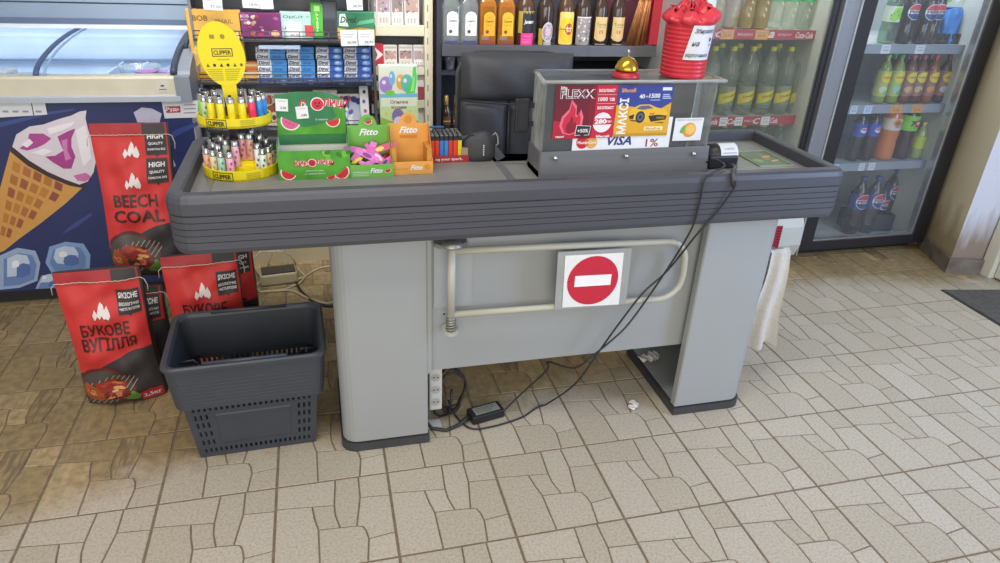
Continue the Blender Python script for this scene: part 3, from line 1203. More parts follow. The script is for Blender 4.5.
# wrapped sweets under the toys
for i, (x, y, z, hx, dn) in enumerate(((.036, -.030, .012, '#e2c4d8', 'pale pink'), (-.040, -.006, .040, '#d8c24a', 'yellow'), (.044, .024, .040, '#b8405a', 'dark red'), (.040, -.012, .030, '#3f5a8a', 'blue'))):
    m = MB()
    m.lathe([(.002, -.020), (.007, -.012), (.0075, 0), (.007, .012), (.002, .020)], ink(hx, .3), RY(1.2), 10)
    single(m, 'wrapped_sweet', '%s wrapped sweet tucked among the pink toys in the green box' % dn, 'sweet', (FB[0] + x, FB[1] + y, DECK + z), .4 * i, 'small sweets in the green box')

# ------------------------------------------------------------------ tray of lighters in rows
LT = (1.258, 0.415, DECK)
lt = thing('lighter_tray', 'red-fronted card tray holding rows of plain lighters', 'lighter tray', LT)
redc = ink('#a83038')
m = MB()
m.box(-.062, .062, -.045, -.0435, 0, .024, redc)
m.box(-.062, .062, .0435, .045, 0, .024, redc)
m.box(-.062, -.0605, -.0435, .0435, 0, .024, redc)
m.box(.0605, .062, -.0435, .0435, 0, .024, redc)
m.box(-.0605, .0605, -.0435, .0435, 0, .002, redc)
m.text('ng your spark.', .0, .012, .085, .011, WHITE, FR(0, -.0453, 0), .0006, .02)
m.box(.038, .060, -.0425, .0425, .002, .045, mat('kraft_card', '#9c8a72', .7))
m.build('tray', lt)
rows = [('#d94a2e', 'orange-red'), ('#dc4028', 'red'), ('#3a7fc6', 'blue'), ('#3d84ca', 'light blue'), ('#d23a34', 'crimson'), ('#d84a30', 'scarlet'), ('#e0cc28', 'yellow')]
protos = {}
names5 = ['front', 'second', 'third', 'fourth', 'back']
for c, (hx, cn) in enumerate(rows):
    for r in range(5):
        loc = (LT[0] - .051 + .0142 * c, LT[1] - .034 + .017 * r, DECK + .002)
        lab = '%s lighter, %s of its row in the red-fronted tray' % (cn, names5[r])
        if c in protos:
            dup(protos[c], loc, 0, lab)
            continue
        t = thing('lighter', lab, 'lighter', loc, 0, 'plain lighters in the tray')
        b = MB()
        b.box(-.0064, .0064, -.0058, .0058, 0, .068, ink(hx, .3), bev=.002)
        b.build('body', t)
        b = MB()
        b.box(-.0055, .0055, -.005, .005, .068, .082, mat('black_hood', '#2c2c30', .35))
        b.build('hood', t)
        b = MB()
        b.box(-.0045, .0045, -.0050, .001, .082, .0855, chrome)
        b.build('cap', t)
        protos[c] = t
# blue pen lying on the lighters
m = MB()
m.tube([(0, 0, 0), (.045, .012, .002), (.09, .018, 0)], .004, ink('#3a6ea8', .3), seg=8)
single(m, 'ballpoint_pen', 'blue pen lying across the back of the lighters', 'pen', (1.165, .435, DECK + .092))

# ------------------------------------------------------------------ black pouch
PO = (1.356, 0.395, DECK)
po = thing('coin_pouch', 'small black zipped pouch with a wrist loop beside the lighter tray', 'pouch', PO, -0.15)
leather = mat('black_nylon', '#36363c', .55, var=.1, scale=40, bump=.3, bscale=200)
m = MB()


def pouch_fn(u, v):
    a = 2 * PI * u
    zz = .088 * v
    k = (1 - (2 * v - .9) ** 4 * .35) if v < 1 else .5
    wx = .054 * k * (1 - .18 * v ** 3)
    wy = .034 * k * (1 - .3 * v)
    ca, sa = math.cos(a), math.sin(a)
    q = 2.6
    x = wx * math.copysign(abs(ca) ** (2 / q), ca)
    y = wy * math.copysign(abs(sa) ** (2 / q), sa)
    return (x, y, zz + .004 * math.sin(x * 60))


m.grid(pouch_fn, 28, 12, leather)
m.raw([pouch_fn(i / 28, 1) for i in range(28)], [tuple(range(28))], leather, smooth=True)
m.raw([pouch_fn(i / 28, 0) for i in range(28)], [tuple(range(27, -1, -1))], leather)
m.build('bag', po)
m = MB()
m.tube([(-.05, -.012, .02), (-.052, -.010, .06), (-.03, -.012, .084), (.03, -.012, .084), (.050, -.010, .05)], .0022, blk_plastic, seg=6)
m.build('zip', po)
m = MB()
m.tube([(.04, .0, .075), (.052, 0, .088), (.06, 0, .075), (.062, -.004, .055), (.052, -.006, .045)], .003, mat('pouch_loop', '#8a8a8c', .4, .5), seg=8)
m.build('wrist_loop', po)
m = MB()
for k in range(6):
    m.box(.012, .016, -.0345, -.033, .024 + k * .006, .028 + k * .006, ink('#c9c9cc'))
m.build('logo_strip', po)

# ------------------------------------------------------------------ clear display box with price posters
AX0, AX1, AY0, AY1 = 1.500, 2.045, 0.20, 0.315
DB = (1.772, 0.255, DECK)
DT = TR(-DB[0], -DB[1], -DB[2])
db = thing('display_box', 'clear acrylic display case on a grey metal base at the front of the counter', 'display case', DB)
acry = clear('acrylic_clear', (.90, .91, .90), .9, .05, haze=.04)
acry_edge = clear('acrylic_edge', (.72, .74, .72), 1.0, .1, haze=.35, hazecol=(.75, .76, .73))
basem = mat('brushed_base', '#78787a', .4, .2, var=.06, scale=10, stretch=(.3, 4, 8))
m = MB(DT)
m.prism([(AX0 - .004, DECK), (AX1 + .012, DECK), (AX1 + .004, DECK + .083), (AX0 + .0, DECK + .079)], -.004, 0, basem, FR(0, AY0 - .004, 0))
m.box(AX0 - .004, AX1 + .01, AY0, AY1 + .01, DECK, DECK + .018, basem)
m.box(AX0 - .004, AX0, AY0, AY1, DECK, DECK + .079, basem)
m.box(AX1 + .004, AX1 + .008, AY0, AY1, DECK, DECK + .079, basem)
bs = m.build('metal_base', db)
for xx in (1.543, 1.770, 1.997):
    m = MB(DT)
    m.lathe([(.0075, 0), (.0075, .003), (.004, .006), (0, .0065)], chrome, FR(xx, AY0 - .008, DECK + .060), 12)
    m.build('bolt', bs)
zt = 1.167
m = MB(DT)
m.box(AX0 + .002, AX1, AY0 + .002, AY0 + .006, DECK + .03, zt, acry)
m.build('front_pane', db)
m = MB(DT)
m.box(AX0 + .002, AX0 + .006, AY0 + .006, AY1, DECK + .03, zt, acry_edge)
m.build('side_pane', db)
m = MB(DT)
m.box(AX1 - .004, AX1, AY0 + .006, AY1, DECK + .03, zt, acry_edge)
m.build('side_pane', db)
m = MB(DT)
m.prism([(1.486, .174), (2.052, .174), (2.056, .345), (1.515, .345)], zt, zt + .006, acry)
m.tube([(1.488, .174, zt + .003), (2.052, .174, zt + .003)], .005, acry_edge, seg=8)
m.tube([(1.486, .174, zt + .001), (1.513, .345, zt + .001)], .007, acry_edge, seg=8)
m.tube([(2.054, .174, zt + .003), (2.057, .345, zt + .003)], .004, acry_edge, seg=8)
m.tube([(1.515, .345, zt + .003), (2.056, .345, zt + .003)], .004, acry_edge, seg=8)
m.build('top_shelf', db)
m = MB(DT)
m.box(AX0 + .01, AX1 - .01, AY1 - .004, AY1, DECK + .018, zt - .006, mat('dark_back_board', '#48484b', .5))
m.box(AX1 - .12, AX1 - .02, AY1 - .03, AY1 - .005, DECK + .16, DECK + .26, mat('till_block', '#57504a', .5), bev=.006)
m.build('back_board', db)
# posters on the front pane: each a sheet of its own


def sheet(name, label, fn, poly, y=AY0 - .0005):
    m = MB()
    fn(m)
    return single(m, name, label, 'card' if 'card' in name else 'poster')


def art_flexx(m):
    M = FR(0, AY0 + .0010, 0)
    x0, x1, z0, z1 = 1.531, 1.721, 1.001, 1.156
    m.prism(rect(x0, z0, x1, z1), 0, .0008, ink('#7d1024'), M)
    A = M @ TR(x0, z0, .001) @ Matrix.Diagonal((x1 - x0, z1 - z0, 1, 1))
    m.flat([(.0, .0), (.62, .0), (.55, .5), (.60, 1), (0, 1)], ink('#6a1224'), A)
    m.flat([(.66, .30), (.66, 1), (1, 1), (1, .0), (.62, .0)], ink('#c01f38'), A, .0001)
    m.flat([(0, 0), (.4, 0), (.3, .28), (0, .35)], ink('#b01a34'), A, .0001)
    fl = [(.16, .10), (.10, .25), (.13, .42), (.24, .56), (.27, .74), (.36, .62), (.36, .46), (.40, .44), (.43, .56), (.48, .42), (.47, .26), (.40, .12), (.28, .07)]
    m.flat(fl, ink('#e2667a'), A, .0002)
    m.flat([(.23 + (x - .29) * .78 + .06, .05 + (y - .07) * .86 + .04) for x, y in fl], ink('#c42440'), A, .0003)
    m.flat([(.29 + (x - .29) * .45, .10 + (y - .07) * .5) for x, y in fl], ink('#8a1428'), A, .0004)
    m.text('FLEXX', .36, .84, .56, .17, ink('#e9dfe2'), A, .0003, .05, 0)
    m.text('FLEXX', .36, .84, .55, .155, ink('#4a0f1c'), A, .0005, .0, 0)
    m.text('life', .13, .955, .1, .05, WHITE, A, .0003)
    for t, y, w, h in (('БЕЗЛІМІТ', .90, .27, .055), ('1000 хв', .74, .27, .075), ('БЕЗЛІМІТ', .58, .27, .055)):
        m.text(t, .83, y, w, h, WHITE, A, .0004, .03)
    m.flat(rect(.68, .655, .99, .66), WHITE, A, .0003)
    m.flat(rect(.68, .82, .99, .825), WHITE, A, .0003)
    m.flat(ell(.80, .30, .155, .19, 28), ink('#e6e0e0'), A, .0003)
    m.flat([(.645, .26), (.96, .26), (.96, .38), (.645, .38)], ink('#c01f38'), A, .0004)
    m.text('280', .77, .32, .2, .09, WHITE, A, .0006, .04)
    m.text('грн', .91, .31, .08, .05, WHITE, A, .0006)
    m.flat([(.36, .06), (.60, .06), (.62, .24), (.38, .26)], ink('#ddd3d5'), A, .0005)
    m.flat([(.37, .07), (.59, .07), (.61, .23), (.39, .25)], ink('#31262b'), A, .0006)
    m.flat([(.45, .07), (.52, .07), (.48, .02)], ink('#31262b'), A, .0006)
    m.text('+50%', .49, .15, .18, .07, WHITE, A, .0008, .02)
    m.text('lifecell', .83, .035, .22, .05, WHITE, A, .0004)
    m.text('тариф', .12, .04, .15, .05, WHITE, A, .0004)


sheet('tariff_poster', 'dark red poster with a flame behind the front of the acrylic case', art_flexx, None)


def art_maxi(m):
    M = FR(0, AY0 + .0002, 0)
    x0, x1, z0, z1 = 1.722, 1.898, 1.004, 1.156
    m.prism(rect(x0, z0, x1, z1), 0, .0008, ink('#d9a321'), M)
    A = M @ TR(x0, z0, .001) @ Matrix.Diagonal((x1 - x0, z1 - z0, 1, 1))
    m.flat([(0, .62), (.18, .60), (.5, .55), (.75, .5), (1, .66), (1, 1), (0, 1)], ink('#33428f'), A, .0001)
    m.flat(rect(.0, .0, 1, .06), ink('#c08c1a'), A, .0001)
    m.text('МАКСІ', .13, .40, .70, .17, WHITE, A @ Matrix.Translation((0, 0, 0)) @ TR(.13, .40, 0) @ Matrix.Rotation(PI / 2, 4, 'Z') @ TR(-.13, -.40, 0), .0006, .03)
    m.text('lifecell', .19, .90, .25, .08, ink('#e8a15a'), A, .0005, .02)
    m.text('40', .44, .78, .10, .085, WHITE, A, .0005, .03)
    m.text('1500', .67, .79, .20, .09, WHITE, A, .0005, .03)
    m.text('грн', .53, .77, .05, .04, WHITE, A, .0005)
    for k in range(3):
        m.flat(rect(.82, .73 + .035 * k, .98 - .02 * k, .75 + .035 * k), ink('#b9c2e2'), A, .0004)
    m.flat(rect(.80, .89, .97, .95), ink('#dfe3f0'), A, .0004)
    m.flat(rect(.6, .70, .78, .715), ink('#b9c2e2'), A, .0004)
    # sports car
    body = [(.24, .36), (.25, .52), (.33, .57), (.42, .62), (.60, .625), (.74, .56), (.88, .53), (.95, .46), (.96, .36), (.90, .29), (.66, .26), (.52, .28), (.30, .34)]
    m.flat(body, ink('#e3b42c'), A, .0003)
    m.flat([(.36, .54), (.44, .60), (.58, .605), (.68, .55), (.50, .52)], ink('#5c5f80'), A, .0004)
    m.flat([(.24, .40), (.34, .44), (.33, .34), (.26, .35)], ink('#3b2c1c'), A, .0004)
    m.flat([(.60, .40), (.78, .42), (.95, .40), (.93, .32), (.66, .28)], ink('#2b2622'), A, .0004)
    m.flat([(.62, .46), (.72, .46), (.70, .42), (.62, .42)], ink('#c77c1f'), A, .0005)
    m.flat([(.75, .38), (.92, .38), (.90, .34), (.76, .34)], ink('#8a6a2a'), A, .0005)
    m.flat(ell(.455, .38, .085, .115, 20), ink('#1e1e22'), A, .0005)
    m.flat(ell(.455, .38, .060, .082, 20), ink('#555b78'), A, .0006)
    m.flat(ell(.455, .38, .026, .036, 12), ink('#1e1e22'), A, .0007)
    m.flat([(.26, .33), (.9, .27), (.9, .25), (.3, .30)], ink('#6b4d12'), A, .0002)
    m.flat(rect(.55, .11, .90, .19), ink('#ecdcb0'), A, .0004)
    m.text('lifecell.ua', .72, .15, .28, .05, ink('#b5812a'), A, .0006)


sheet('tariff_poster', 'blue and yellow poster with a sports car in the acrylic case', art_maxi, None)


def art_visa(m):
    M = FR(0, AY0 + .0019, 0)
    x0, x1, z0, z1 = 1.596, 1.912, .962, 1.060
    m.prism(rect(x0, z0, x1, z1), -.0006, 0, ink('#e3e3e3'), M)
    A = M @ TR(x0, z0, .0002)
    m.flat(ell(.031, .026, .019, .019, 24), ink('#c2252f'), A)
    m.flat(ell(.060, .026, .019, .019, 24), ink('#d6a45a'), A, .0001)
    m.flat(ell(.0455, .026, .0065, .0125, 14), ink('#cf6a3a'), A, .0002)
    m.text('MasterCard', .0455, .026, .062, .009, WHITE, A, .0004, .02, .2)
    m.text('VISA', .150, .029, .080, .028, ink('#2a3b7d'), A, .0003, .03, .25)
    m.text('1%', .258, .020, .042, .024, ink('#8e2b3a'), A, .0003, .01)


sheet('payment_card_sign', 'white strip with two payment card logos below the posters', art_visa, None)


def art_lemon(m):
    M = FR(0, AY0 + .0002, 0)
    x0, x1, z0, z1 = 1.920, 2.016, .986, 1.056
    m.prism(rect(x0, z0, x1, z1), 0, .0006, ink('#dedfe0'), M)
    A = M @ TR(x0, z0, .0008)
    m.text('СЕРВІС ЗАМОВЛЕНЬ', .048, .064, .085, .004, ink('#6a6a6a'), A, .0002, 0)
    m.flat(ell(.052, .033, .0225, .0225, 26), ink('#d9902c'), A, .0001)
    m.flat(ell(.055, .035, .0175, .0175, 24), ink('#e6b04a'), A, .0002)
    for k in range(8):
        a = k * PI / 4
        m.flat([(.055, .035), (.055 + .014 * math.cos(a - .25), .035 + .014 * math.sin(a - .25)), (.055 + .014 * math.cos(a + .25), .035 + .014 * math.sin(a + .25))], ink('#edc46e'), A, .0003)
    m.flat([(.036, .050), (.024, .040), (.020, .026), (.030, .022), (.038, .034)], ink('#6aa84a'), A, .0003)


sheet('orange_fruit_card', 'small white card with an orange and a leaf at the right of the acrylic case', art_lemon, None)

# ------------------------------------------------------------------ service bell on the case
BL = (1.750, 0.222, zt + .0075)
bell = thing('service_bell', 'brass service bell on a red foot on top of the acrylic case', 'bell', BL)
brass = mat('brass', '#c9a63a', .22, .9, var=.04)
m = MB()
m.lathe([(.040, 0), (.041, .004), (.036, .014), (.024, .018)], ink('#b02a35', .3), None, 28)
m.build('foot', bell)
m = MB()
m.lathe([(.024, .020), (.031, .019), (.034, .020), (.034, .025), (.031, .033), (.026, .044), (.017, .053), (.007, .057), (0, .058)], brass, None, 28, cap=False)
m.build('dome', bell)
m = MB()
m.lathe([(.0035, .056), (.0035, .066), (.005, .068), (.0045, .075), (0, .077)], chrome, None, 12)
m.build('plunger', bell)

# ------------------------------------------------------------------ red tip jar with note
RJ = (1.938, 0.238, zt + .0075)
jar = thing('red_jar', 'red plastic jar with a crumpled rim and a handwritten note on the acrylic case', 'jar', RJ)
redp = mat('red_plastic', '#c62a38', .35, var=.08, scale=20)
m = MB()
pr = [(.062, 0), (.066, .003)]
JK = .0002
for k in range(13):
    pr += [(.067 + JK * k, .010 + .0115 * k), (.0655 + JK * k, .0145 + .0115 * k)]
pr += [(.071, .165), (.066, .165), (.060, .012)]
m.lathe(pr, redp, None, 36, smooth=False)
m.build('body', jar)
m = MB()
rj = random.Random(5)
ph = [rj.random() * 6 for _ in range(6)]


def frill(u, v):
    a = 2 * PI * u
    w = .005 * math.sin(a * 7 + ph[0]) + .004 * math.sin(a * 13 + ph[1] + v * 4) + .003 * math.sin(a * 23 + ph[2])
    r = .072 + w * (.4 + v) + .010 * math.sin(PI * v) - .02 * v * v
    z = .150 + .042 * v + .006 * math.sin(a * 5 + ph[3]) * v + .012 * v * math.cos(a - .7)
    return (r * math.cos(a), r * math.sin(a), z)


m.grid(frill, 72, 8, mat('red_film', '#d83a48', .3, var=.1, scale=30, bump=.6, bscale=90))
m.grid(lambda u, v: (lambda p: (p[0] * (1 - .85 * v), p[1] * (1 - .85 * v), p[2] - .004 + .012 * math.sin(v * 9 + u * 20)))(frill(u, 1)), 72, 6, mat('red_film', '#d83a48'))
m.build('crumpled_film', jar)
m = MB()


def jw(u, v, off):
    a = -PI / 2 + .02 + u / .070
    r = .0680 + (.0705 - .0680) * (v + .0) / .165 + .0012 + off
    return (r * math.cos(a), r * math.sin(a), v)


note = [(-.042, .056), (.040, .056), (.056, .150), (-.024, .150)]
m.drape(note, jw, ink('#d5d6da'), .001, .012)
ik = ink('#3f4046')
m.dtext('Збираємо', .014, .134, .066, .016, jw, ik, .0024, .012, .3)
m.dtext('на', -.012, .100, .022, .012, jw, ik, .0024, .012, .3)
m.dtext('відпочинок', .000, .069, .072, .014, jw, ik, .0024, .012, .2)
m.drape(ell(.036, .112, .004, .006, 10), jw, BLACK, .002, .01)
m.drape(ell(.036, .097, .0025, .003, 8), jw, BLACK, .002, .01)
m.build('note', jar)

# ------------------------------------------------------------------ small black card terminal beside the case
CTm = (1.447, 0.292, DECK)
ct = thing('card_terminal', 'slim black terminal clamped to the left end of the acrylic case', 'terminal', CTm, 0)
m = MB()
m.box(-.004, .040, .0, .016, .112, .212, blk_plastic, bev=.004)
m.build('housing', ct)
m = MB()
m.box(.003, .034, -.0025, .0005, .125, .202, mat('dark_screen', '#2f3034', .2))
m.build('screen', ct)
m = MB()
m.box(.026, .0535, .004, .012, .13, .145, blk_plastic)
m.box(.026, .0535, .004, .012, .185, .20, blk_plastic)
m.build('bracket', ct)

# ------------------------------------------------------------------ receipt printer with its paper roll
PR = (2.122, 0.25, DECK)
prn = thing('receipt_printer', 'little black receipt printer with a printed paper strip beside the acrylic case', 'printer', PR, 0.0)
m = MB()
body = [(-.055, 0), (.055, 0), (.058, .03), (.056, .055), (.040, .064), (-.05, .064), (-.055, .05)]
m.box(-.052, .052, -.04, .045, 0, .045, blk_plastic, bev=.008)
m.tube([(-.052, .0, .038), (.052, .0, .038)], .034, blk_plastic, seg=20)
m.build('case', prn)
m = MB()


pp = ink('#d6d7da')
m.drape(rect(-.012, -.012, .050, .105), lambda u, v, off: (u, -(.0345 + off) * math.sin(v / .0345 - .35), .038 + (.0345 + off) * math.cos(v / .0345 - .35)), pp, .0012, .01)
fnp = lambda u, v, off: (u, -(.0345 + off) * math.sin(v / .0345 - .35), .038 + (.0345 + off) * math.cos(v / .0345 - .35))
m.dtext('ЧЕК', .020, .040, .034, .007, fnp, ink('#7a7c82'), .002, 0)
for k, yy in enumerate((.052, .082, .094)):
    m.drape(rect(-.006, yy, .044 - .01 * k, yy + .0025), fnp, ink('#8d8f96'), .002, .01)
m.drape(rect(-.004, .082, .014, .089), fnp, BLACK, .0022, .01)
m.drape(rect(-.012, .0655, .050, .0685), fnp, ink('#4a4a50'), .0022, .01)
m.build('paper_strip', prn)
# cable from the printer over the counter edge
m = MB()
m.tube([(2.135, .205, DECK + .016), (2.115, .15, DECK + .034), (2.092, .10, .9275), (PY(733, 170, .066).x, .066, .926), (PY(734, 174, .053).x, .053, .914), (PY(735, 183, .051).x, .051, .885)], [.004, .004, .0055, .0065, .008, .008], mat('grey_cable', '#4a4a4d', .5), seg=8)
single(m, 'printer_plug', 'dark grey cable end hooked over the counter rim below the receipt printer', 'cable')
# glass desk mat with a faded picture under it
m = MB()
q = [PZ(*p, DECK) for p in ((735, 152.5), (776, 151.5), (796, 165.5), (757, 168))]
qx = [(v.x, v.y) for v in q]
qx = [(2.262, .215), (2.385, .215), (2.385, .375), (2.262, .375)]
m.prism(qx, DECK, DECK + .004, mat('glass_mat_print', '#7f8a6e', .12, var=.3, scale=14, hex2='#5f7a5a'))
for k, (hx, x, y, rx_, ry_) in enumerate((('#c9a27a', .345, .31, .022, .010), ('#c77c5a', .335, .285, .018, .008), ('#d0b48a', .35, .265, .020, .007), ('#b86a50', .325, .33, .014, .006), ('#8fa87a', .29, .27, .016, .020))):
    m.flat(ell(2 + x, y, rx_, ry_, 14, rot=.4), ink(hx, .2), None, DECK + .0042 + .0001 * k)
m.box(2.258, 2.389, .211, .215, DECK, DECK + .005, mat('mat_edge_green', '#a9b29e', .2))
m.box(2.258, 2.389, .375, .379, DECK, DECK + .005, mat('mat_edge_green', '#a9b29e', .2))
m.box(2.385, 2.389, .215, .375, DECK, DECK + .005, mat('mat_edge_green', '#a9b29e', .2))
single(m, 'coin_mat', 'greenish glass coin mat with a faded picture on the right end of the counter', 'mat')
# ================================================================== THINGS ON THE FLOOR
# ------------------------------------------------------------------ charcoal bags
red_paper = mat('red_bag_paper', '#c63231', .6, var=.07, scale=9, bump=.35, bscale=35)
red_fold = mat('dark_red_bag_fold', '#a32a31', .6, var=.08, scale=9, bump=.35, bscale=35)
black_paper = mat('black_bag_paper', '#343032', .6, var=.12, scale=9, bump=.35, bscale=35)
thread = mat('sewing_thread', '#c9c0ae', .9)
W2 = .124


def charcoal_bag(loc, rz, lean, label, words_top, words_main, kilo, H=.515, group='charcoal bags', seed=0, double=False, dp=.125):
    t = thing('charcoal_bag', label, 'charcoal bag', loc, rz, group, rot=(lean, 0, rz))
    rr = random.Random(seed)
    p1, p2, p3 = rr.random() * 6, rr.random() * 6, rr.random() * 6

    def depth(v):
        k = v / H
        return (dp * (1 - max(0, (k - .35) / .65) ** 1.6) * min(1, .55 + k * 4) + .012)

    def surf(u, v, side, off=0.0):
        k = max(-1, min(1, u / W2))
        bul = (1 - abs(k) ** 3.2)
        wr = .0045 * math.sin(v * 38 + u * 22 + p1) + .004 * math.sin(v * 61 - u * 31 + p2) + .0035 * math.sin(u * 70 + p3 + v * 9)
        wr *= bul * min(1, (H - v) * 14 + .15)
        y = side * (depth(v) / 2 * (.45 + .55 * bul)) - wr * (1 if side < 0 else .5)
        wv = 1 - .05 * math.sin(PI * min(1, v / H * 1.1)) + .02 * math.sin(v * 17 + p1) * .5
        return (u * wv, y - off * (1 if side < 0 else -1), v)
    m = MB()
    front = lambda u, v, off: surf(u, v, -1, off)
    nu, nv = 30, 48
    div = lambda u: (.150 if double else .182) + .045 * math.sin((u / W2 + .25) * 1.5) * H / .515
    # body: front, back, sides; red above the slanted line, black below and at the sides
    V = [surf(-W2 + 2 * W2 * i / nu, H * j / nv, -1) for j in range(nv + 1) for i in range(nu + 1)]
    Bk = [surf(-W2 + 2 * W2 * i / nu, H * j / nv, 1) for j in range(nv + 1) for i in range(nu + 1)]
    fr = []
    for j in range(nv):
        for i in range(nu):
            a = j * (nu + 1) + i
            fr.append((a, a + 1, a + nu + 2, a + nu + 1))
    m.raw(V, fr, black_paper, smooth=True)
    m.raw(Bk, [f[::-1] for f in fr], black_paper, smooth=True)
    q = len(V)
    sd = []
    for j in range(nv):
        for i, fl in ((0, 1), (nu, 0)):
            a, b = j * (nu + 1) + i, (j + 1) * (nu + 1) + i
            f = (a, b, q + b, q + a)
            sd.append(f if fl else f[::-1])
    for j, fl in ((0, 0), (nv, 1)):
        for i in range(nu):
            a, b = j * (nu + 1) + i, j * (nu + 1) + i + 1
            f = (a, b, q + b, q + a)
            sd.append(f if fl else f[::-1])
    m.raw(V + Bk, sd, black_paper, smooth=False)
    # printed red field with the slanted lower edge
    n = 14
    edge = [(-W2 + 2 * W2 * i / n, div(-W2 + 2 * W2 * i / n)) for i in range(n + 1)]
    m.drape(edge + [(W2 * .93, H * .985), (-W2, H * .985)], front, red_paper, .0010, .010)
    # photo of a grill at the lower left
    gx, gy, gr = -.045, .075, .088
    circ = [(max(-W2 + .003, min(W2, x)), max(.006, y)) for x, y in ell(gx, gy, gr, gr * .98, 36)]
    m.drape([(max(-W2 + .003, min(W2, x)), max(.005, y)) for x, y in ell(gx, gy + .004, gr * 1.08, gr * 1.08, 36)], front, ink('#5a2328', .5), .0014, .02)
    m.drape(circ, front, ink('#4a4440', .5), .0018, .02)
    for k in range(-4, 5):
        for dx, dy in ((.6, .8),):
            ox = gx + k * .018
            L_ = math.sqrt(max(0, gr ** 2 - (k * .018) ** 2)) * .95
            ax, ay = ox * 1 - dx * L_, gy - dy * L_
            bx, by = ox + dx * L_, gy + dy * L_
            ln = [(ax, ay), (bx, by), (bx + .0025, by - .001), (ax + .0025, ay - .001)]
            ln = [(max(-W2 + .004, x), max(.007, y)) for x, y in ln]
            m.drape(ln, front, ink('#a39a90', .5), .0022, .02)

    def blob(cx, cy, rx, ry, rot, col, off, sd_):
        r2 = random.Random(sd_)
        pl = []
        for i in range(16):
            a = 2 * PI * i / 16
            k = 1 + r2.uniform(-.16, .16)
            x, y = rx * k * math.cos(a), ry * k * math.sin(a)
            pl.append((max(-W2 + .004, cx + x * math.cos(rot) - y * math.sin(rot)), max(.007, cy + x * math.sin(rot) + y * math.cos(rot))))
        m.drape(pl, front, ink(col, .5), off, .015)
    for (cx, cy, rx, ry, ro, col, sd_) in ((-.090, .066, .030, .044, .35, '#a8502c', 1), (-.030, .095, .052, .030, -.1, '#94342a', 2), (-.012, .060, .046, .024, .1, '#6e1f1d', 3)):
        blob(cx, cy, rx, ry, ro, col, .0026, sd_ + seed)
        for k in range(7):
            r3 = random.Random(sd_ * 10 + k)
            blob(cx + r3.uniform(-.6, .6) * rx, cy + r3.uniform(-.6, .6) * ry, rx * .22, ry * .2, ro, ['#c9764a', '#b04a36', '#d8a05e', '#5a1c16'][k % 4], .0031, k)
    for cx, cy, ro in ((.022, .040, .7), (.040, .050, 2.0), (.028, .030, -.1)):
        m.drape(ell(cx, cy, .022, .010, 12, rot=ro), front, ink('#5f8a3c', .5), .0034, .015)
    if kilo:
        m.drape([(.052, .008), (.120, .008), (.120, .052), (.088, .056), (.084, .062), (.080, .056), (.052, .052)], front, red_fold, .0024, .015)
        m.dtext(kilo, .087, .028, .056, .020, front, ink('#dccaca'), .0050, .02)
    # flame, words, quality label
    fl = [(-.024, 0), (-.030, .016), (-.022, .036), (-.014, .022), (-.008, .044), (0, .062), (.008, .050), (.010, .034), (.018, .046), (.025, .026), (.027, .012), (.020, 0), (.014, .012), (.008, .004), (.0, .018), (-.006, .006), (-.014, .014)]

    def flame(cx, cy, s):
        m.drape([(cx + x * s, cy + y * s) for x, y in fl], front, ink('#ddd3d0'), .0034, .012)

    def qlabel(cx, cy, w, lines):
        m.drape([(cx - w, cy - .040), (cx - w * .2, cy - .040), (cx, cy - .047), (cx + w * .2, cy - .040), (cx + w, cy - .040), (cx + w, cy + .045), (cx - w, cy + .045)], front, black_paper, .0030, .012)
        for (s_, dy, hh, ww) in lines:
            m.dtext(s_, cx, cy + dy, w * ww, hh, front, ink('#dcdad8'), .0052, .03)
    zt_ = H * .90
    dk = ink('#3f1414')
    sh = -.095 if double else 0
    flame(-.006, H * (.685 + sh), .95)
    for k, s_ in enumerate(words_main):
        m.dtext(s_, -.006 + (.004 if k else 0), H * (.612 + sh - .100 * k), .150 if k == 0 else .172, .044, front, dk, .0042, .022, mx=.008)
    qlabel(.078, H * (.775 + sh * .8), .034, words_top)
    if double:
        flame(-.000, H * .785, .9)
        qlabel(.080, H * .875, .033, words_top)
    t_b = m.build('bag_body', t)
    # folded and sewn top strip
    m = MB()
    fold = lambda u, v, off: (lambda p: (p[0], p[1] - .004 - off, p[2] + (H * .93 - v) * .0))(surf(u, v, -1, 0))
    m.drape([(-W2 * 1.0, H * .925), (W2 * .95, H * .925), (W2 * .95, H), (-W2 * 1.0, H)], lambda u, v, off: fold(u, v, .0005), red_fold, 0, .02)
    m.drape([(.040, H * .927), (.112, H * .927), (.112, H * .997), (.040, H * .997)], lambda u, v, off: fold(u, v, .0016), black_paper, 0, .02)
    m.build('folded_top', t)
    m = MB()
    pts = [fold(-W2 + 2 * W2 * i / 24, H * .928 + .0015 * (i % 2), .003) for i in range(25)]
    e0, e1 = pts[0], pts[-1]
    m.tube([(e0[0] - .012, e0[1] - .004, e0[2] - .035), (e0[0] - .010, e0[1] - .004, e0[2] - .01)] + pts + [(e1[0] + .010, e1[1] - .003, e1[2] - .006), (e1[0] + .016, e1[1] - .003, e1[2] - .03), (e1[0] + .014, e1[1] - .004, e1[2] - .05)], .0013, thread, seg=5)
    m.build('seam_thread', t)
    return t


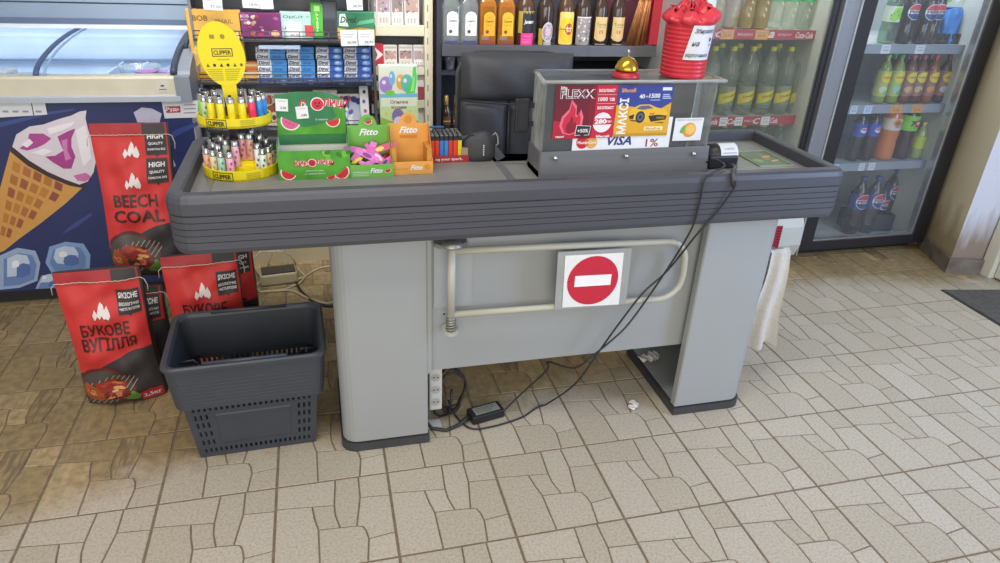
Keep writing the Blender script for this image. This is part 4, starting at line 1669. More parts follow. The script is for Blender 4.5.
UA = (('ЯКІСНЕ', .026, .020, 1.7), ('ЕКОЛОГІЧНО', -.003, .011, 1.75), ('ЧИСТЕ ВУГІЛЛЯ', -.020, .010, 1.75))
EN = (('HIGH', .024, .017, 1.5), ('QUALITY', -.001, .011, 1.4), ('CHARCOAL BAG', -.020, .008, 1.7))
charcoal_bag((.143, .578, 0), .05, .045, 'red and black charcoal bag standing foremost and fully visible, left of the shopping basket', UA, ('БУКОВЕ', 'ВУГІЛЛЯ'), '2,5кг', seed=1)
charcoal_bag((.150, .770, 0), .02, .02, 'charcoal bag squeezed behind the front bag, carrying the tall one with English words', UA, (), None, H=.34, seed=4)
charcoal_bag((.235, .840, .352), -.02, -.15, 'red charcoal bag with English words standing highest against the ice cream freezer', EN, ('BEECH', 'COAL'), '2,5кг', H=.545, seed=2, double=True, dp=.10)
charcoal_bag((.435, .680, 0), .10, .03, 'red charcoal bag half hidden behind the rim of the shopping basket', UA, ('БУКОВЕ', 'ВУГІЛЛЯ'), None, H=.50, seed=3)
charcoal_bag((.468, .860, 0), .04, .02, 'charcoal bag at the very back under the counter end, only its label strip showing', EN, ('BEECH', 'COAL'), None, H=.49, seed=5, dp=.11)

# ------------------------------------------------------------------ shopping basket
BK = (.603, .318, 0)
bask = thing('shopping_basket', 'dark grey plastic shopping basket on the tiles beside the left pedestal', 'shopping basket', BK, .03)
bm_ = mat('basket_plastic', '#3c4048', .42, var=.05, scale=8)
bm_in = mat('basket_plastic', '#3c4048')
HT = .360
BW, BD, TW, TD = .178, .130, .213, .150


def bdim(z):
    k = z / HT
    return BW + (TW - BW) * k, BD + (TD - BD) * k


def wall_panel(m, fn, width, zs, holes, th=.004):
    """one basket wall with real slots: built from the strips between the holes"""
    xs = sorted(set([0, 1] + [x for h in holes for x in (h[0], h[1])]))
    zz = sorted(set(list(zs) + [z for h in holes for z in (h[2], h[3])]))
    for a, b in zip(xs, xs[1:]):
        for c, d in zip(zz, zz[1:]):
            mx_, mz_ = (a + b) / 2, (c + d) / 2
            if any(h[0] - 1e-6 <= mx_ <= h[1] + 1e-6 and h[2] - 1e-6 <= mz_ <= h[3] + 1e-6 for h in holes):
                continue
            V = [fn(a, c, 0), fn(b, c, 0), fn(b, d, 0), fn(a, d, 0), fn(a, c, th), fn(b, c, th), fn(b, d, th), fn(a, d, th)]
            m.raw(V, [(0, 1, 2, 3), (7, 6, 5, 4), (0, 4, 5, 1), (2, 6, 7, 3), (1, 5, 6, 2), (3, 7, 4, 0)], bm_)


m = MB()
zlow, zcol = .0, .215
for side in range(4):
    def wf(u, z, t, side=side):
        w, d = bdim(z)
        w, d = w - t, d - t
        if side == 0:
            return (-w + 2 * w * u, -d, z)
        if side == 1:
            return (w, -d + 2 * d * u, z)
        if side == 2:
            return (w - 2 * w * u, d, z)
        return (-w, d - 2 * d * u, z)
    holes = []
    N_ = 22 if side in (0, 2) else 16
    for k in range(N_):
        u0 = (k + .5) / N_ * .92 + .04
        hw = .010 if side in (0, 2) else .013
        holes.append((u0 - hw, u0 + hw, .018, .034))
        holes.append((u0 - hw, u0 + hw, .185, .205))
    for k in (0, 1, 2, N_ - 3, N_ - 2, N_ - 1):
        u0 = (k + .5) / N_ * .92 + .04
        hw = .010 if side in (0, 2) else .013
        for zc in (.050, .085, .120, .152):
            holes.append((u0 - hw, u0 + hw, zc, zc + .020))
    wall_panel(m, wf, 1, (zlow, .225), holes)
    if side in (0, 2):
        # recessed name panel in the middle
        V = [wf(.22, .055, -.002), wf(.78, .055, -.002), wf(.78, .165, -.002), wf(.22, .165, -.002)]
        fr_ = [wf(.215, .05, 0), wf(.785, .05, 0), wf(.785, .17, 0), wf(.215, .17, 0)]
        m.raw(V + fr_, [(0, 1, 2, 3), (4, 5, 1, 0), (5, 6, 2, 1), (6, 7, 3, 2), (7, 4, 0, 3)], bm_)
w, d = bdim(0)
m.box(-w + .002, w - .002, -d + .002, d - .002, .002, .007, bm_)
m.build('basket_body', bask)
# wide collar around the top
m = MB()


def ring(w, d, r, z):
    return [(x, y, z) for x, y in rrect(-w, -d, w, d, r, 5)]


cw, cd = bdim(.215)
prf = [(cw + .002, cd + .002, .212), (cw + .020, cd + .020, .212), (TW + .018, TD + .018, HT - .008), (TW + .024, TD + .024, HT - .004), (TW + .024, TD + .024, HT + .004), (TW + .018, TD + .018, HT + .008), (TW + .008, TD + .008, HT + .006), (TW + .002, TD + .002, HT - .004), (cw - .003, cd - .003, .22)]
rg = [ring(a, b, .035, z) for a, b, z in prf]
n = len(rg[0])
m.raw([p for r_ in rg for p in r_], [(k * n + i, k * n + (i + 1) % n, (k + 1) * n + (i + 1) % n, (k + 1) * n + i) for k in range(len(prf) - 1) for i in range(n)], bm_, smooth=False)
# faint horizontal ribs on the collar
for k in range(7):
    zz = .232 + k * .013
    kk = (zz - .212) / (HT - .008 - .212)
    a, b = cw + .0195 + (TW - cw - .002) * kk, cd + .0195 + (TD - cd - .002) * kk
    r1 = [(x, y, zz) for x, y in rrect(-a, -b, a, b, .035, 5)]
    m.tube(r1, .0012, bm_, seg=4, closed=True)
m.build('collar', bask)
for s in (-1, 1):
    m = MB()
    m.tube([(-.12, s * (TD + .006), HT + .008), (.12, s * (TD + .006), HT + .008)], .006, bm_, seg=8)
    m.build('handle', bask)
    m = MB()
    m.tube([(s * .207, -.03, HT - .06), (s * .165, -.03, HT - .055), (s * .15, -.03, HT - .075)], .004, bm_, seg=6)
    m.build('handle_hook', bask)

# ------------------------------------------------------------------ sockets, adaptor, cables, litter
m = MB()
SK = (1.186, .205, 0)
t = thing('power_strip', 'white power strip standing on end against the left pedestal inside the knee space', 'power strip', SK, 0)
whp = mat('white_plastic', '#c4c4bf', .45)
m.box(-.022, .022, -.018, .018, .075, .30, whp, bev=.005)
m.build('housing', t)
m = MB()
for z in (.11, .16, .21, .26):
    m.flat(ell(0, z, .016, .016, 20), ink('#a9a9a4'), FR(0, -.0182, 0), .0003)
    for dx in (-.006, .006):
        m.flat(ell(dx, z, .003, .003, 8), BLACK, FR(0, -.0182, 0), .0008)
m.build('socket', t)
m = MB()
m.tube([(0, 0, .08), (.0, .01, .04), (.02, .03, .006), (.05, .04, .005)], .004, blk_plastic, seg=6)
m.box(-.03, .02, -.02, .02, 0, .006, whp)
m.build('cable', t)
cab = mat('black_cable', '#26262a', .45)
m = MB()
coil = []
for i in range(90):
    a = i / 89 * 2 * PI * 3.5
    coil.append((1.255 + .045 * math.cos(a) + .006 * math.sin(i), .26 + .02 * math.sin(a * .5), .10 + .09 * math.sin(a) * (1 - .1 * math.sin(i * .7))))
m.tube(coil, .004, cab, seg=6)
m.tube([(1.24, .24, .012), (1.25, .25, .06), (1.255, .26, .10)], .005, cab, seg=6)
single(m, 'cable_coil', 'bunch of coiled black cable hanging beside the white power strip', 'cable')
AD = (1.368, .213, 0)
ad = thing('power_adapter', 'black power adapter with a pale label lying on the tiles under the counter', 'power adapter', AD, .22)
m = MB()
m.box(-.062, .062, -.030, .030, 0, .034, blk_plastic, bev=.005)
m.build('brick', ad)
m = MB()
m.box(-.045, .048, -.020, .020, .0335, .0348, ink('#8d8f80', .35))
for k in range(4):
    m.box(-.040, .02 + .005 * k, -.014 + k * .008, -.012 + k * .008, .0345, .0351, ink('#4a4b46'))
m.build('label', ad)
m = MB()
m.tube([(-.060, 0, .016), (-.085, -.004, .014), (-.11, -.015, .009), (-.16, -.02, .006), (-.20, .01, .006), (-.215, .03, .03)], [.009, .008, .006, .006, .006, .006], cab, seg=8)
m.build('mains_lead', ad)


def wire(name, pts, r, m_, label):
    # smooth the way-points into a hanging curve
    P = [Vector(p) for p in pts]
    out = []
    for i in range(len(P) - 1):
        p0, p1, p2, p3 = P[max(i - 1, 0)], P[i], P[i + 1], P[min(i + 2, len(P) - 1)]
        for k in range(8):
            t_ = k / 8
            out.append(.5 * ((2 * p1) + (p2 - p0) * t_ + (2 * p0 - 5 * p1 + 4 * p2 - p3) * t_ ** 2 + (3 * p1 - p0 - 3 * p2 + p3) * t_ ** 3))
    out.append(P[-1])
    out = [Vector((q.x, q.y, max(q.z, r))) for q in out]
    w_ = MB()
    w_.tube(out, r, m_, seg=6)
    return single(w_, name, label, 'cable')


def on_front(x, y, Y=0.046):
    return PY(x, y, Y)


wire('thin_cable', [(2.05, .21, DECK + .02), (2.052, .16, .935), (2.053, .10, .932), PY(706, 178, .055), PY(699, 205, .052), PY(690, 232, .055), PY(660, 280, .078), PY(630, 322, .078), PY(612, 340, .075), PY(592, 356, .085), PY(574, 368, .12), PY(548, 362, .20), PY(547, 370, .22), PY(520, 395, .23), PZ(503, 412, .012)], .0032, cab,
     'thin black cable running from the acrylic case down across the gate to the floor adapter')
wire('thin_cable', [(PY(735, 181, .044).x, .044, PY(735, 181, .044).z), PY(733, 190, .046), PY(715, 215, .052), PY(698, 233, .055), PY(668, 270, .078), PY(643, 293, .075), PY(618, 325, .08), PY(600, 350, .09), PY(575, 384, .11), PZ(545, 405, .006), PZ(520, 418, .005), PZ(490, 427, .005), PZ(470, 428, .005), PZ(455, 415, .005), PZ(448, 400, .03)], .0032, cab,
     'thin black cable from the receipt printer falling past the no-entry sign onto the tiles')
tis = mat('white_tissue', '#d6d4cd', .9, var=.04)


def scrap(name, label, loc, rz, s):
    m = MB()
    r_ = random.Random(int(s * 1e5))
    def fn(u, v):
        x, y = (u - .5) * 2, (v - .5) * 2
        return (x * s * (1 - .5 * abs(y)), y * s * .55, .004 + s * .35 * abs(math.sin(x * 2.6 + y * 1.7 + 1)) * (1 - .3 * v))
    m.grid(fn, 10, 8, tis, smooth=False)
    m.grid(lambda u, v: (lambda p: (p[0] * .6 + s * .5, p[1] * 1.2 + s * .3, p[2] * 1.3))(fn(v, u)), 8, 8, tis, smooth=False)
    return single(m, name, label, 'litter', loc, rz)


p = PZ(633, 408)
scrap('paper_scrap', 'crumpled white paper scrap on the tiles in front of the right pedestal', (p.x, p.y, 0), .5, .026)
p = PZ(643, 360, .04)
scrap('paper_scrap', 'white paper scrap lying inside the open right pedestal', (p.x + .02, p.y, .036), -.2, .045)
# cable box and cream wires under the counter, at the foot of the racks
cw_ = mat('cream_cable', '#b9ad8c', .5)
JB = PZ(280, 283)
jb = thing('junction_box', 'cream cable box on the floor under the counter, wires looped around it', 'cable box', (.63, 1.40, 0), .12)
m = MB()
m.box(-.085, .085, -.045, .045, 0, .060, mat('cream_plastic', '#b5ab8c', .5), bev=.012, seg=3)
m.box(-.075, .078, -.040, .040, .060, .064, mat('dark_gap', '#4a443a', .6))
m.build('housing', jb)
m = MB()
m.tube([(-.08, -.03, .03), (-.11, -.06, .02), (-.09, -.10, .006), (.02, -.10, .005), (.09, -.06, .006), (.12, -.02, .02), (.09, .02, .05)], .004, cw_, seg=6)
m.tube([(-.09, .02, .03), (-.12, .04, .10), (-.06, .06, .14), (.03, .06, .12), (.08, .05, .20)], .0045, cw_, seg=6)
m.tube([(-.05, .05, .05), (0, .08, .13), (.07, .07, .10), (.09, .06, .05)], .0045, cw_, seg=6)
m.build('looped_wires', jb)
wire('cream_cable', [PZ(262, 292, .006), PZ(276, 291, .005), PZ(292, 291, .005), PZ(305, 297, .005), PZ(318, 302, .005), PZ(332, 303, .005), (.95, 1.22, .005)], .006, cw_, 'cream cable snaking across the floor behind the shopping basket')
wire('cream_cable', [PZ(293, 282, .005), PZ(303, 277, .005), PZ(318, 269, .005), PZ(332, 266, .005), (1.0, 1.5, .005)], .005, cw_, 'cream cable on the floor nearest the plinth of the racks')
wire('black_cord', [PY(290, 267, 1.45), PZ(295, 280, .01), PZ(302, 292, .005), PZ(316, 303, .005), PZ(334, 306, .005), (.97, 1.18, .005)], .006, cab, 'black cord crossing the cream cables behind the basket')
# ================================================================== ICE CREAM FREEZER
FZ = (-.62, 1.80, 0)
fz = thing('ice_cream_freezer', 'long ice cream display freezer with a blue cone picture on its front', 'freezer', FZ)
FT = TR(-FZ[0], -FZ[1], -FZ[2])
FX0, FX1, FY = -1.70, .372, 1.355
fz_white = mat('freezer_white', '#c9ced6', .4)
fz_cream = mat('freezer_cream', '#c9c2ae', .4)
fz_grey = mat('freezer_grey', '#7e8591', .45)
fz_hood = mat('freezer_hood', '#8b9db3', .35, .2, var=.05, scale=4)
m = MB(FT)
m.box(FX0, FX1, FY + .01, 2.26, .07, .62, fz_white)
m.box(FX0, FX1, 2.16, 2.26, .62, 1.10, fz_white)
m.box(FX0, FX0 + .05, FY + .05, 2.16, .62, .95, fz_white)
m.box(FX1 - .05, FX1 - .01, FY + .05, 2.16, .62, .95, fz_white)
m.box(FX0, FX1, FY + .01, FY + .06, .62, .90, fz_white)
m.build('cabinet', fz)
m = MB(FT)
m.box(FX0 + .01, FX1 - .02, FY + .03, 2.2, 0, .075, mat('freezer_kick', '#26262b', .5))
m.build('kick_plate', fz)
# front picture: a printed panel
m = MB(FT)
z0, z1 = .068, .872
navy = mat('poster_navy', '#27315f', .45, var=.12, scale=2)
m.box(FX0, FX1 - .005, FY - .006, FY + .01, z0, z1, navy)
A = FR(0, FY - .0062, 0)


def pf(x, y):
    q = PY(x, y, FY)
    return (q.x, q.z)


def pp_(pts):
    return [pf(*p) for p in pts]


sw = ink('#3a4a86')
m.flat(pp_([(0, 122), (20, 118), (45, 112), (75, 108), (75, 110), (45, 115), (20, 122), (0, 127)]), sw, A, .0004)
m.flat(pp_([(150, 150), (175, 130), (200, 120), (200, 124), (178, 135), (152, 156)]), sw, A, .0004)
m.flat(pp_([(60, 235), (75, 222), (92, 212), (92, 215), (78, 226)]), sw, A, .0004)
cone_edge = [(11, 150), (0, 190), (0, 252), (5, 250), (20, 238), (42, 222), (66, 203), (83, 187), (60, 180), (35, 167)]
m.flat(pp_(cone_edge), ink('#c8944f'), A, .0006)
# waffle squares
for k in range(7):
    for j in range(6):
        fx = lambda a, b: (13 + a * 10.5 - b * 2.2 - max(0, b - 1) * a * 1.0, 158 + b * 13 + a * 5.0 - b * a * .55)
        a0, b0 = k + .12, j + .12
        q = [fx(a0, b0), fx(a0 + .72, b0 + .06), fx(a0 + .72, b0 + .74), fx(a0, b0 + .70)]
        if all(0 <= p[0] and p[1] < 246 - p[0] * .72 for p in q):
            m.flat(pp_(q), ink(['#b5793a', '#a86a3c', '#96563a', '#ad6f36'][(k + j) % 4] if k < 4 else '#8e4a44'), A, .0010)
m.flat(pp_([(13, 146), (30, 160), (52, 172), (72, 180), (86, 184), (86, 188), (70, 185), (50, 177), (28, 165), (11, 151)]), ink('#3a2a2e'), A, .0012)
swirl = [(13, 146), (17, 134), (30, 126), (44, 124), (58, 119), (72, 115), (80, 111), (87, 110), (86, 118), (89, 130), (93, 142), (97, 158), (94, 172), (88, 181), (80, 184), (66, 179), (48, 171), (30, 160)]
m.flat(pp_(swirl), ink('#d3c9d3'), A, .0014)
m.flat(pp_([(30, 133), (44, 133), (52, 138), (46, 143), (38, 147), (28, 150), (20, 148), (28, 142)]), ink('#a8468c'), A, .0020)
m.flat(pp_([(58, 136), (70, 130), (76, 128), (72, 138), (72, 146), (76, 156), (72, 168), (64, 168), (54, 162), (46, 156), (56, 155), (64, 150)]), ink('#a03c84'), A, .0020)
m.flat(pp_([(62, 140), (68, 138), (68, 150), (72, 158), (66, 160)]), ink('#c878b0'), A, .0024)
m.flat(pp_([(74, 175), (86, 172), (92, 176), (86, 181), (78, 180)]), ink('#c26aa2'), A, .0020)
for pts in ([(48, 128), (62, 124), (76, 121), (72, 126), (60, 131), (50, 134)], [(76, 130), (86, 124), (90, 140), (92, 158), (84, 166), (80, 150)], [(22, 144), (30, 138), (34, 142), (28, 147)], [(32, 152), (44, 148), (54, 150), (44, 155)]):
    m.flat(pp_(pts), ink('#e6dfe6'), A, .0026)
# ice cubes
ice = [([(0, 255), (18, 247), (36, 250), (41, 262), (38, 280), (20, 287), (0, 289)], '#93a6c6'), ([(46, 262), (50, 246), (66, 241), (84, 243), (91, 254), (90, 268), (70, 274), (52, 272)], '#7f9ccd'), ([(36, 288), (42, 275), (56, 272), (60, 281), (58, 287)], '#8ea2c6')]
for k, (pts, c) in enumerate(ice):
    m.flat(pp_(pts), ink(c), A, .0012)
    cx = sum(p[0] for p in pts) / len(pts)
    cy = sum(p[1] for p in pts) / len(pts)
    sh = lambda s, dx, dy: [(cx + (p[0] - cx) * s + dx, cy + (p[1] - cy) * s + dy) for p in pts]
    m.flat(pp_(sh(.8, 0, 1)), ink('#6580b4'), A, .0016)
    m.flat(pp_(sh(.55, -2, -3)), ink('#b7c6dc'), A, .0020)
    m.flat(pp_(sh(.34, 3, 2)), ink('#4f6ba6'), A, .0024)
    m.flat(pp_(sh(.18, -5, -4)), ink('#dfe5ee'), A, .0028)
# second cone mostly hidden behind the bags
m.flat(pp_([(134, 112), (142, 107), (152, 108), (162, 113), (160, 122), (138, 122)]), ink('#b7b3c8'), A, .0012)
m.flat(pp_([(160, 150), (172, 155), (176, 165), (170, 172), (158, 168)]), ink('#a9a8c2'), A, .0012)
fpnl = m.build('front_picture', fz)
for pts, lines in (([(0, 102), (31.5, 102), (34, 115), (0, 117)], 3), ([(32.5, 102), (45.5, 102.5), (48, 114), (35, 115)], 1), ([(162, 101), (198, 100), (198, 117), (165, 118)], 4)):
    m = MB(FT)
    m.flat(pp_(pts), ink('#cfd1d6'), A, .0016)
    if lines == 4:
        m.flat(pp_([(165, 106), (180.5, 105.5), (181, 112), (167, 112.5)]), ink('#b0354f'), A, .002)
        c_ = pf(173.2, 109)
        m.text('Рудь', c_[0], c_[1], .05, .018, WHITE, A, .0025, .02)
        for k in range(3):
            m.flat(pp_([(184, 104 + 4 * k), (196, 103.6 + 4 * k), (196, 104.6 + 4 * k), (184, 105 + 4 * k)]), ink('#7d7f8c'), A, .002)
    else:
        for k in range(lines):
            m.flat(pp_([(3 + 10 * k + (33 if lines == 1 else 0), 110), (9 + 10 * k + (33 if lines == 1 else 0), 110), (9.5 + 10 * k + (33 if lines == 1 else 0), 112), (3.5 + 10 * k + (33 if lines == 1 else 0), 112)]), ink('#8b8d96'), A, .002)
    m.build('price_sticker', fpnl)
m = MB(FT)
ledge = [(1.335, .872), (1.335, .893), (1.345, .897), (1.345, .958), (1.355, .966), (1.41, .966), (1.41, .872)]
YZ = Matrix(((0, 0, 1, 0), (1, 0, 0, 0), (0, 1, 0, 0), (0, 0, 0, 1)))
m.prism([(1.345, .893), (1.345, .958), (1.355, .966), (1.41, .966), (1.41, .893)], FX0, FX1 - .03, fz_cream, YZ)
m.prism([(1.335, .870), (1.335, .890), (1.345, .894), (1.41, .894), (1.41, .870)], FX0, FX1 - .03, mat('freezer_lip', '#aab0bb', .4), YZ)
q = pf(163, 86)
m.prism(rrect(q[0] - .024, q[1] - .022, q[0] + .024, q[1] + .022, .003), 0, .001, ink('#c9c4b8'), FR(0, 1.3445, 0))
m.flat(rect(q[0] - .006, q[1], q[0] + .006, q[1] + .006), BLACK, FR(0, 1.3433, 0), .0004)
m.flat(rect(q[0] - .014, q[1] - .013, q[0] + .014, q[1] - .009), ink('#6f6f6f'), FR(0, 1.3433, 0), .0004)
m.build('front_ledge', fz)
prof_g = [(1.372 + (2.03 - 1.372) * (1 - math.cos(a)) ** .9, .964 + .088 * math.sin(a)) for a in [PI / 2 * i / 12 for i in range(13)]]
gl = clear('freezer_glass', (.94, .97, 1.0), .6, .02)
m = MB(FT)
m.raw([(x, y, z) for x in (FX0, FX1 - .05) for y, z in prof_g], [(i, i + 1, 13 + i + 1, 13 + i) for i in range(12)], gl, smooth=True)
m.build('curved_glass', fz)
for xc in (-.165,):
    m = MB(FT)
    m.tube([(xc, y, z + .003) for y, z in prof_g], .011, mat('gasket_blue', '#3f5277', .4), seg=8, flat=.6)
    m.tube([(xc + .03, y, z + .003) for y, z in prof_g], .006, mat('gasket_light', '#8aa3c4', .3), seg=6, flat=.6)
    m.build('glass_joint', fz)
m = MB(FT)
ec = [(1.338, .868), (1.338, .965)] + [(y, z + .004) for y, z in prof_g] + [(2.26, 1.06), (2.26, .868)]
m.prism(ec, FX1 - .045, FX1 + .012, fz_grey, YZ)
m.tube([(FX1 - .048, y, z + .006) for y, z in prof_g], .014, mat('gasket_dark', '#333f52', .4), seg=8)
m.build('end_cap', fz)
m = MB(FT)
m.box(FX0, FX1 - .03, 1.96, 2.26, 1.070, 1.080, fz_white)
m.box(FX0, FX1 - .03, 1.955, 1.965, 1.064, 1.080, mat('hood_edge_white', '#dfe6ee', .3))
m.box(FX0, FX1 - .03, 1.97, 2.25, 1.080, 1.104, mat('hood_band', '#5c6c88', .4))
m.box(FX0, FX1 - .03, 1.98, 2.25, 1.104, 1.165, fz_hood)
m.box(FX0, FX1 - .03, 1.985, 2.25, 1.165, 1.172, mat('hood_gap', '#39465c', .5))
m.box(FX0, FX1 - .03, 1.98, 2.25, 1.172, 1.32, fz_hood)
m.build('hood', fz)
q = PY(186, 46, 1.60)
m = MB(FT)
hp = [PY(*p, 1.62) for p in ((184, 55), (188, 39))]
m.tube([hp[0], hp[1]], .016, mat('gasket_dark', '#333f52', .4), seg=8, flat=.5)
m.build('glass_handle', fz)
tubm = mat('tub_white', '#b7c6da', .35)
m = MB(FT)
m.box(FX0 + .05, FX1 - .06, 2.10, 2.15, .62, 1.05, tubm)
m.box(FX0 + .05, FX1 - .06, FY + .07, 2.10, .80, .82, tubm)
m.box(FX0 + .05, FX1 - .06, 2.075, 2.105, .902, .908, mat('tub_gap', '#5f7a94', .5))
m.build('tub_lining', fz)
m = MB(FT)
for xc in (-.02, .085):
    m.box(xc, xc + .006, FY + .08, 2.09, .82, .90, tubm)
m.build('divider', fz)
fl_ = bpy.data.lights.new('freezer_lamp', 'AREA')
fl_.shape, fl_.size, fl_.size_y, fl_.energy, fl_.color = 'RECTANGLE', 1.9, .06, 3.2, (.86, .94, 1.0)
lo = bpy.data.objects.new('freezer_lamp', fl_)
COL.objects.link(lo)
lo.location = (-.68, 2.0, 1.045)
lo.rotation_euler = (.5, 0, 0)
# things in the freezer
for k, (x, hx, dn) in enumerate(((.185, '#c86ac0', 'pink-purple ice cream tub'), (.278, '#b98ad0', 'lilac ice cream tub'))):
    t = thing('ice_cream_tub', '%s under the glass at the right end of the freezer' % dn, 'ice cream', (x, 1.56, .82))
    m = MB()
    m.lathe([(.034, 0), (.044, .125), (.044, .13)], ink(hx, .4), None, 18)
    m.build('cup', t)
    m = MB()
    m.lathe([(.046, .128), (.046, .138), (.0, .138)], clear('film_lid', (.9, .95, 1), .9, .1, .15), None, 18)
    m.build('lid', t)
for k in range(5):
    rk = random.Random(k)
    m = MB()
    m.box(-.055, .055, -.045, .045, 0, .125 + .012 * (k % 2), [ink('#b7d0de', .4), ink('#cfdde6', .4), ink('#94b7cc', .4)][k % 3], bev=.008)
    m.box(-.035, .035, -.0452, .0452, .06, .11, ink(['#8fa6b8', '#a9b7c0', '#7d99ae'][k % 3], .4))
    single(m, 'frozen_pack', 'pale frosted pack in the far left freezer bay, %s' % ['nearest the curved joint', 'second from the joint', 'middle one', 'fourth from the joint', 'farthest from the joint'][k], 'frozen food', (-.245 - .115 * k, 1.52 + .04 * (k % 2), .82), .1 * (k - 2), 'frozen packs in the left bay')
m = MB()
m.lathe([(.055, 0), (.085, .12), (.088, .126), (.082, .120), (.052, .01), (.0, .01)], clear('basket_film', (.85, .93, .97), .9, .1, .25), None, 20)
single(m, 'plastic_dish', 'clear plastic dish under the freezer glass beside the pink tub', 'dish', (.13, 1.70, .82))
# ================================================================== SWEETS RACK AND CIGARETTE RACK BEHIND THE COUNTER
RY_ = 1.55
rack_grey = mat('rack_grey', '#77797e', .5, var=.05)
wire_m = mat('rack_wire', '#5b5c63', .4, .5)
RK = (.765, 1.64, 0)
rack = thing('sweets_rack', 'grey wire rack of chewing gum and sweets behind the counter', 'rack', RK)
RT = TR(-RK[0], -RK[1], -RK[2])
m = MB(RT)
m.box(.395, 1.125, 1.672, 1.69, .10, 1.62, rack_grey)
m.box(.388, .40, 1.55, 1.69, .0, 1.62, rack_grey)
m.build('back_panel', rack)
m = MB(RT)
m.box(.395, 1.36, 1.60, 1.69, .0, .10, mat('cream_plinth', '#b9ad90', .5, var=.06))
m.build('plinth', rack)


def wire_shelf(z, x0, x1, y0=1.50, y1=1.672, lip=.035):
    m = MB(RT)
    m.box(x0, x1, y0, y1, z - .006, z, wire_m)
    for k in range(3):
        m.tube([(x0, y0, z + lip * k / 2), (x1, y0, z + lip * k / 2)], .0022, wire_m, seg=5)
    n = int((x1 - x0) / .06)
    for k in range(n + 1):
        xx = x0 + (x1 - x0) * k / n
        m.tube([(xx, y0, z - .004), (xx, y0, z + lip)], .002, wire_m, seg=5)
    return m.build('wire_shelf', rack)


def zof(py, Y=RY_, px=320):
    return PY(px, py, Y).z


Z1, Z2, Z3, Z4 = zof(39), zof(80), zof(126), zof(10) + .0
wire_shelf(Z1, .40, 1.12)
wire_shelf(Z2, .40, 1.12)
wire_shelf(Z3, .40, 1.12)
wire_shelf(Z1 + .215, .40, 1.12)


def quad_pack(px0, py0, px1, py1, Y, dep, zb=None):
    a, b = PY(px0, py1, Y), PY(px1, py0, Y)
    w = b.x - a.x
    z0 = a.z if zb is None else zb
    return ((a.x + b.x) / 2, Y + dep / 2, z0), w, b.z - z0


def card_pack(name, label, cat, pxr, Y, dep, hexc, art=None, group=None, zb=None, tilt=0.0, lean=0.0):
    loc, w, h = quad_pack(*pxr, Y, dep, zb)
    t = thing(name, label, cat, loc, 0, group, rot=(lean, tilt, 0))
    m = MB()
    m.box(-w / 2, w / 2, -dep / 2, dep / 2, 0, h, ink(hexc, .4), bev=min(.003, dep * .3), seg=1)
    if art:
        art(m, FR(-w / 2, -dep / 2 - .0003, 0) @ Matrix.Diagonal((w, h, 1, 1)))
    m.build('carton', t)
    return t


def specks(cols, n, sd, s=.06, asp=1.0):
    def f(m, A):
        r = random.Random(sd)
        for i in range(n):
            x, y = r.uniform(.08, .92), r.uniform(.08, .92)
            m.flat(ell(x, y, s * r.uniform(.5, 1.3), s * asp * r.uniform(.5, 1.3), 8, rot=r.random() * 3), ink(cols[i % len(cols)], .4), A, .0002 + .00005 * i)
    return f


def a_gold(m, A):
    m.flat(rect(0, 0, 1, .12), ink('#a87f33', .4), A, .0001)
    m.text('BOB', .25, .88, .28, .08, ink('#7a5b26'), A, .0006, .03)
    m.text('SNAIL', .68, .84, .32, .06, ink('#8f6a2c'), A, .0006, .02)
    for k in range(6):
        m.flat([(.05 + .16 * k, .18 + .06 * (k % 2)), (.20 + .16 * k, .30), (.10 + .16 * k, .52 + .1 * (k % 3)), (.04 + .15 * k, .40)], ink(['#e5bd6a', '#b78a3c', '#dcd0ba'][k % 3], .4), A, .0003)


card_pack('sweets_packet', 'golden sweets carton standing behind the oval yellow card', 'sweets', (196, 10, 240, 84), RY_, .03, '#cf9f45', a_gold, zb=Z2 + .002)


def a_purple(m, A):
    m.text('BOB', .14, .86, .2, .13, ink('#d8b7cf'), A, .0006, .03)
    m.text('SNAIL', .14, .72, .2, .07, ink('#c79dbd'), A, .0006, .02)
    specks(['#d98a6a', '#c23a4a', '#e9d9c9', '#b45aa0', '#e0b090'], 12, 4, .05, 1.3)(m, A)
    m.flat(ell(.82, .18, .10, .14, 14), ink('#e2b58a'), A, .0012)
    m.flat(ell(.30, .20, .06, .10, 10), ink('#cf4a3a'), A, .0012)
    m.flat(ell(.22, .60, .05, .07, 10), ink('#efe3e8'), A, .0012)


card_pack('sweets_packet', 'purple sweets box with fruit pictures on the upper rack shelf', 'sweets', (241, 13, 281, 38.5), RY_, .05, '#7d2f6d', a_purple, zb=Z1 + .002)


def a_teal(m, A):
    m.text('Орбіт', .4, .8, .6, .14, ink('#4a7a6a'), A, .0006, .02)
    specks(['#9fc9c5', '#e3ece8', '#c24a4a', '#7fb0b5'], 10, 9, .07)(m, A)
    m.flat(rect(.72, .1, .98, .5), ink('#c0424a'), A, .0012)
    m.flat(rect(.18, .02, .62, .62), ink('#dcdcd8'), A, .0016)
    m.text('40,00', .42, .12, .28, .10, ink('#55555a'), A, .002, .01)


card_pack('gum_packet', 'pale teal gum box behind a white price card, beside the purple box', 'gum', (281.5, 12, 313, 38.5), RY_, .04, '#a9c4c2', a_teal, zb=Z1 + .002)


def a_green(m, A):
    m.flat(rect(.1, .05, .9, .95), ink('#4fa63a'), A, .0001)
    m.text('MINT', .5, .45, .55, .16, ink('#c9eab0'), A @ TR(.5, .45, 0) @ RZ(PI / 2) @ TR(-.5, -.45, 0), .0006, .02)
    m.flat(rect(.3, .75, .7, .9), ink('#9fdc7a'), A, .0003)


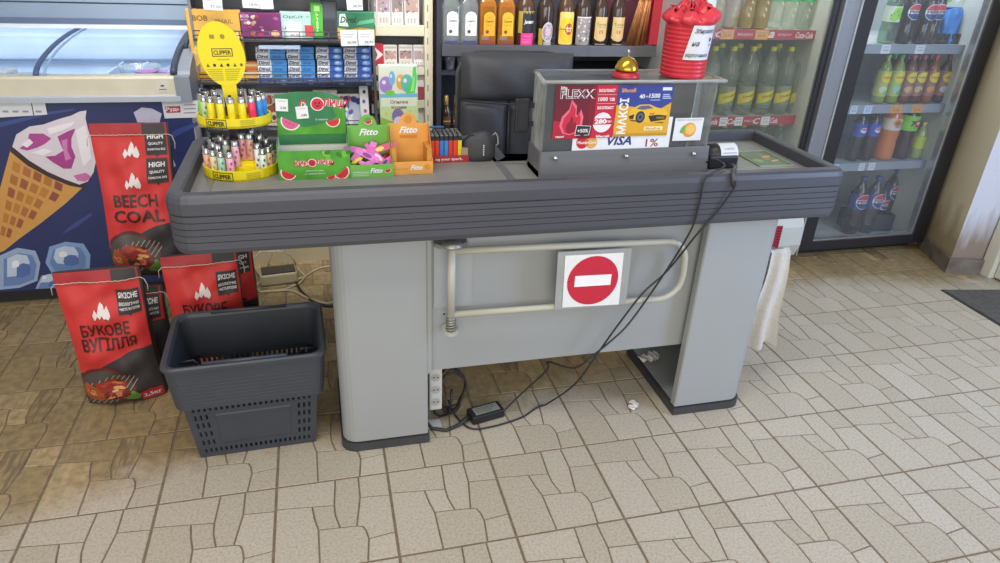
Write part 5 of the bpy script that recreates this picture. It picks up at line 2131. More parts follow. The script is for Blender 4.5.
card_pack('sweets_packet', 'tall slim bright green packet on the upper rack shelf', 'sweets', (311, 2, 322.5, 38.5), RY_, .02, '#3b7d30', a_green, zb=Z1 + .002, tilt=.03)


def a_dark(m, A):
    m.flat(rect(.12, .55, .88, .92), ink('#4a4d56'), A, .0002)
    m.flat(rect(.15, .1, .85, .5), ink('#30323a'), A, .0002)


card_pack('sweets_packet', 'tall dark grey packet beside the slim green one', 'sweets', (322.5, 1, 336.5, 38.5), RY_, .025, '#3a3d47', a_dark, zb=Z1 + .002)


def a_mint(m, A):
    m.flat([(0, .0), (1, .0), (1, .36), (.6, .42), (.3, .34), (0, .40)], ink('#dba23a'), A, .0002)
    m.flat([(.05, .48), (.30, .45), (.22, .92), (.08, .9)], ink('#dfe9df'), A, .0003)
    m.text('Dirol', .30, .70, .44, .24, ink('#20402f'), A, .0006, .03, .3)
    m.flat([(.5, .5), (1, .62), (1, .75), (.6, .66)], ink('#5fae86'), A, .0003)
    m.text('Dirol', .30, .18, .40, .20, ink('#8a5a1c'), A, .0006, .02, .3)


card_pack('gum_packet', 'green and orange gum box at the right end of the upper rack shelf', 'gum', (338, 12, 374, 38.5), RY_, .05, '#2f7a55', a_mint, zb=Z1 + .002)


def a_frame(m, A):
    m.flat(rect(.12, .2, .88, .85), ink('#55504c'), A, .0002)
    m.flat(rect(.22, .32, .78, .72), ink('#7a6f66'), A, .0004)


card_pack('sweets_packet', 'brown-framed packet at the top edge of the picture above the teal gum box', 'sweets', (286, -30, 306, 11), RY_, .03, '#a08c7a', a_frame, zb=Z1 + .217)
card_pack('sweets_packet', 'dark packet on the highest rack shelf right of the brown-framed one', 'sweets', (308, -28, 330, 8), RY_, .03, '#4b4d55', None, zb=Z1 + .217)
# price cards clipped to the rack
for (x0, y0, x1, y1, pr, an) in ((204, -6, 221, 10, '27,50', -.05), (243, -8, 258, 8, '24,90', -.03), (260, -8, 272, 9, '', .02), (341, 30, 357, 46, '26,90', .02), (358.5, 30, 374, 45.5, '28,90', .02), (347, -8, 362, 10, '28,90', .02), (259, 45.5, 300, 49, '', 0)):
    a, b = PY(x0, y1, 1.494), PY(x1, y0, 1.494)
    m = MB(RT)
    M = FR((a.x + b.x) / 2, 1.494, (a.z + b.z) / 2) @ RZ(an)
    w, h = b.x - a.x, b.z - a.z
    m.prism(rect(-w / 2, -h / 2, w / 2, h / 2), 0, .0008, ink('#d3d4d8') if h > .03 else ink('#9fb2cc'), M)
    if pr:
        m.text(pr, .01, -h * .28, w * .55, h * .17, ink('#55555e'), M, .0014, .01)
        m.flat(rect(-w * .35, h * .2, w * .35, h * .24), ink('#a5a7b0'), M, .0012)
        m.flat(rect(-w * .35, h * .05, w * .2, h * .09), ink('#a5a7b0'), M, .0012)
    m.build('price_card', rack)
# hanging cards at the second level, left
card_pack('sweets_packet', 'small stack of orange striped packets half hidden by the yellow oval card', 'sweets', (241, 62, 257, 84), RY_, .04, '#b9743f',
          lambda m, A: [m.flat(rect(0, .1 + .22 * k, 1, .22 + .22 * k), ink(['#cfa35a', '#c9c2a0', '#b5553a', '#d0b070'][k], .4), A, .0002) for k in range(4)], zb=Z2 + .002)
for k, (x0, x1, hx, dn) in enumerate(((196, 206, '#c9c4bb', 'pale'), (207, 217, '#6e5a4a', 'brown'), (219, 227, '#d4d2cc', 'white'), (229, 236, '#4f6a58', 'green'), (238, 246, '#cfcdc6', 'ivory'))):
    card_pack('sweets_packet', '%s slim packet peeping out over the top of the lighters, left part of the rack' % dn, 'sweets', (x0, 89, x1, 126), RY_, .02, hx, None, 'slim packets behind the lighters', zb=Z3 + .002)

# chewing gum: four stacks of five packs
wb = ink('#d5dae2', .3)
lb, db_, navy_i = ink('#4a8ccb', .3), ink('#3a5fb0', .3), ink('#252f55', .3)


def gum_proto(name, label, loc, w, h, blue, bubble):
    t = thing(name, label, 'gum', loc, 0, 'gum packs stacked on the rack')
    m = MB()
    m.box(-w / 2, w / 2, -.035, .035, 0, h, wb, bev=.003, seg=1)
    m.box(-w * .02, w / 2 + .0006, -.0356, .0354, .0006, h + .0004, blue)
    A = FR(0, -.0360, 0)
    m.text('Dirol', -w * .26, h * .5, w * .40, h * .62, ink('#3b3d4a'), A, .0005, .03, .3)
    if bubble:
        m.flat(ell(w * .30, h * .45, w * .15, h * .40, 14), ink('#7fa8dc', .3), A, .0004)
        m.flat(ell(w * .28, h * .55, w * .07, h * .2, 10), ink('#c3d6ef', .3), A, .0006)
    else:
        m.text('ice', w * .20, h * .5, w * .3, h * .5, ink('#2f62a6'), A, .0005, .02, .3)
    m.build('pack', t)
    return t


stacks = [((258, 288), lb, 0, 'leftmost'), ((288.5, 316), lb, 0, 'second'), ((317.5, 344), db_, 1, 'third'), ((344.5, 372), db_, 1, 'rightmost')]
zt_, zb_ = zof(47), zof(78)
gh = (zt_ - zb_) / 5
for (x0, x1), bl, bub, sn in stacks:
    a, b = PY(x0, 78, RY_), PY(x1, 78, RY_)
    pr_ = None
    for k in range(5):
        lab = 'blue and white gum pack, %s of the %s gum stack' % (['bottom one', 'second from the bottom', 'middle one', 'second from the top', 'topmost'][k], sn)
        loc = ((a.x + b.x) / 2 + .0015 * ((k * 7) % 3 - 1), RY_ + .037, zb_ + gh * k)
        if pr_ is None:
            pr_ = gum_proto('gum_pack', lab, loc, (b.x - a.x) * .97, gh * .93, bl, bub)
        else:
            dup(pr_, loc, .012 * ((k * 5) % 3 - 1), lab)
for (x0, x1, dn) in ((258, 316, 'left'), (317, 373, 'right')):
    a, b = PY(x0, 86, RY_ - .01), PY(x1, 78.5, RY_ - .01)
    t = thing('gum_tray', 'dark blue shelf tray under the two %s-hand gum stacks' % dn, 'display tray', ((a.x + b.x) / 2, RY_ + .03, a.z))
    w, h = b.x - a.x, b.z - a.z
    m = MB()
    m.box(-w / 2, w / 2, -.042, .045, h * .35, zb_ - a.z - .001, mat('tray_blue', '#3a5590', .4))
    m.box(-w / 2, w / 2, -.044, -.042, 0, h, mat('tray_blue', '#3a5590', .4))
    for s in (-.22, .25):
        m.text('Dirol', s * w, h * .5, w * .22, h * .6, ink('#1d2340'), FR(0, -.0443, 0), .0006, .03, .3)
        m.flat(rect(s * w + .12 * w, .2 * h, s * w + .2 * w, .8 * h), ink('#8fb0d8'), FR(0, -.0443, 0), .0006)
    m.box(-w / 2, w / 2, -.040, .045, -.004, 0, wire_m)
    m.build('tray', t)


# picture cards on the lowest shelf
def a_comic(sd, cols):
    def f(m, A):
        m.flat(rect(.04, .03, .96, .82), ink(cols[0], .4), A, .0001)
        m.text('love', .45, .9, .5, .09, ink('#b5474f'), A, .0006, .02)
        m.flat(ell(.14, .9, .06, .05, 8), ink('#c23a44'), A, .0005)
        specks(cols[1:], 16, sd, .12, .8)(m, A)
    return f


for (x0, y0, x1, y1, sd, cols, dn) in ((268, 93, 290, 124, 1, ['#c9b49a', '#8a4a3c', '#d9a58a', '#5a3a30', '#b0705a'], 'reddish-brown comic picture, leftmost behind the watermelon box'), (290.5, 92, 313, 124, 2, ['#b9cfb4', '#4f8a50', '#d6dcc9', '#c2645a'], 'greenish comic picture, second from left behind the watermelon box'),
                                      (315, 90, 337, 122, 3, ['#c5cfc5', '#6aa56a', '#a8b8cc', '#c0504a'], 'pale green comic picture, third behind the watermelon box'), (339, 94, 362, 122, 4, ['#b8bfd0', '#5a6fae', '#c05a5a', '#e0e0e4', '#3a4a80'], 'blue and red comic picture, right of the watermelon box')):
    card_pack('gum_carton', 'gum carton with a %s' % dn, 'gum', (x0, y0, x1, y1), RY_, .03, '#d0cdc9', a_comic(sd, cols), zb=Z3 + .002)
card_pack('dotted_strip', 'white upright card strip with small dark dots beside the comic cartons', 'card', (361.5, 86, 368.5, 124), 1.53, .008, '#d3d3d6',
          lambda m, A: [m.flat(ell(.45 + .1 * (k % 2), .14 + .24 * k, .18, .05, 10), ink(['#6b5a66', '#a06a72', '#5a5f7a', '#2f2f36'][k], .4), A, .0003) for k in range(4)], zb=Z3 + .002, tilt=-.02)

# ------------------------------------------------------------------ cigarette rack
CRK = (1.25, 1.66, 0)
cr = thing('cigarette_rack', 'cream-edged cigarette rack to the right of the gum', 'rack', CRK)
QT = TR(-CRK[0], -CRK[1], -CRK[2])
cream_rail = mat('cream_rail', '#c6bfa8', .45, var=.03)
m = MB(QT)
m.box(1.13, 1.40, 1.70, 1.715, .10, 1.6, mat('rack_dark_back', '#5d5e64', .5))
m.build('back_panel', cr)
for px0, px1, Y in ((424.5, 433, 1.58),):
    m = MB(QT)
    a, b = PY(px0, 60, Y), PY(px1, 60, Y)
    m.box(a.x, b.x, Y, Y + .13, .10, 1.6, cream_rail, bev=.003, seg=1)
    for k in range(14):
        m.box(a.x + .012, a.x + .018, Y - .0006, Y, .5 + .07 * k, .53 + .07 * k, mat('rail_slot', '#7d7868', .5))
    m.build('upright_post', cr)
m = MB(QT)
m.box(1.128, 1.140, 1.57, 1.70, .10, 1.6, mat('rack_dark_back', '#5d5e64'))
m.build('side_panel', cr)
YC = 1.60
cz = [PY(400, 25.5, YC).z, PY(400, 66.5, YC).z, PY(400, 100, YC).z, PY(400, 126, YC).z]
a_, b_ = PY(375, 30, YC - .015), PY(424, 30, YC - .015)
for k, z in enumerate(cz):
    m = MB(QT)
    m.box(1.14, b_.x, YC - .01, 1.70, z - .008, z, rack_grey)
    if k == 0:
        z0 = PY(400, 36, YC - .015).z
        m.box(a_.x, b_.x, YC - .022, YC - .010, z0, z + .004, cream_rail, bev=.002, seg=1)
    else:
        m.box(1.14, b_.x, YC - .014, YC - .010, z - .035 if k < 3 else z - .03, z + .002, cream_rail)
    m.build('shelf', cr)


def a_cig(sd):
    def f(m, A):
        r = random.Random(sd)
        m.flat(rect(.04, .80, .96, .96), ink('#b9b4b0', .4), A, .0002)
        m.text('КУРІННЯ', .5, .88, .8, .07, ink('#5d5955'), A, .0006, 0)
        m.flat(rect(.08, .36, .92, .74), ink(['#8f7a78', '#9a8a90', '#7d7070', '#a58a80'][sd % 4], .4), A, .0002)
        specks(['#b56a6a', '#5a4a55', '#cdb0a0', '#6b5a70'], 7, sd, .13, .55)(m, A @ TR(.1, .32, .0003) @ Matrix.Diagonal((.8, .45, 1, 1)))
        m.flat(rect(.1, .05, .9, .30), ink(['#cfcac4', '#c4bdb4', '#d4d2cf'][sd % 3], .4), A, .0002)
        for q in range(3):
            m.flat(rect(.2 + .22 * q, .06, .32 + .22 * q, .2), ink('#a59c98', .4), A, .0004)
    return f


rows_c = [([(369, 376), (377, 390), (391.5, 403), (404.5, 419)], -12, 0, 'top row'), ([(384, 397), (399, 412.5), (413.5, 424)], 45, 1, 'second row')]
pos_w = ['leftmost', 'second', 'third', 'rightmost']
for xs, ytop, si, rn in rows_c:
    for i, (x0, x1) in enumerate(xs):
        w_ = pos_w[i] if i < len(xs) - 1 else 'rightmost'
        card_pack('cigarette_pack', 'pale cigarette pack with a warning picture, %s of the %s in the rack' % (w_, rn), 'cigarettes', (x0, ytop, x1, 25 if si == 0 else 66), YC, .022, '#cbc6c0', a_cig(i + 3 * si), 'cigarette packs', zb=cz[si] + .001)
card_pack('cigarette_pack', 'red cigarette pack with a white arrow shape, left end of the second row', 'cigarettes', (371.5, 43, 383.5, 66), YC, .022, '#b02a3a',
          lambda m, A: m.flat([(.25, .2), (.95, .5), (.25, .85), (.5, .5)], ink('#dcd3d3'), A, .0003), 'cigarette packs', zb=cz[1] + .001)
for k, (y0, y1, hx, dn) in enumerate(((70, 84, '#cdc9c2', 'white'), (86, 100, '#9a4a50', 'red and white'), (103, 125, '#cfcbc4', 'ivory'))):
    card_pack('cigarette_pack', '%s cigarette pack showing right of the cartoon bag, %s' % (dn, ['just under the second row', 'in the middle', 'lowest one'][k]), 'cigarettes', (414, y0, 424, y1), YC, .022, hx, None, 'cigarette packs', zb=(cz[2] if k < 2 else cz[3]) + (.001 if k != 0 else .056))
for k in range(5):
    card_pack('cigarette_pack', 'narrow pack edge in the slot between gum and cartoon bag, %s' % ['topmost', 'second from the top', 'middle one', 'second from the bottom', 'bottom one'][k], 'cigarettes', (372, 70 + 11.5 * k, 379, 79.5 + 11.5 * k), YC, .03, ['#a84a52', '#c9c4bd', '#9a3a40', '#cfcac3', '#b0858a'][k], None, 'pack edges in the narrow slot')


# cartoon sweets bag hanging in front
def a_bag(m, A):
    m.flat(rect(0, .0, 1, .5), ink('#b9cf9a'), A, .0001)
    m.flat([(0, .0), (1, .0), (1, .12), (.6, .18), (.3, .12), (0, .2)], ink('#86b04a'), A, .0002)
    m.flat(rect(0, .50, 1, .56), ink('#6fb0cf'), A, .0003)
    m.flat(rect(.04, .36, .96, .50), ink('#cfd8c4'), A, .0002)
    m.text('Опилка', .5, .43, .46, .055, ink('#8a3f4a'), A, .0006, .02)
    m.text('Козяк', .5, .345, .40, .055, ink('#8a3f4a'), A, .0006, .02)
    for cx, cy, rx, ry, c in ((.18, .70, .17, .13, '#9a7ac0'), (.34, .80, .08, .11, '#6fa8cf'), (.56, .74, .12, .12, '#dba04a'), (.72, .72, .16, .14, '#5fb0a0')):
        m.flat(ell(cx, cy, rx, ry, 20), ink(c, .3), A, .0004)
        m.flat(ell(cx - rx * .3, cy + ry * .3, rx * .3, ry * .25, 10), ink('#d8d8dc', .3), A, .0007)
    m.flat([(.68, .56), (.92, .57), (.98, .80), (.96, .98), (.88, .96), (.86, .78)], ink('#53c25a', .3), A, .0006)
    m.flat([(.80, .58), (.90, .60), (.93, .85), (.88, .80)], ink('#86dc7a', .3), A, .0008)
    m.flat(ell(.28, .57, .12, .05, 12), ink('#6fbf4a', .3), A, .0006)
    # a plain purple and white patch where the bag carries its picture
    m.flat(ell(.46, .20, .16, .13, 16), ink('#7f6fa0'), A, .0005)
    m.flat(ell(.48, .12, .14, .08, 16), ink('#cfc8d4'), A, .0006)
    for cx, cy in ((.15, .24), (.78, .27), (.86, .2), (.66, .12)):
        m.flat(ell(cx, cy, .035, .03, 8), ink('#d8c04a'), A, .0006)


card_pack('sweets_bag', 'colourful balloon-printed sweets bag hanging in front of the cigarette rack', 'sweets', (381, 65, 418, 129), 1.52, .03, '#cfd4c4', a_bag, tilt=-.01)

# ================================================================== LIQUOR SHELF
YL = 1.53
LSH = (1.96, 1.7, 0)
ls = thing('liquor_shelf', 'dark shelf unit behind the chair carrying a row of liquor bottles', 'shelf', LSH)
LT_ = TR(-LSH[0], -LSH[1], -LSH[2])
shelf_dark = mat('shelf_dark', '#2c2d38', .5, var=.1)
lip_m = mat('shelf_lip', '#5c5c60', .4, .3)
zl = PY(540, 46, YL).z
m = MB(LT_)
m.box(1.415, 2.49, 1.83, 1.85, 0, 1.9, shelf_dark)
m.box(1.415, 1.435, 1.54, 1.83, 0, 1.9, shelf_dark)
m.box(1.415, 2.49, 1.56, 1.83, 0, .12, shelf_dark)
m.build('cabinet', ls)
m = MB(LT_)
m.box(1.435, 2.485, 1.53, 1.83, zl - .035, zl, mat('shelf_board', '#3b3c46', .4))
m.box(1.435, 2.49, 1.520, 1.53, zl - .045, zl + .004, lip_m)
m.build('shelf_board', ls)
zs2 = PY(450, 69, 1.60).z
m = MB(LT_)
m.box(1.435, 2.485, 1.56, 1.83, zs2 - .02, zs2, mat('shelf_board', '#3b3c46'))
m.build('shelf_board', ls)
zs3 = PY(450, 128, 1.60).z
m = MB(LT_)
m.box(1.435, 2.485, 1.56, 1.83, zs3 - .02, zs3, mat('shelf_board', '#3b3c46'))
m.build('shelf_board', ls)

clear_glass = clear('bottle_clear', (.90, .93, .91), 1.0, .03, .13, (.74, .78, .76))
amber = mat('amber_liquor', '#8a5418', .12, var=.2, scale=14, coat=.5)
whisky = mat('dark_liquor', '#33251d', .12, var=.2, scale=14, coat=.5)
rum = mat('rum_liquor', '#4a3220', .12, var=.2, coat=.5)


def cyl(r, dz=0.0):
    return lambda u, v, off: ((r + off) * math.sin(u / r), -(r + off) * math.cos(u / r), v + dz)


def liquor(label, px, base_py, glass, shape, art, cap, r=.040, Y=1.578, hgt=.30):
    p = PY(px, base_py, Y)
    t = thing('liquor_bottle', label, 'bottle', (p.x, Y, zl), 0, 'liquor bottles on the dark shelf')
    m = MB()
    if shape == 'square':
        pr = [(1.0, 0), (1.05, .006), (1.05, .165), (.9, .185), (.42, .215), (.32, .235), (.32, .275)]
        rg = [[(x, y, z) for x, y in rrect(-r * k, -r * k * .8, r * k, r * k * .8, r * k * .28, 3)] for k, z in pr]
        n = len(rg[0])
        m.raw([q for g in rg for q in g], [(j * n + i, j * n + (i + 1) % n, (j + 1) * n + (i + 1) % n, (j + 1) * n + i) for j in range(len(pr) - 1) for i in range(n)] + [tuple(range(n - 1, -1, -1))], glass, smooth=False)
        fn = lambda u, v, off: (u, -r * .84 - off, v)
        nk = r * .32
    else:
        m.lathe([(r * .94, 0), (r, .006), (r, .155), (r * .9, .18), (r * .48, .215), (r * .36, .24), (r * .36, .275)], glass, None, 20)
        fn = cyl(r)
        nk = r * .36
    m.build('bottle', t)
    m = MB()
    art(m, fn, r)
    m.build('label', t)
    m = MB()
    m.lathe([(nk * 1.15, .222 if shape != 'square' else .236), (nk * 1.2, .30), (nk * 1.1, .305), (0, .306)], cap, None, 14)
    m.build('cap', t)
    return t


def a_teq(main, txt, seal):
    def f(m, fn, r):
        m.drape([(-r * .55, .040), (r * .82, .040), (r * .82, .125), (r * .6, .138), (r * .14, .144), (-r * .33, .138), (-r * .55, .125)], fn, ink(main), .0012, .02)
        m.dtext('Jose', r * .14, .118, r * .5, .008, fn, ink(txt), .002, 0, .2)
        m.dtext('Cuervo', r * .14, .104, r * 1.0, .013, fn, ink(txt), .002, .02, .2)
        m.dtext('ESPECIAL', r * .14, .086, r * .8, .005, fn, ink(txt), .002, 0)
        m.drape(ell(-r * .1, .058, .008, .008, 14), fn, ink(seal), .002, .02)
        m.drape(rect(-r * .8, .022, r * .1, .045), fn, ink('#7a6a5a'), .0008, .02) if main != '#d4d6d4' else None
        m.drape(rect(-r * .8, .004, r * .8, .018), fn, ink('#3f4468' if main == '#d4d6d4' else '#7a3a34'), .0008, .02)
    return f


def a_irish(m, fn, r):
    m.drape(rect(-r * .9, .055, -r * .45, .15), fn, ink('#a58f3a'), .001, .02)
    m.drape(rect(-r * .4, .060, r * .95, .15), fn, ink('#26262a'), .0012, .02)
    m.drape(rect(-r * .4, .140, r * .95, .15), fn, ink('#b59c4a'), .0014, .02)
    m.dtext('Jameson', r * .28, .103, r * 1.15, .022, fn, ink('#dcdce0'), .002, .02, .25)
    m.drape(rect(-r * .55, .002, r * .85, .056), fn, ink('#d8327e'), .0030, .02)
    m.dtext('АКЦІЯ', r * .12, .043, r * .8, .009, fn, ink('#ef8fbd'), .0036, 0)
    for k in range(3):
        m.drape(rect(-r * .4, .012 + .007 * k, r * .5, .014 + .007 * k), fn, ink('#ef8fbd'), .0036, .02)


def a_oval(m, fn, r):
    m.drape(rect(-r * .95, .002, -r * .4, .075), fn, ink('#a89230'), .001, .02)
    m.drape(ell(r * .2, .060, r * .75, .045, 24), fn, ink('#b9b2b4'), .0014, .02)
    m.drape(ell(r * .2, .060, r * .6, .036, 24), fn, ink('#8a7f96'), .0018, .02)
    m.drape(ell(r * .2, .062, r * .38, .022, 18), fn, ink('#c3a8a8'), .0022, .02)
    m.drape(rect(-r * .3, .002, r * .7, .018), fn, ink('#a39a98'), .0016, .02)


def a_rum(m, fn, r):
    m.drape(rrect(-r * .95, .006, r * .95, .150, .01), fn, ink('#d8be6a'), .001, .02)
    m.drape(ell(0, .07, r * .92, .058, 26), fn, ink('#d9b416'), .0014, .02)
    m.drape(ell(r * .2, .075, r * .46, .026, 22), fn, ink('#a83a3a'), .0018, .02)
    m.dtext('Havana', r * .2, .080, r * .8, .010, fn, ink('#e8dcc0'), .0024, .02, .2)
    m.dtext('Club', r * .2, .068, r * .5, .008, fn, ink('#e8dcc0'), .0024, .02, .2)
    m.drape(rect(-r * .9, .072, -r * .3, .076), fn, ink('#6b4a1c'), .0018, .02)


def a_silver(m, fn, r):
    m.drape(rect(-r * .98, .004, r * .98, .130), fn, ink('#8d8684'), .001, .02)
    rr_ = random.Random(8)
    for k in range(26):
        m.drape(ell(rr_.uniform(-.8, .8) * r, rr_.uniform(.02, .12), .004, .006, 7, rot=rr_.random() * 3), fn, ink(['#c9c5c4', '#5a5456', '#a89f9a', '#dcdad8'][k % 4]), .0014 + .00003 * k, .02)
    m.drape(rect(-r * .9, .124, r * .95, .130), fn, ink('#cfcac6'), .003, .02)


def a_cream(m, fn, r):
    m.drape([(-r * .85, .035), (-r * .5, .025), (0, .021), (r * .5, .025), (r * .85, .035), (r * .85, .130), (-r * .85, .130)], fn, ink('#c9ab76'), .0012, .02)
    m.dtext('Torres', 0, .098, r * 1.3, .013, fn, ink('#5a6a3a'), .002, .01)
    m.dtext('15', 0, .064, r * .5, .015, fn, ink('#a8482c'), .002, .03)
    m.drape(rect(-r * .5, .084, r * .5, .086), fn, ink('#8f7a50'), .002, .02)
    m.drape(rect(-r * .7, .006, r * .7, .010), fn, ink('#8a8076'), .0012, .02)


silver_cap = mat('silver_cap', '#a5a8ab', .3, .8)
gold_cap = mat('gold_cap', '#c79a2c', .3, .8)
red_cap = ink('#8f2a36', .3)
dark_cap = mat('dark_cap', '#6a6662', .35, .5)
yellow_cap = ink('#d6bf2a', .3)
LQ = [('clear tequila bottle with a white label, leftmost on the dark shelf', 450, clear_glass, 'square', a_teq('#d4d6d4', '#44464a', '#5a3f3f'), silver_cap, .038),
      ('clear tequila bottle with a white label, standing next to the amber ones', 468, clear_glass, 'square', a_teq('#d4d6d4', '#44464a', '#5a3f3f'), silver_cap, .038),
      ('amber tequila bottle with a yellow label, next to the clear ones', 486, amber, 'square', a_teq('#d99a22', '#6b4310', '#7a3a20'), gold_cap, .038),
      ('amber tequila bottle with a yellow label, next to the bottle with a pink tag', 504, amber, 'square', a_teq('#dba424', '#6b4310', '#7a3a20'), gold_cap, .038),
      ('dark whiskey bottle with a black label and a bright pink price tag', 523, rum, 'round', a_irish, dark_cap, .045),
      ('dark bottle with a red neck and an oval silver label', 543, whisky, 'round', a_oval, red_cap, .040),
      ('rum bottle with a big yellow label and a yellow neck band', 563, rum, 'round', a_rum, yellow_cap, .041),
      ('dark bottle wrapped in a mottled silver label', 580, whisky, 'round', a_silver, dark_cap, .040),
      ('brandy bottle with a cream label, standing beside the silver-labelled one', 597, whisky, 'round', a_cream, dark_cap, .038),
      ('brandy bottle with a cream label, rightmost on the dark shelf', 614, whisky, 'round', a_cream, dark_cap, .038)]
for lab, px, g, sh, art, cp_, r in LQ:
    liquor(lab, px, 45, g, sh, art, cp_, r)
m = MB()
p0 = PY(600, 45, 1.76)
m.box(p0.x - .03, PY(643, 45, 1.76).x, 1.72, 1.82, zl, zl + .32, mat('maroon_box', '#4a1f2c', .5, var=.1), bev=.004)
single(m, 'gift_box', 'tall maroon box standing at the back right of the liquor shelf', 'box')
a, b = PY(648, 47, 1.60), PY(661, 47, 1.60)
t = thing('red_board', 'red upright panel with a white edge between skewers and drinks cooler', 'panel', ((a.x + b.x) / 2, 1.62, zl))
m = MB()
w_ = (b.x - a.x) / 2
m.box(-w_, w_, -.02, .02, 0, .34, ink('#a82a38', .4))
m.build('panel', t)
m = MB()
m.box(w_, w_ + .022, -.022, .02, 0, .34, ink('#c9c9c9', .4))
m.build('edge_strip', t)
# bundle of wooden skewers
p0 = PY(637, 47, 1.565)
sk_ = thing('skewer_bundle', 'bundle of long wooden skewers standing on the shelf beside the liquor', 'skewers', (p0.x, 1.57, zl))
wood = mat('skewer_wood', '#b07a48', .6, var=.3, scale=30)
wood2 = mat('skewer_wood_red', '#a8553a', .6, var=.3, scale=30)
m = MB()
rs = random.Random(2)
for k in range(34):
    a = 2 * PI * rs.random()
    q = math.sqrt(rs.random())
    b0 = Vector((math.cos(a) * .050 * q - .012, math.sin(a) * .028 * q, 0))
    t1 = Vector((math.cos(a) * .020 * q + .028, math.sin(a) * .016 * q, .30))
    m.tube([b0, t1], .0030, wood if k % 3 else wood2, seg=5)
m.build('sticks', sk_)
m = MB()
m.lathe([(.024, .215), (.026, .225), (.025, .235)], ink('#b59a7a'), TR(.018, 0, 0), 14, cap=False)
m.build('tie', sk_)
# glasses and little bottles on the lower shelves
for k, (px, rr_) in enumerate(((450, .026), (462, .026))):
    p0 = PY(px, 68, 1.60)
    t = thing('plastic_tumbler', 'small clear tumbler under the liquor shelf, %s' % ['the left one of two', 'the right one, nearest the chair'][k], 'glass', (p0.x, 1.60, zs2), 0)
    m = MB()
    m.lathe([(rr_ * .75, 0), (rr_, .075), (rr_ * 1.05, .078)], clear('tumbler', (.85, .87, .9), 1, .05, .2, (.7, .72, .78)), None, 18)
    m.build('tumbler', t)
    m = MB()
    m.lathe([(rr_ * .6, .004), (rr_ * .7, .03), (0, .032)], ink(['#6a4a5a', '#8a3f48'][k]), None, 14)
    m.build('content', t)
for k, px in enumerate((446, 456)):
    p0 = PY(px, 127, 1.61)
    t = thing('small_bottle', 'little dark bottle with a gold foil neck low beside the chair, %s' % ['left one', 'right one'][k], 'bottle', (p0.x, 1.61, zs3), 0)
    m = MB()
    m.lathe([(.026, 0), (.028, .004), (.028, .075), (.012, .115)], whisky, None, 16)
    m.build('bottle', t)
    m = MB()
    m.lathe([(.014, .098), (.012, .125), (.011, .155), (.0, .158)], mat('gold_foil', '#a58a4c', .35, .7, var=.3, scale=60, bump=.8, bscale=120), None, 14)
    m.build('foil', t)
    m = MB()
    m.drape(rect(-.02, .02, .02, .06), cyl(.028), ink('#4a3a2a'), .001, .01)
    m.drape(rect(-.018, .036, .018, .040), cyl(.028), ink('#b59a6a'), .0016, .01)
    m.build('label', t)

# ================================================================== OFFICE CHAIR
CH = (1.645, 1.02, 0)
ch = thing('office_chair', 'black padded office chair with a high back behind the counter', 'chair', CH, -.03)
lea = mat('black_leather', '#47474a', .5, var=.1, scale=10, bump=.3, bscale=90)
lea2 = mat('black_leather_dark', '#333336', .5, var=.1, scale=10)


def cushion(m, x0, x1, z0, z1, y, dep, bulge, mt, rc=.05):
    def f(u, v, s):
        x, z = x0 + (x1 - x0) * u, z0 + (z1 - z0) * v
        eu, ev = min(u, 1 - u) * (x1 - x0), min(v, 1 - v) * (z1 - z0)
        k = (1 - max(0, 1 - eu / rc) ** 2.5) * (1 - max(0, 1 - ev / rc) ** 2.5)
        cx, cz = (x0 + x1) / 2, (z0 + z1) / 2
        return (x, y - s * (dep / 2 * max(0, k) ** .5 + bulge * math.sin(PI * u) * math.sin(PI * v)) + .004 * math.sin(x * 40 + z * 25) * k, z)
    m.grid(lambda u, v: f(u, v, 1), 26, 20, mt)
    m.grid(lambda u, v: f(u, v, -1), 26, 20, mt, flip=True)


def slab(m, poly, y0, y1, mt):
    m.prism(poly, y0, y1, mt, Matrix(((1, 0, 0, 0), (0, 0, -1, 0), (0, 1, 0, 0), (0, 0, 0, 1))))


outl = rrect(-.235, .52, .235, 1.115, .10, 6)
m = MB()
slab(m, outl, -.05, .0, lea2)
m.build('backrest_shell', ch)
m = MB()
cushion(m, -.225, .225, .935, 1.118, -.02, .09, .018, lea, .05)
m.build('headrest_cushion', ch)
m = MB()
cushion(m, -.225, -.035, .56, .945, -.02, .075, .008, lea, .04)
cushion(m, -.040, .225, .56, .945, -.02, .078, .010, lea, .04)
m.build('backrest_cushion', ch)
m = MB()
m.tube([(-.225, -.062, .945), (-.12, -.075, .938), (0, -.082, .930), (.12, -.078, .932), (.225, -.062, .942)], .004, lea2, seg=6)
m.tube([(-.037, -.060, .925), (-.037, -.066, .75), (-.037, -.058, .57)], .0035, lea2, seg=6)
m.build('seam', ch)
m = MB()
m.box(-.25, .25, -.42, .06, .42, .52, lea, bev=.04, seg=3)
m.build('seat', ch)
for s in (-1, 1):
    m = MB()
    m.box(s * .27 - .028, s * .27 + .028, -.32, .0, .64, .67, blk_plastic, bev=.010)
    m.tube([(s * .27, -.24, .645), (s * .275, -.22, .52), (s * .22, -.15, .44)], .014, blk_plastic, seg=8)
    m.build('armrest', ch)
m = MB()
m.tube([(0, -.16, .42), (0, -.16, .10)], .028, chrome, seg=14)
m.build('gas_lift', ch)
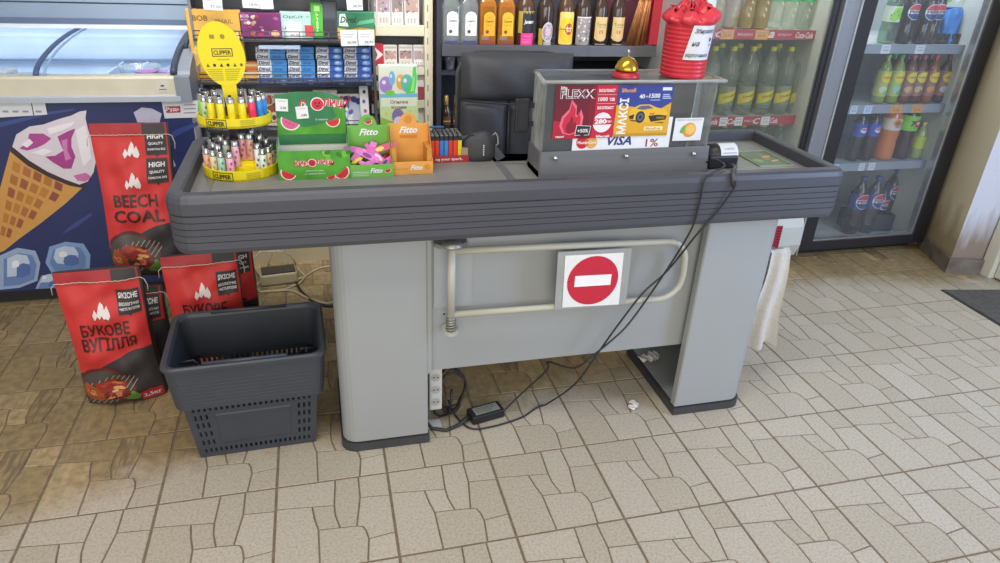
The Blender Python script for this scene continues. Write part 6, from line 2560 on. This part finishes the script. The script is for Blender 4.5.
for k in range(5):
    a = 2 * PI * k / 5 + .3
    m = MB()
    m.tube([(0, -.16, .11), (.28 * math.cos(a), -.16 + .28 * math.sin(a), .075)], [.026, .018], blk_plastic, seg=8)
    lg = m.build('base_leg', ch)
    m = MB()
    m.tube([(.28 * math.cos(a) - .012, -.16 + .28 * math.sin(a), .028), (.28 * math.cos(a) + .012, -.16 + .28 * math.sin(a), .028)], .028, blk_plastic, seg=14)
    m.tube([(.28 * math.cos(a), -.16 + .28 * math.sin(a), .03), (.28 * math.cos(a), -.16 + .28 * math.sin(a), .075)], .007, blk_plastic, seg=6)
    m.build('castor', lg)
# ================================================================== DRINKS COOLERS
cool_white = mat('cooler_white', '#bfc2be', .4, var=.03)
cool_grey = mat('cooler_silver', '#8f9399', .3, .6, var=.05, scale=6, stretch=(4, 4, .3))
cool_black = mat('cooler_black', '#26262b', .35, var=.06)
glass_door = clear('door_glass', (.95, .97, .98), .4, .02, haze=.04, hazecol=(.75, .8, .85))
strip_red = mat('strip_red', '#a3283a', .4, var=.04)
strip_grey = mat('strip_grey', '#8d949c', .4, var=.04)


def cooler(name, label, X0, X1, Y0, floor_z, shelves, xi0, xi1, frame_m, fw, strip_m, ys):
    cx, cy = (X0 + X1) / 2, Y0 + .4
    t = thing(name, label, 'cooler', (cx, cy, 0))
    T = TR(-cx, -cy, 0)
    m = MB(T)
    m.box(X0, X0 + .03, Y0 + .05, 2.2, .05, 2.0, cool_white)
    m.box(X1 - .03, X1, Y0 + .05, 2.2, .05, 2.0, cool_white)
    m.box(X0, X1, 2.15, 2.2, .05, 2.0, cool_white)
    m.box(X0, X1, Y0 + .05, 2.2, 1.95, 2.0, cool_white)
    m.box(X0, X1, Y0 + .06, 2.2, .05, floor_z, cool_white)
    m.box(xi0 - .012, xi0, Y0 + .055, 2.15, floor_z, 1.95, cool_white)
    m.box(xi1, xi1 + .012, Y0 + .055, 2.15, floor_z, 1.95, cool_white)
    m.box(xi0, xi1, 1.86, 1.88, floor_z, 1.95, mat('cooler_inner', '#9da2a3', .5))
    m.box(X0 + .02, X1 - .02, Y0 + .08, 2.15, 0, .05, cool_black)
    m.build('cabinet', t)
    for z in shelves:
        m = MB(T)
        m.box(xi0, xi1, ys, 1.86, z - .012, z, mat('wire_shelf_white', '#a9adb0', .4))
        sh = m.build('shelf', t)
        m = MB(T)
        m.box(xi0, xi1, ys - .008, ys, z - .040, z + .004, strip_m)
        m.build('price_rail', sh)
    return t, T


# ---- left cooler: red rails, silver door frame
AX, AXR, AY = 2.53, 3.322, 1.19
za1, za2 = PY(760, 30.5, 1.30).z, PY(760, 117, 1.30).z
ca, ACT = cooler('drinks_cooler', 'drinks cooler with red shelf rails and clear bottles, behind the right end of the counter', AX, AXR, AY, .30, [za1, za2, za2 - .37], AX + .05, 3.195, cool_grey, .05, strip_red, 1.305)
m = MB(ACT)
m.box(3.205, 3.232, AY + .03, AY + .05, .30, 1.95, cool_black)
m.box(3.232, 3.318, AY + .0, AY + .05, .05, 1.98, cool_grey, bev=.006)
m.box(3.316, 3.326, AY - .004, AY + .05, .04, 1.98, mat('bright_trim', '#c5c8cb', .25, .8))
m.box(AX, AX + .05, AY, AY + .05, .05, 1.98, cool_white, bev=.006)
m.box(AX, AXR - .09, AY, AY + .05, 1.90, 1.98, cool_white)
fa = m.build('door_frame', ca)
m = MB(ACT)
m.box(AX + .05, 3.206, AY + .036, AY + .042, .31, 1.90, clear('cooler_glass_hazy', (.92, .93, .90), .22, .04, haze=.05, hazecol=(.62, .64, .58)))
m.build('door_glass', ca)
m = MB(ACT)
lp = []
nn_ = 8
prb = [(AY - .01, .05), (AY - .035, .12), (AY - .030, .22), (AY + .0, .29), (AY + .03, .31), (AY + .06, .31), (AY + .06, .05)]
m.prism(prb, AX, 3.30, cool_white, Matrix(((0, 0, 1, 0), (1, 0, 0, 0), (0, 1, 0, 0), (0, 0, 0, 1))), smooth=False)
bp_ = m.build('base_panel', ca)
m = MB(ACT)
r0, r1 = PY(771, 250, AY - .036), PY(783, 226, AY - .036)
m.box(r0.x, r1.x, AY - .0385, AY - .030, r0.z, r1.z, strip_red)
for i in range(5):
    for j in range(8):
        m.box(r0.x + .008 + i * (r1.x - r0.x - .01) / 5, r0.x + .008 + i * (r1.x - r0.x - .01) / 5 + .005, AY - .0392, AY - .0384, r0.z + .008 + j * (r1.z - r0.z) / 8.4, r0.z + .015 + j * (r1.z - r0.z) / 8.4, ink('#5a1520'))
m.build('red_grille', bp_)


def rail_text(T, z, items, parent, Y):
    for k, (kind, px0, px1, txt) in enumerate(items):
        m = MB(T)
        a, b = PY(px0, 0, Y), PY(px1, 0, Y)
        x0, x1 = PY(px0, PZ(0, 0, 0).z if False else 60, Y).x, PY(px1, 60, Y).x
        F = FR((x0 + x1) / 2, Y - .0005, z - .018)
        w = x1 - x0
        if kind == 'tag':
            m.prism(rect(-w / 2, -.022, w / 2, .020), 0, .0008, ink(txt[1]), F)
            m.text(txt[0], 0, -.006, w * .6, .012, ink('#5a5a60'), F, .0014, 0)
            m.flat(rect(-w * .35, .008, w * .35, .011), ink('#8a8a90'), F, .0012)
            m.build('price_tag', parent)
        else:
            m.text(txt, 0, 0, w, .028 if kind == 'logo' else .012, ink('#e3d3d6'), F, .0008, .02 if kind == 'logo' else 0, .3 if kind == 'logo' else 0)
            m.build('rail_lettering', parent)


ora = '#d9964a'
sh_a = [c for c in ca.children if c.name.startswith('shelf')]
rail_text(ACT, za1, [('logo', 711, 719, 'C'), ('tag', 716, 729, ('35,90', ora)), ('text', 733, 747, 'FRESH'), ('tag', 750, 763, ('38,90', ora)), ('logo', 763, 769, 'a'), ('text', 773, 786, 'ENJOY'), ('logo', 790, 807, 'Coca-Cola')], sh_a[0], 1.297)
rail_text(ACT, za2, [('tag', 714, 721, ('40,00', '#d5d6d9')), ('logo', 722, 729, 'ola'), ('tag', 731, 739, ('40,00', '#d5d6d9')), ('logo', 739, 747, 'Co'), ('tag', 747, 755, ('40,00', '#d5d6d9')), ('text', 757, 766, 'ENJOY'), ('logo', 766, 773, 'C'), ('tag', 774, 783, ('41,00', '#d5d6d9')), ('logo', 784, 791, 'Cola')], sh_a[1], 1.297)

# ---- right cooler: black door frame
BX, BXR, BY = 3.345, 4.18, 1.215
zb1, zb2, zb3 = PY(910, 45, 1.31).z, PY(890, 105, 1.31).z, PY(880, 162, 1.31).z
cb, BT = cooler('drinks_cooler', 'drinks cooler with a black-framed glass door beside the cream column', BX, BXR, BY, .075, [zb1, zb2, zb3], BX + .055, 4.10, cool_black, .08, strip_grey, 1.305)
m = MB(BT)
m.box(BX + .002, BX + .085, BY, BY + .05, .05, 1.98, cool_black, bev=.006)
m.box(4.085, BXR, BY, BY + .05, .05, 1.98, cool_black, bev=.006)
m.box(BX + .08, 4.09, BY, BY + .05, .050, .105, cool_black, bev=.004)
m.box(BX + .08, 4.09, BY, BY + .05, 1.90, 1.98, cool_black)
m.box(4.072, 4.086, BY + .004, BY + .04, .105, 1.90, mat('bright_trim', '#c5c8cb'))
m.box(BX + .084, 4.075, BY + .004, BY + .04, .104, .112, mat('bright_trim', '#c5c8cb'))
m.build('door_frame', cb)
m = MB(BT)
m.box(BX + .085, 4.073, BY + .022, BY + .028, .11, 1.90, glass_door)
m.build('door_glass', cb)
sh_b = [c for c in cb.children if c.name.startswith('shelf')]
rail_text(BT, zb1, [('tag', 878, 887, ('26,00', '#cfd2d8')), ('tag', 912, 921, ('32,00', '#cfd2d8'))], sh_b[0], 1.297)
rail_text(BT, zb2, [('tag', 851, 858, ('30', '#c5cbd5')), ('tag', 864, 871, ('30', '#c5cbd5')), ('tag', 878, 886, ('32', '#b9c9e0')), ('tag', 905, 917, ('28', ora)), ('tag', 927, 938, ('34', ora))], sh_b[1], 1.297)
rail_text(BT, zb3, [('tag', 843, 850, ('45', '#c0d4e4')), ('tag', 860, 868, ('45', '#9fcbe6')), ('tag', 890, 896, ('30', '#d0d3d8')), ('tag', 900, 907, ('30', '#d0d3d8'))], sh_b[2], 1.297)


def cooler_lamp(x, y, z, w, e, colr):
    d = bpy.data.lights.new('cooler_lamp', 'AREA')
    d.shape, d.size, d.size_y, d.energy, d.color = 'RECTANGLE', w, .12, e, colr
    o = bpy.data.objects.new('cooler_lamp', d)
    COL.objects.link(o)
    o.location = (x, y - .03, z)
    o.rotation_euler = (.25, 0, 0)


cooler_lamp(2.87, 1.33, 1.92, .6, 9, (1, 1, .95))
cooler_lamp(3.75, 1.33, 1.92, .6, 15, (.88, .95, 1))

# ---- bottles
cola = mat('cola', '#2a1a17', .12, var=.1, coat=.4)


def soda(name, label, loc, h, r, body, cap_c, bands, group, discs=None, rz=0.0, rot=None):
    """a soft drink bottle: petal foot, waist, shoulder, neck; label sleeve; screw cap"""
    t = thing(name, label, 'bottle', loc, rz, group, rot=rot)
    m = MB()
    pr = [(.55, 0), (.88, .012), (1.0, .05), (1.0, .22), (.94, .30), (.94, .34), (1.0, .42), (1.0, .62), (.92, .70), (.66, .80), (.40, .87), (.32, .90), (.32, .945)]
    m.lathe([(a * r, b * h) for a, b in pr], body, None, 18)
    m.build('body', t)
    m = MB()
    m.lathe([(.36 * r, .935 * h), (.38 * r, .94 * h), (.38 * r, .985 * h), (.34 * r, h), (0, h)], ink(cap_c, .35), None, 14)
    m.build('cap', t)
    if bands:
        m = MB()
        fn = cyl(r * 1.012)
        for (z0, z1, c) in bands:
            m.lathe([(r * 1.012, z0 * h), (r * 1.012, z1 * h)], ink(c, .35), None, 18, cap=False)
        if discs:
            discs(m, fn, r, h)
        m.build('label', t)
    return t


brown_d = mat('brown_lemonade', '#8a7236', .15, var=.2, scale=10, coat=.4)
clear_d = clear('pet_clear', (.82, .86, .80), 1.0, .04, haze=.14, hazecol=(.55, .58, .50))
clear_g = clear('pet_green_tint', (.55, .72, .58), 1.0, .04, haze=.14, hazecol=(.35, .45, .36))
# upper shelf of the left cooler
pr_ = None
ordn = ['leftmost, beside the red jar', 'second from the left', 'third from the left', 'fourth from the left', 'rightmost brown one']


def white_script(m, fn, r, h):
    for k in range(3):
        m.drape(ell(-.2 * r + .1 * r * k, (.20 + .09 * k) * h, .10 * r, .03 * h, 8, rot=.6), fn, ink('#c9bd92'), .0012, .02)


for i, px in enumerate((697, 713, 728, 743, 758)):
    p = PY(px, 28, 1.365)
    lab = 'yellow-brown lemonade bottle, top shelf of the red-railed cooler, %s' % ordn[i]
    loc = (p.x, 1.365, za1 + .001)
    if pr_ is None:
        pr_ = soda('soda_bottle', lab, loc, .31, .040, brown_d, '#8a7a3a', [(.52, .60, '#7a6a34')], 'brown lemonade bottles', white_script)
    else:
        dup(pr_, loc, 0, lab)
pr_ = None
for i, px in enumerate((773, 787, 801)):
    p = PY(px, 28, 1.365)
    lab = 'clear bottle with a bright green label on the top shelf, %s' % ['beside the brown bottles', 'the middle one of three', 'nearest the cooler side wall'][i]
    loc = (p.x, 1.365, za1 + .001)
    if pr_ is None:
        pr_ = soda('soda_bottle', lab, loc, .31, .036, clear_d, '#2f9a55', [(.40, .64, '#2f9a5a')], 'green labelled clear bottles', white_script)
    else:
        dup(pr_, loc, 0, lab)


# second shelf: clear tonic bottles with yellow caps
def tonic(m, fn, r, h):
    m.drape([(-1.3 * r, .16 * h), (1.3 * r, .28 * h), (1.3 * r, .42 * h), (-1.3 * r, .31 * h)], fn, ink('#cdb92a'), .0014, .02)
    m.dtext('Schweppes', 0, .30 * h, 1.5 * r, .045 * h, lambda u, v, o: fn(u, v + u * .10 * h / (2.4 * r) * 1.0, o), ink('#4f4a20'), .0022, .02, .2)
    m.drape(rect(-.7 * r, .13 * h, .7 * r, .16 * h), fn, ink('#5a6a52'), .0014, .02)


pr_ = None
nm = ['leftmost, half behind the acrylic case', 'second from the left', 'third from the left', 'fourth from the left', 'fifth from the left', 'rightmost, by the cooler side wall']
for i, px in enumerate((704, 722, 741, 760, 777, 793)):
    p = PY(px, 112, 1.365)
    lab = 'front-row tonic bottle with slanted yellow band, %s' % nm[i]
    loc = (p.x, 1.365, za2 + .001)
    if pr_ is None:
        pr_ = soda('tonic_bottle', lab, loc, .325, .042, clear_d, '#c9c02a', [(.12, .44, '#76806c')], 'yellow capped tonic bottles', tonic)
    else:
        dup(pr_, loc, 0, lab)
for i, px in enumerate((711, 728, 746, 766, 784)):
    p = PY(px, 108, 1.46)
    dup(pr_, (p.x, 1.46, za2 + .001), 0, 'back-row tonic bottle with a yellow cap, seen between the front ones, %s' % ['leftmost', 'second from left', 'middle one', 'second from right', 'rightmost'][i])
p = PY(703, 75, 1.55)
# third shelf: only caps show above the counter rim
for i, px in enumerate((723, 742, 762, 779)):
    p = PY(px, 133, 1.365)
    zt3 = p.z
    dup(pr_, (p.x, 1.365, za2 - .369), 0, 'yellow-capped bottle on the lowest visible shelf above the counter rim, %s' % ['leftmost', 'second from left', 'second from right', 'rightmost'][i])


# ---- right cooler, top shelf
def pepsi(zc, rr_, ring='#d9dde4'):
    def f(m, fn, r, h):
        R_ = rr_ * r
        k = h
        m.drape(ell(0, zc * h, R_ * 1.08, R_ * 1.08, 26), fn, ink(ring), .0012, .01)
        m.drape(ell(0, zc * h, R_, R_, 26, .25, PI - .25), fn, ink('#c22f3c'), .0020, .01)
        m.drape(ell(0, zc * h, R_, R_, 26, PI + .25, 2 * PI - .25), fn, ink('#22346f'), .0020, .01)
        m.dtext('PEPSI', 0, zc * h, R_ * 1.7, R_ * .36, fn, ink('#1c1c22'), .0028, .03)
    return f


def place_b(px, py, Y):
    p = PY(px, py, Y)
    return p


tops = [(884, 'lime', 'bottle with a green leafy label, leftmost in the top row of the black-framed cooler'), (901, 'cola', 'cola bottle with a round red, white and blue emblem, next to the green-labelled one'),
        (918, 'cola', 'cola bottle with a round red, white and blue emblem, middle of the top shelf'), (928, 'cola', 'cola bottle with a round emblem, right beside the blue shrink-wrapped pack')]
pr_ = None


def lime_art(m, fn, r, h):
    m.drape([(-1.2 * r, .36 * h), (1.2 * r, .36 * h), (1.2 * r, .62 * h), (-1.2 * r, .60 * h)], fn, ink('#cfd6c4'), .001, .01)
    m.drape([(-.9 * r, .40 * h), (-.3 * r, .37 * h), (.2 * r, .42 * h), (.8 * r, .40 * h), (.9 * r, .55 * h), (.3 * r, .60 * h), (-.5 * r, .58 * h)], fn, ink('#8fc93a'), .0016, .01)
    for k in range(6):
        m.drape(ell((-.8 + .3 * k) * r, (.40 + .03 * (k % 3)) * h + .02, .003, .004, 6), fn, ink('#3f5a2c'), .0022, .01)


for i, (px, kd, lab) in enumerate(tops):
    p = PY(px, 43, 1.35 if i < 3 else 1.36)
    loc = (p.x, 1.35 if i < 3 else 1.37, zb1 + .001)
    if kd == 'lime':
        soda('soda_bottle', lab, loc, .29, .038, clear_g, '#6fae3a', [(.36, .61, '#c9d2bc')], 'bottles on the top shelf', lime_art)
    elif pr_ is None:
        pr_ = soda('cola_bottle', lab, loc, .30, .038, cola, '#1f2c60', [(.40, .62, '#23232b')], 'bottles on the top shelf', pepsi(.51, .92))
    else:
        dup(pr_, loc, -.25 if i == 3 else 0, lab)
for i, px in enumerate((893, 910, 924)):
    p = PY(px, 40, 1.45)
    dup(pr_, (p.x, 1.45, zb1 + .001), 0, 'cola bottle in the second row of the top shelf, %s' % ['left one', 'middle one', 'right one'][i])
p0, p1 = PY(934, 45, 1.36), PY(968, 12, 1.36)
bw = thing('bottle_pack', 'blue shrink-wrapped pack of bottles on the top shelf of the black-framed cooler', 'bottle pack', ((p0.x + p1.x) / 2, 1.46, zb1))
m = MB()
w_ = (p1.x - p0.x) / 2
film = mat('blue_film', '#3a78c0', .25, var=.35, scale=14, bump=.8, bscale=40)


def film_fn(u, v):
    a = 2 * PI * u
    ca, sa = math.cos(a), math.sin(a)
    q = 3.5
    x = w_ * math.copysign(abs(ca) ** (2 / q), ca)
    y = .11 * math.copysign(abs(sa) ** (2 / q), sa)
    k = 1 - .25 * max(0, v - .75) * 4 * (v - .75) * 4 * .25
    wv = .006 * math.sin(a * 6 + v * 8) + .004 * math.sin(a * 11 + 2)
    return ((x + wv) * k, (y + wv) * k, .165 * v + .01 * math.sin(a * 3) * v)


m.grid(film_fn, 48, 10, film)
m.raw([film_fn(i / 48, 1) for i in range(48)], [tuple(range(48))], film)
m.build('film', bw)
m = MB()
for k in range(4):
    m.lathe([(.030, 0), (.034, .006), (.034, .05)], cola, TR(-w_ * .72 + k * w_ * .48, -.085, -.0 + .001), 14)
m.build('bottle_feet', bw)
p0, p1 = PY(934, 14, 1.42), PY(962, 3, 1.42)
m = MB()
m.box(-(p1.x - p0.x) / 2, (p1.x - p0.x) / 2, -.06, .06, 0, .09, mat('white_green_box', '#c9cdbb', .5, var=.1), bev=.004)
for k in range(3):
    m.flat([(-.05 + .05 * k, .02), (-.02 + .05 * k, .03), (-.035 + .05 * k, .07)], ink(['#8fae5a', '#e3e3e0', '#a5b56a'][k]), FR(0, -.0605, 0), .0004)
single(m, 'juice_pack', 'white and green pack lying on top of the blue shrink-wrapped bottles', 'juice pack', ((p0.x + p1.x) / 2, 1.45, zb1 + .172))


# second shelf: iced tea
def tea(c1, c2):
    def f(m, fn, r, h):
        m.drape(ell(0, .55 * h, r * .95, .11 * h, 20), fn, ink('#d8c23a'), .0014, .01)
        m.dtext('Lipton', 0, .55 * h, r * 1.5, .05 * h, fn, ink('#8f2a30'), .0022, .02, .1)
        m.drape(ell(-.2 * r, .30 * h, r * .7, .07 * h, 16), fn, ink(c1), .0014, .01)
        m.drape(ell(.3 * r, .24 * h, r * .5, .05 * h, 14), fn, ink(c2), .0018, .01)
    return f


teas = [(876, '#4fae4a', '#7a8a3a', tea('#b9cfa0', '#86b080'), 'green-capped iced tea with a yellow oval, leftmost on the second shelf'), (889, '#3f9a50', '#7f8a34', tea('#8fc0b0', '#7aa07a'), 'green-capped iced tea with a yellow oval, right of the other green-capped one'),
        (901, '#c2543f', '#6b3a24', tea('#c9a07a', '#b0805a'), 'red-capped iced tea, the first next to the green caps'), (911, '#b04048', '#5a2f26', tea('#b5a58a', '#9a5a4a'), 'red-capped iced tea with a pale label, second of the red caps'),
        (923, '#d0483a', '#8a4a24', tea('#d08a5a', '#c06a4a'), 'orange-red-capped iced tea with a peach picture'), (936, '#8a4a5a', '#4a2f34', tea('#b9b9c9', '#8fa0c0'), 'dull purple-capped iced tea, second from the right on the second shelf'),
        (947, '#94485a', '#4a2f34', tea('#c4bccb', '#a08fae'), 'dull purple-capped iced tea, rightmost on the second shelf')]
for px, cc, bc, ar, lab in teas:
    p = PY(px, 102, 1.36)
    soda('iced_tea_bottle', lab, (p.x, 1.36, zb2 + .001), .245, .034, mat('tea_' + bc.strip('#'), bc, .15, var=.15, coat=.4), cc, [(.16, .68, {'#4fae4a': '#a8b060', '#3f9a50': '#a9b565'}.get(cc, '#8f6a58'))], 'iced tea bottles on the second shelf', ar)
for i, px in enumerate((883, 896, 907, 918, 930)):
    p = PY(px, 99, 1.45)
    soda('iced_tea_bottle', 'dark iced tea bottle in the row behind, %s' % ['leftmost', 'second from left', 'middle one', 'second from right', 'rightmost'][i], (p.x, 1.45, zb2 + .001), .235, .033, cola, ['#4fae4a', '#b04048'][i > 0], [(.2, .62, '#5a4a3f')], 'iced tea bottles in the back row')


# third shelf
def z_of_cap(py, px, Y):
    return PY(px, py, Y).z


def blue_p(m, fn, r, h):
    m.drape(ell(.1 * r, .60 * h, r * .6, .05 * h, 18), fn, ink('#d9dde8'), .0014, .01)
    m.drape(ell(.1 * r, .61 * h, r * .5, .03 * h, 16, 0, PI), fn, ink('#b53a4a'), .002, .01)
    m.dtext('Pepsi', .1 * r, .595 * h, r * .9, .025 * h, fn, ink('#2a3a80'), .0026, .02)


pr_ = None
for i, px in enumerate((848, 861)):
    p = PY(px, 168, 1.36)
    loc = (p.x, 1.36, zb3 + .001)
    lab = 'dark cola bottle with a blue label on the third shelf, %s' % ['nearest the black door edge', 'beside the big orange bottle'][i]
    if pr_ is None:
        pr_ = soda('cola_bottle', lab, loc, .285, .037, cola, '#24367a', [(.48, .72, '#3547a0')], 'bottles on the third shelf', blue_p)
    else:
        dup(pr_, loc, .1, lab)
ocol = mat('orangeade', '#c4713a', .18, var=.08, coat=.4)


def mirinda(m, fn, r, h):
    m.drape(ell(-.15 * r, .62 * h, r * .42, .055 * h, 18), fn, ink('#d07a34'), .0014, .01)
    m.drape(ell(-.15 * r, .62 * h, r * .22, .03 * h, 14), fn, ink('#8f4a2a'), .002, .01)
    m.dtext('Mirinda', .2 * r, .56 * h, r * 1.1, .03 * h, fn, ink('#6b7a9a'), .002, .02, .2)
    m.drape(ell(.5 * r, .60 * h, r * .2, .03 * h, 10), fn, ink('#7fae5a'), .002, .01)


p = PY(878, 167, 1.37)
soda('orangeade_bottle', 'big orange drink bottle with a white label, middle of the third shelf', (p.x, 1.37, zb3 + .001), .335, .052, ocol, '#cf7a3a', [(.50, .68, '#cfc3b4')], 'bottles on the third shelf', mirinda)


def seven(m, fn, r, h):
    m.dtext('7', -.30 * r, .60 * h, r * .5, .09 * h, fn, ink('#2a3a2c'), .002, .04, .1)
    m.drape(ell(.25 * r, .60 * h, r * .42, .06 * h, 20), fn, ink('#c23a3f'), .002, .01)
    m.dtext('up', .25 * r, .60 * h, r * .5, .05 * h, fn, ink('#e3e6e0'), .0028, .03)


p = PY(895, 166, 1.37)
soda('lime_soda_bottle', 'big dark bottle with a bright green label carrying a black digit and a red dot', (p.x, 1.37, zb3 + .001), .335, .050, mat('dark_syrup', '#3b1f1c', .15, var=.1, coat=.4), '#4f8a3a', [(.48, .72, '#7fbf3f')], 'bottles on the third shelf', seven)
for i, (px, hh, body, cc, bands, lab) in enumerate(((911, .20, mat('pale_green_soda', '#8f9f5a', .2, coat=.4), '#d6c02a', [(.30, .62, '#b5bf3a')], 'small bottle with a yellow-green label right of the bright green label'), (921, .19, mat('pale_soda', '#9aa6ac', .2, coat=.4), '#6f8fae', [(.30, .6, '#8fb08a')], 'small pale bottle, second from the right on the third shelf'), (932, .20, mat('pale_green_soda', '#8f9f5a'), '#9aae7a', [(.3, .6, '#86a878')], 'small greenish bottle at the right wall of the third shelf'), (915, .27, cola, '#c9b83a', [(.4, .6, '#5a4a50')], 'taller dark bottle with a yellow cap behind the small ones'))):
    Y_ = 1.36 if i < 3 else 1.46
    p = PY(px, 166, Y_)
    soda('soda_bottle', lab, (p.x, Y_, zb3 + .001), hh, .034, body, cc, bands, 'bottles on the third shelf')
# bottom: large cola bottles and a dark tray
pr_ = None
for i, (px, py) in enumerate(((846, 240), (861, 238), (878, 234), (892, 233))):
    Y_ = 1.36 if i < 2 else 1.47
    p = PY(px, py, Y_)
    loc = (p.x, Y_, .0765)
    lab = 'large cola bottle with round emblem on the cooler floor, %s' % ['nearest the black door edge', 'in front of the crate end', 'left one behind the crate', 'right one behind the crate'][i]
    if pr_ is None:
        pr_ = soda('cola_bottle', lab, loc, .335, .047, cola, '#24367a', [(.46, .72, '#2d3a80')], 'large cola bottles on the cooler floor', pepsi(.60, .85))
    else:
        dup(pr_, loc, .15 if i == 1 else 0, lab)
tq = [PY(870, 196, 1.40), PY(926, 214, 1.40)]
dt = thing('bottle_crate', 'dark low crate standing on the floor of the black-framed cooler', 'crate', (3.93, 1.42, .0765), -.10)
m = MB()
crm = mat('dark_crate', '#3a3a3e', .5, var=.08)
m.box(-.13, .13, -.07, .07, 0, .008, crm)
for a in ((-.13, .13, -.07, -.062), (-.13, .13, .062, .07), (-.13, -.122, -.062, .062), (.122, .13, -.062, .062)):
    m.box(*a, .008, .10, crm)
m.build('crate', dt)
for i, (dx, dy) in enumerate(((-.075, 0), (0, .01), (.075, 0))):
    p = (3.93 + dx, 1.42 + dy - dx * .1, .087)
    t = soda('cola_bottle', 'cola bottle sitting in the dark crate, %s' % ['left one', 'middle one', 'right one'][i], p, .235, .034, cola, '#2b2b33', [(.45, .70, '#b9bcc6')], 'bottles in the dark crate', pepsi(.58, .8))
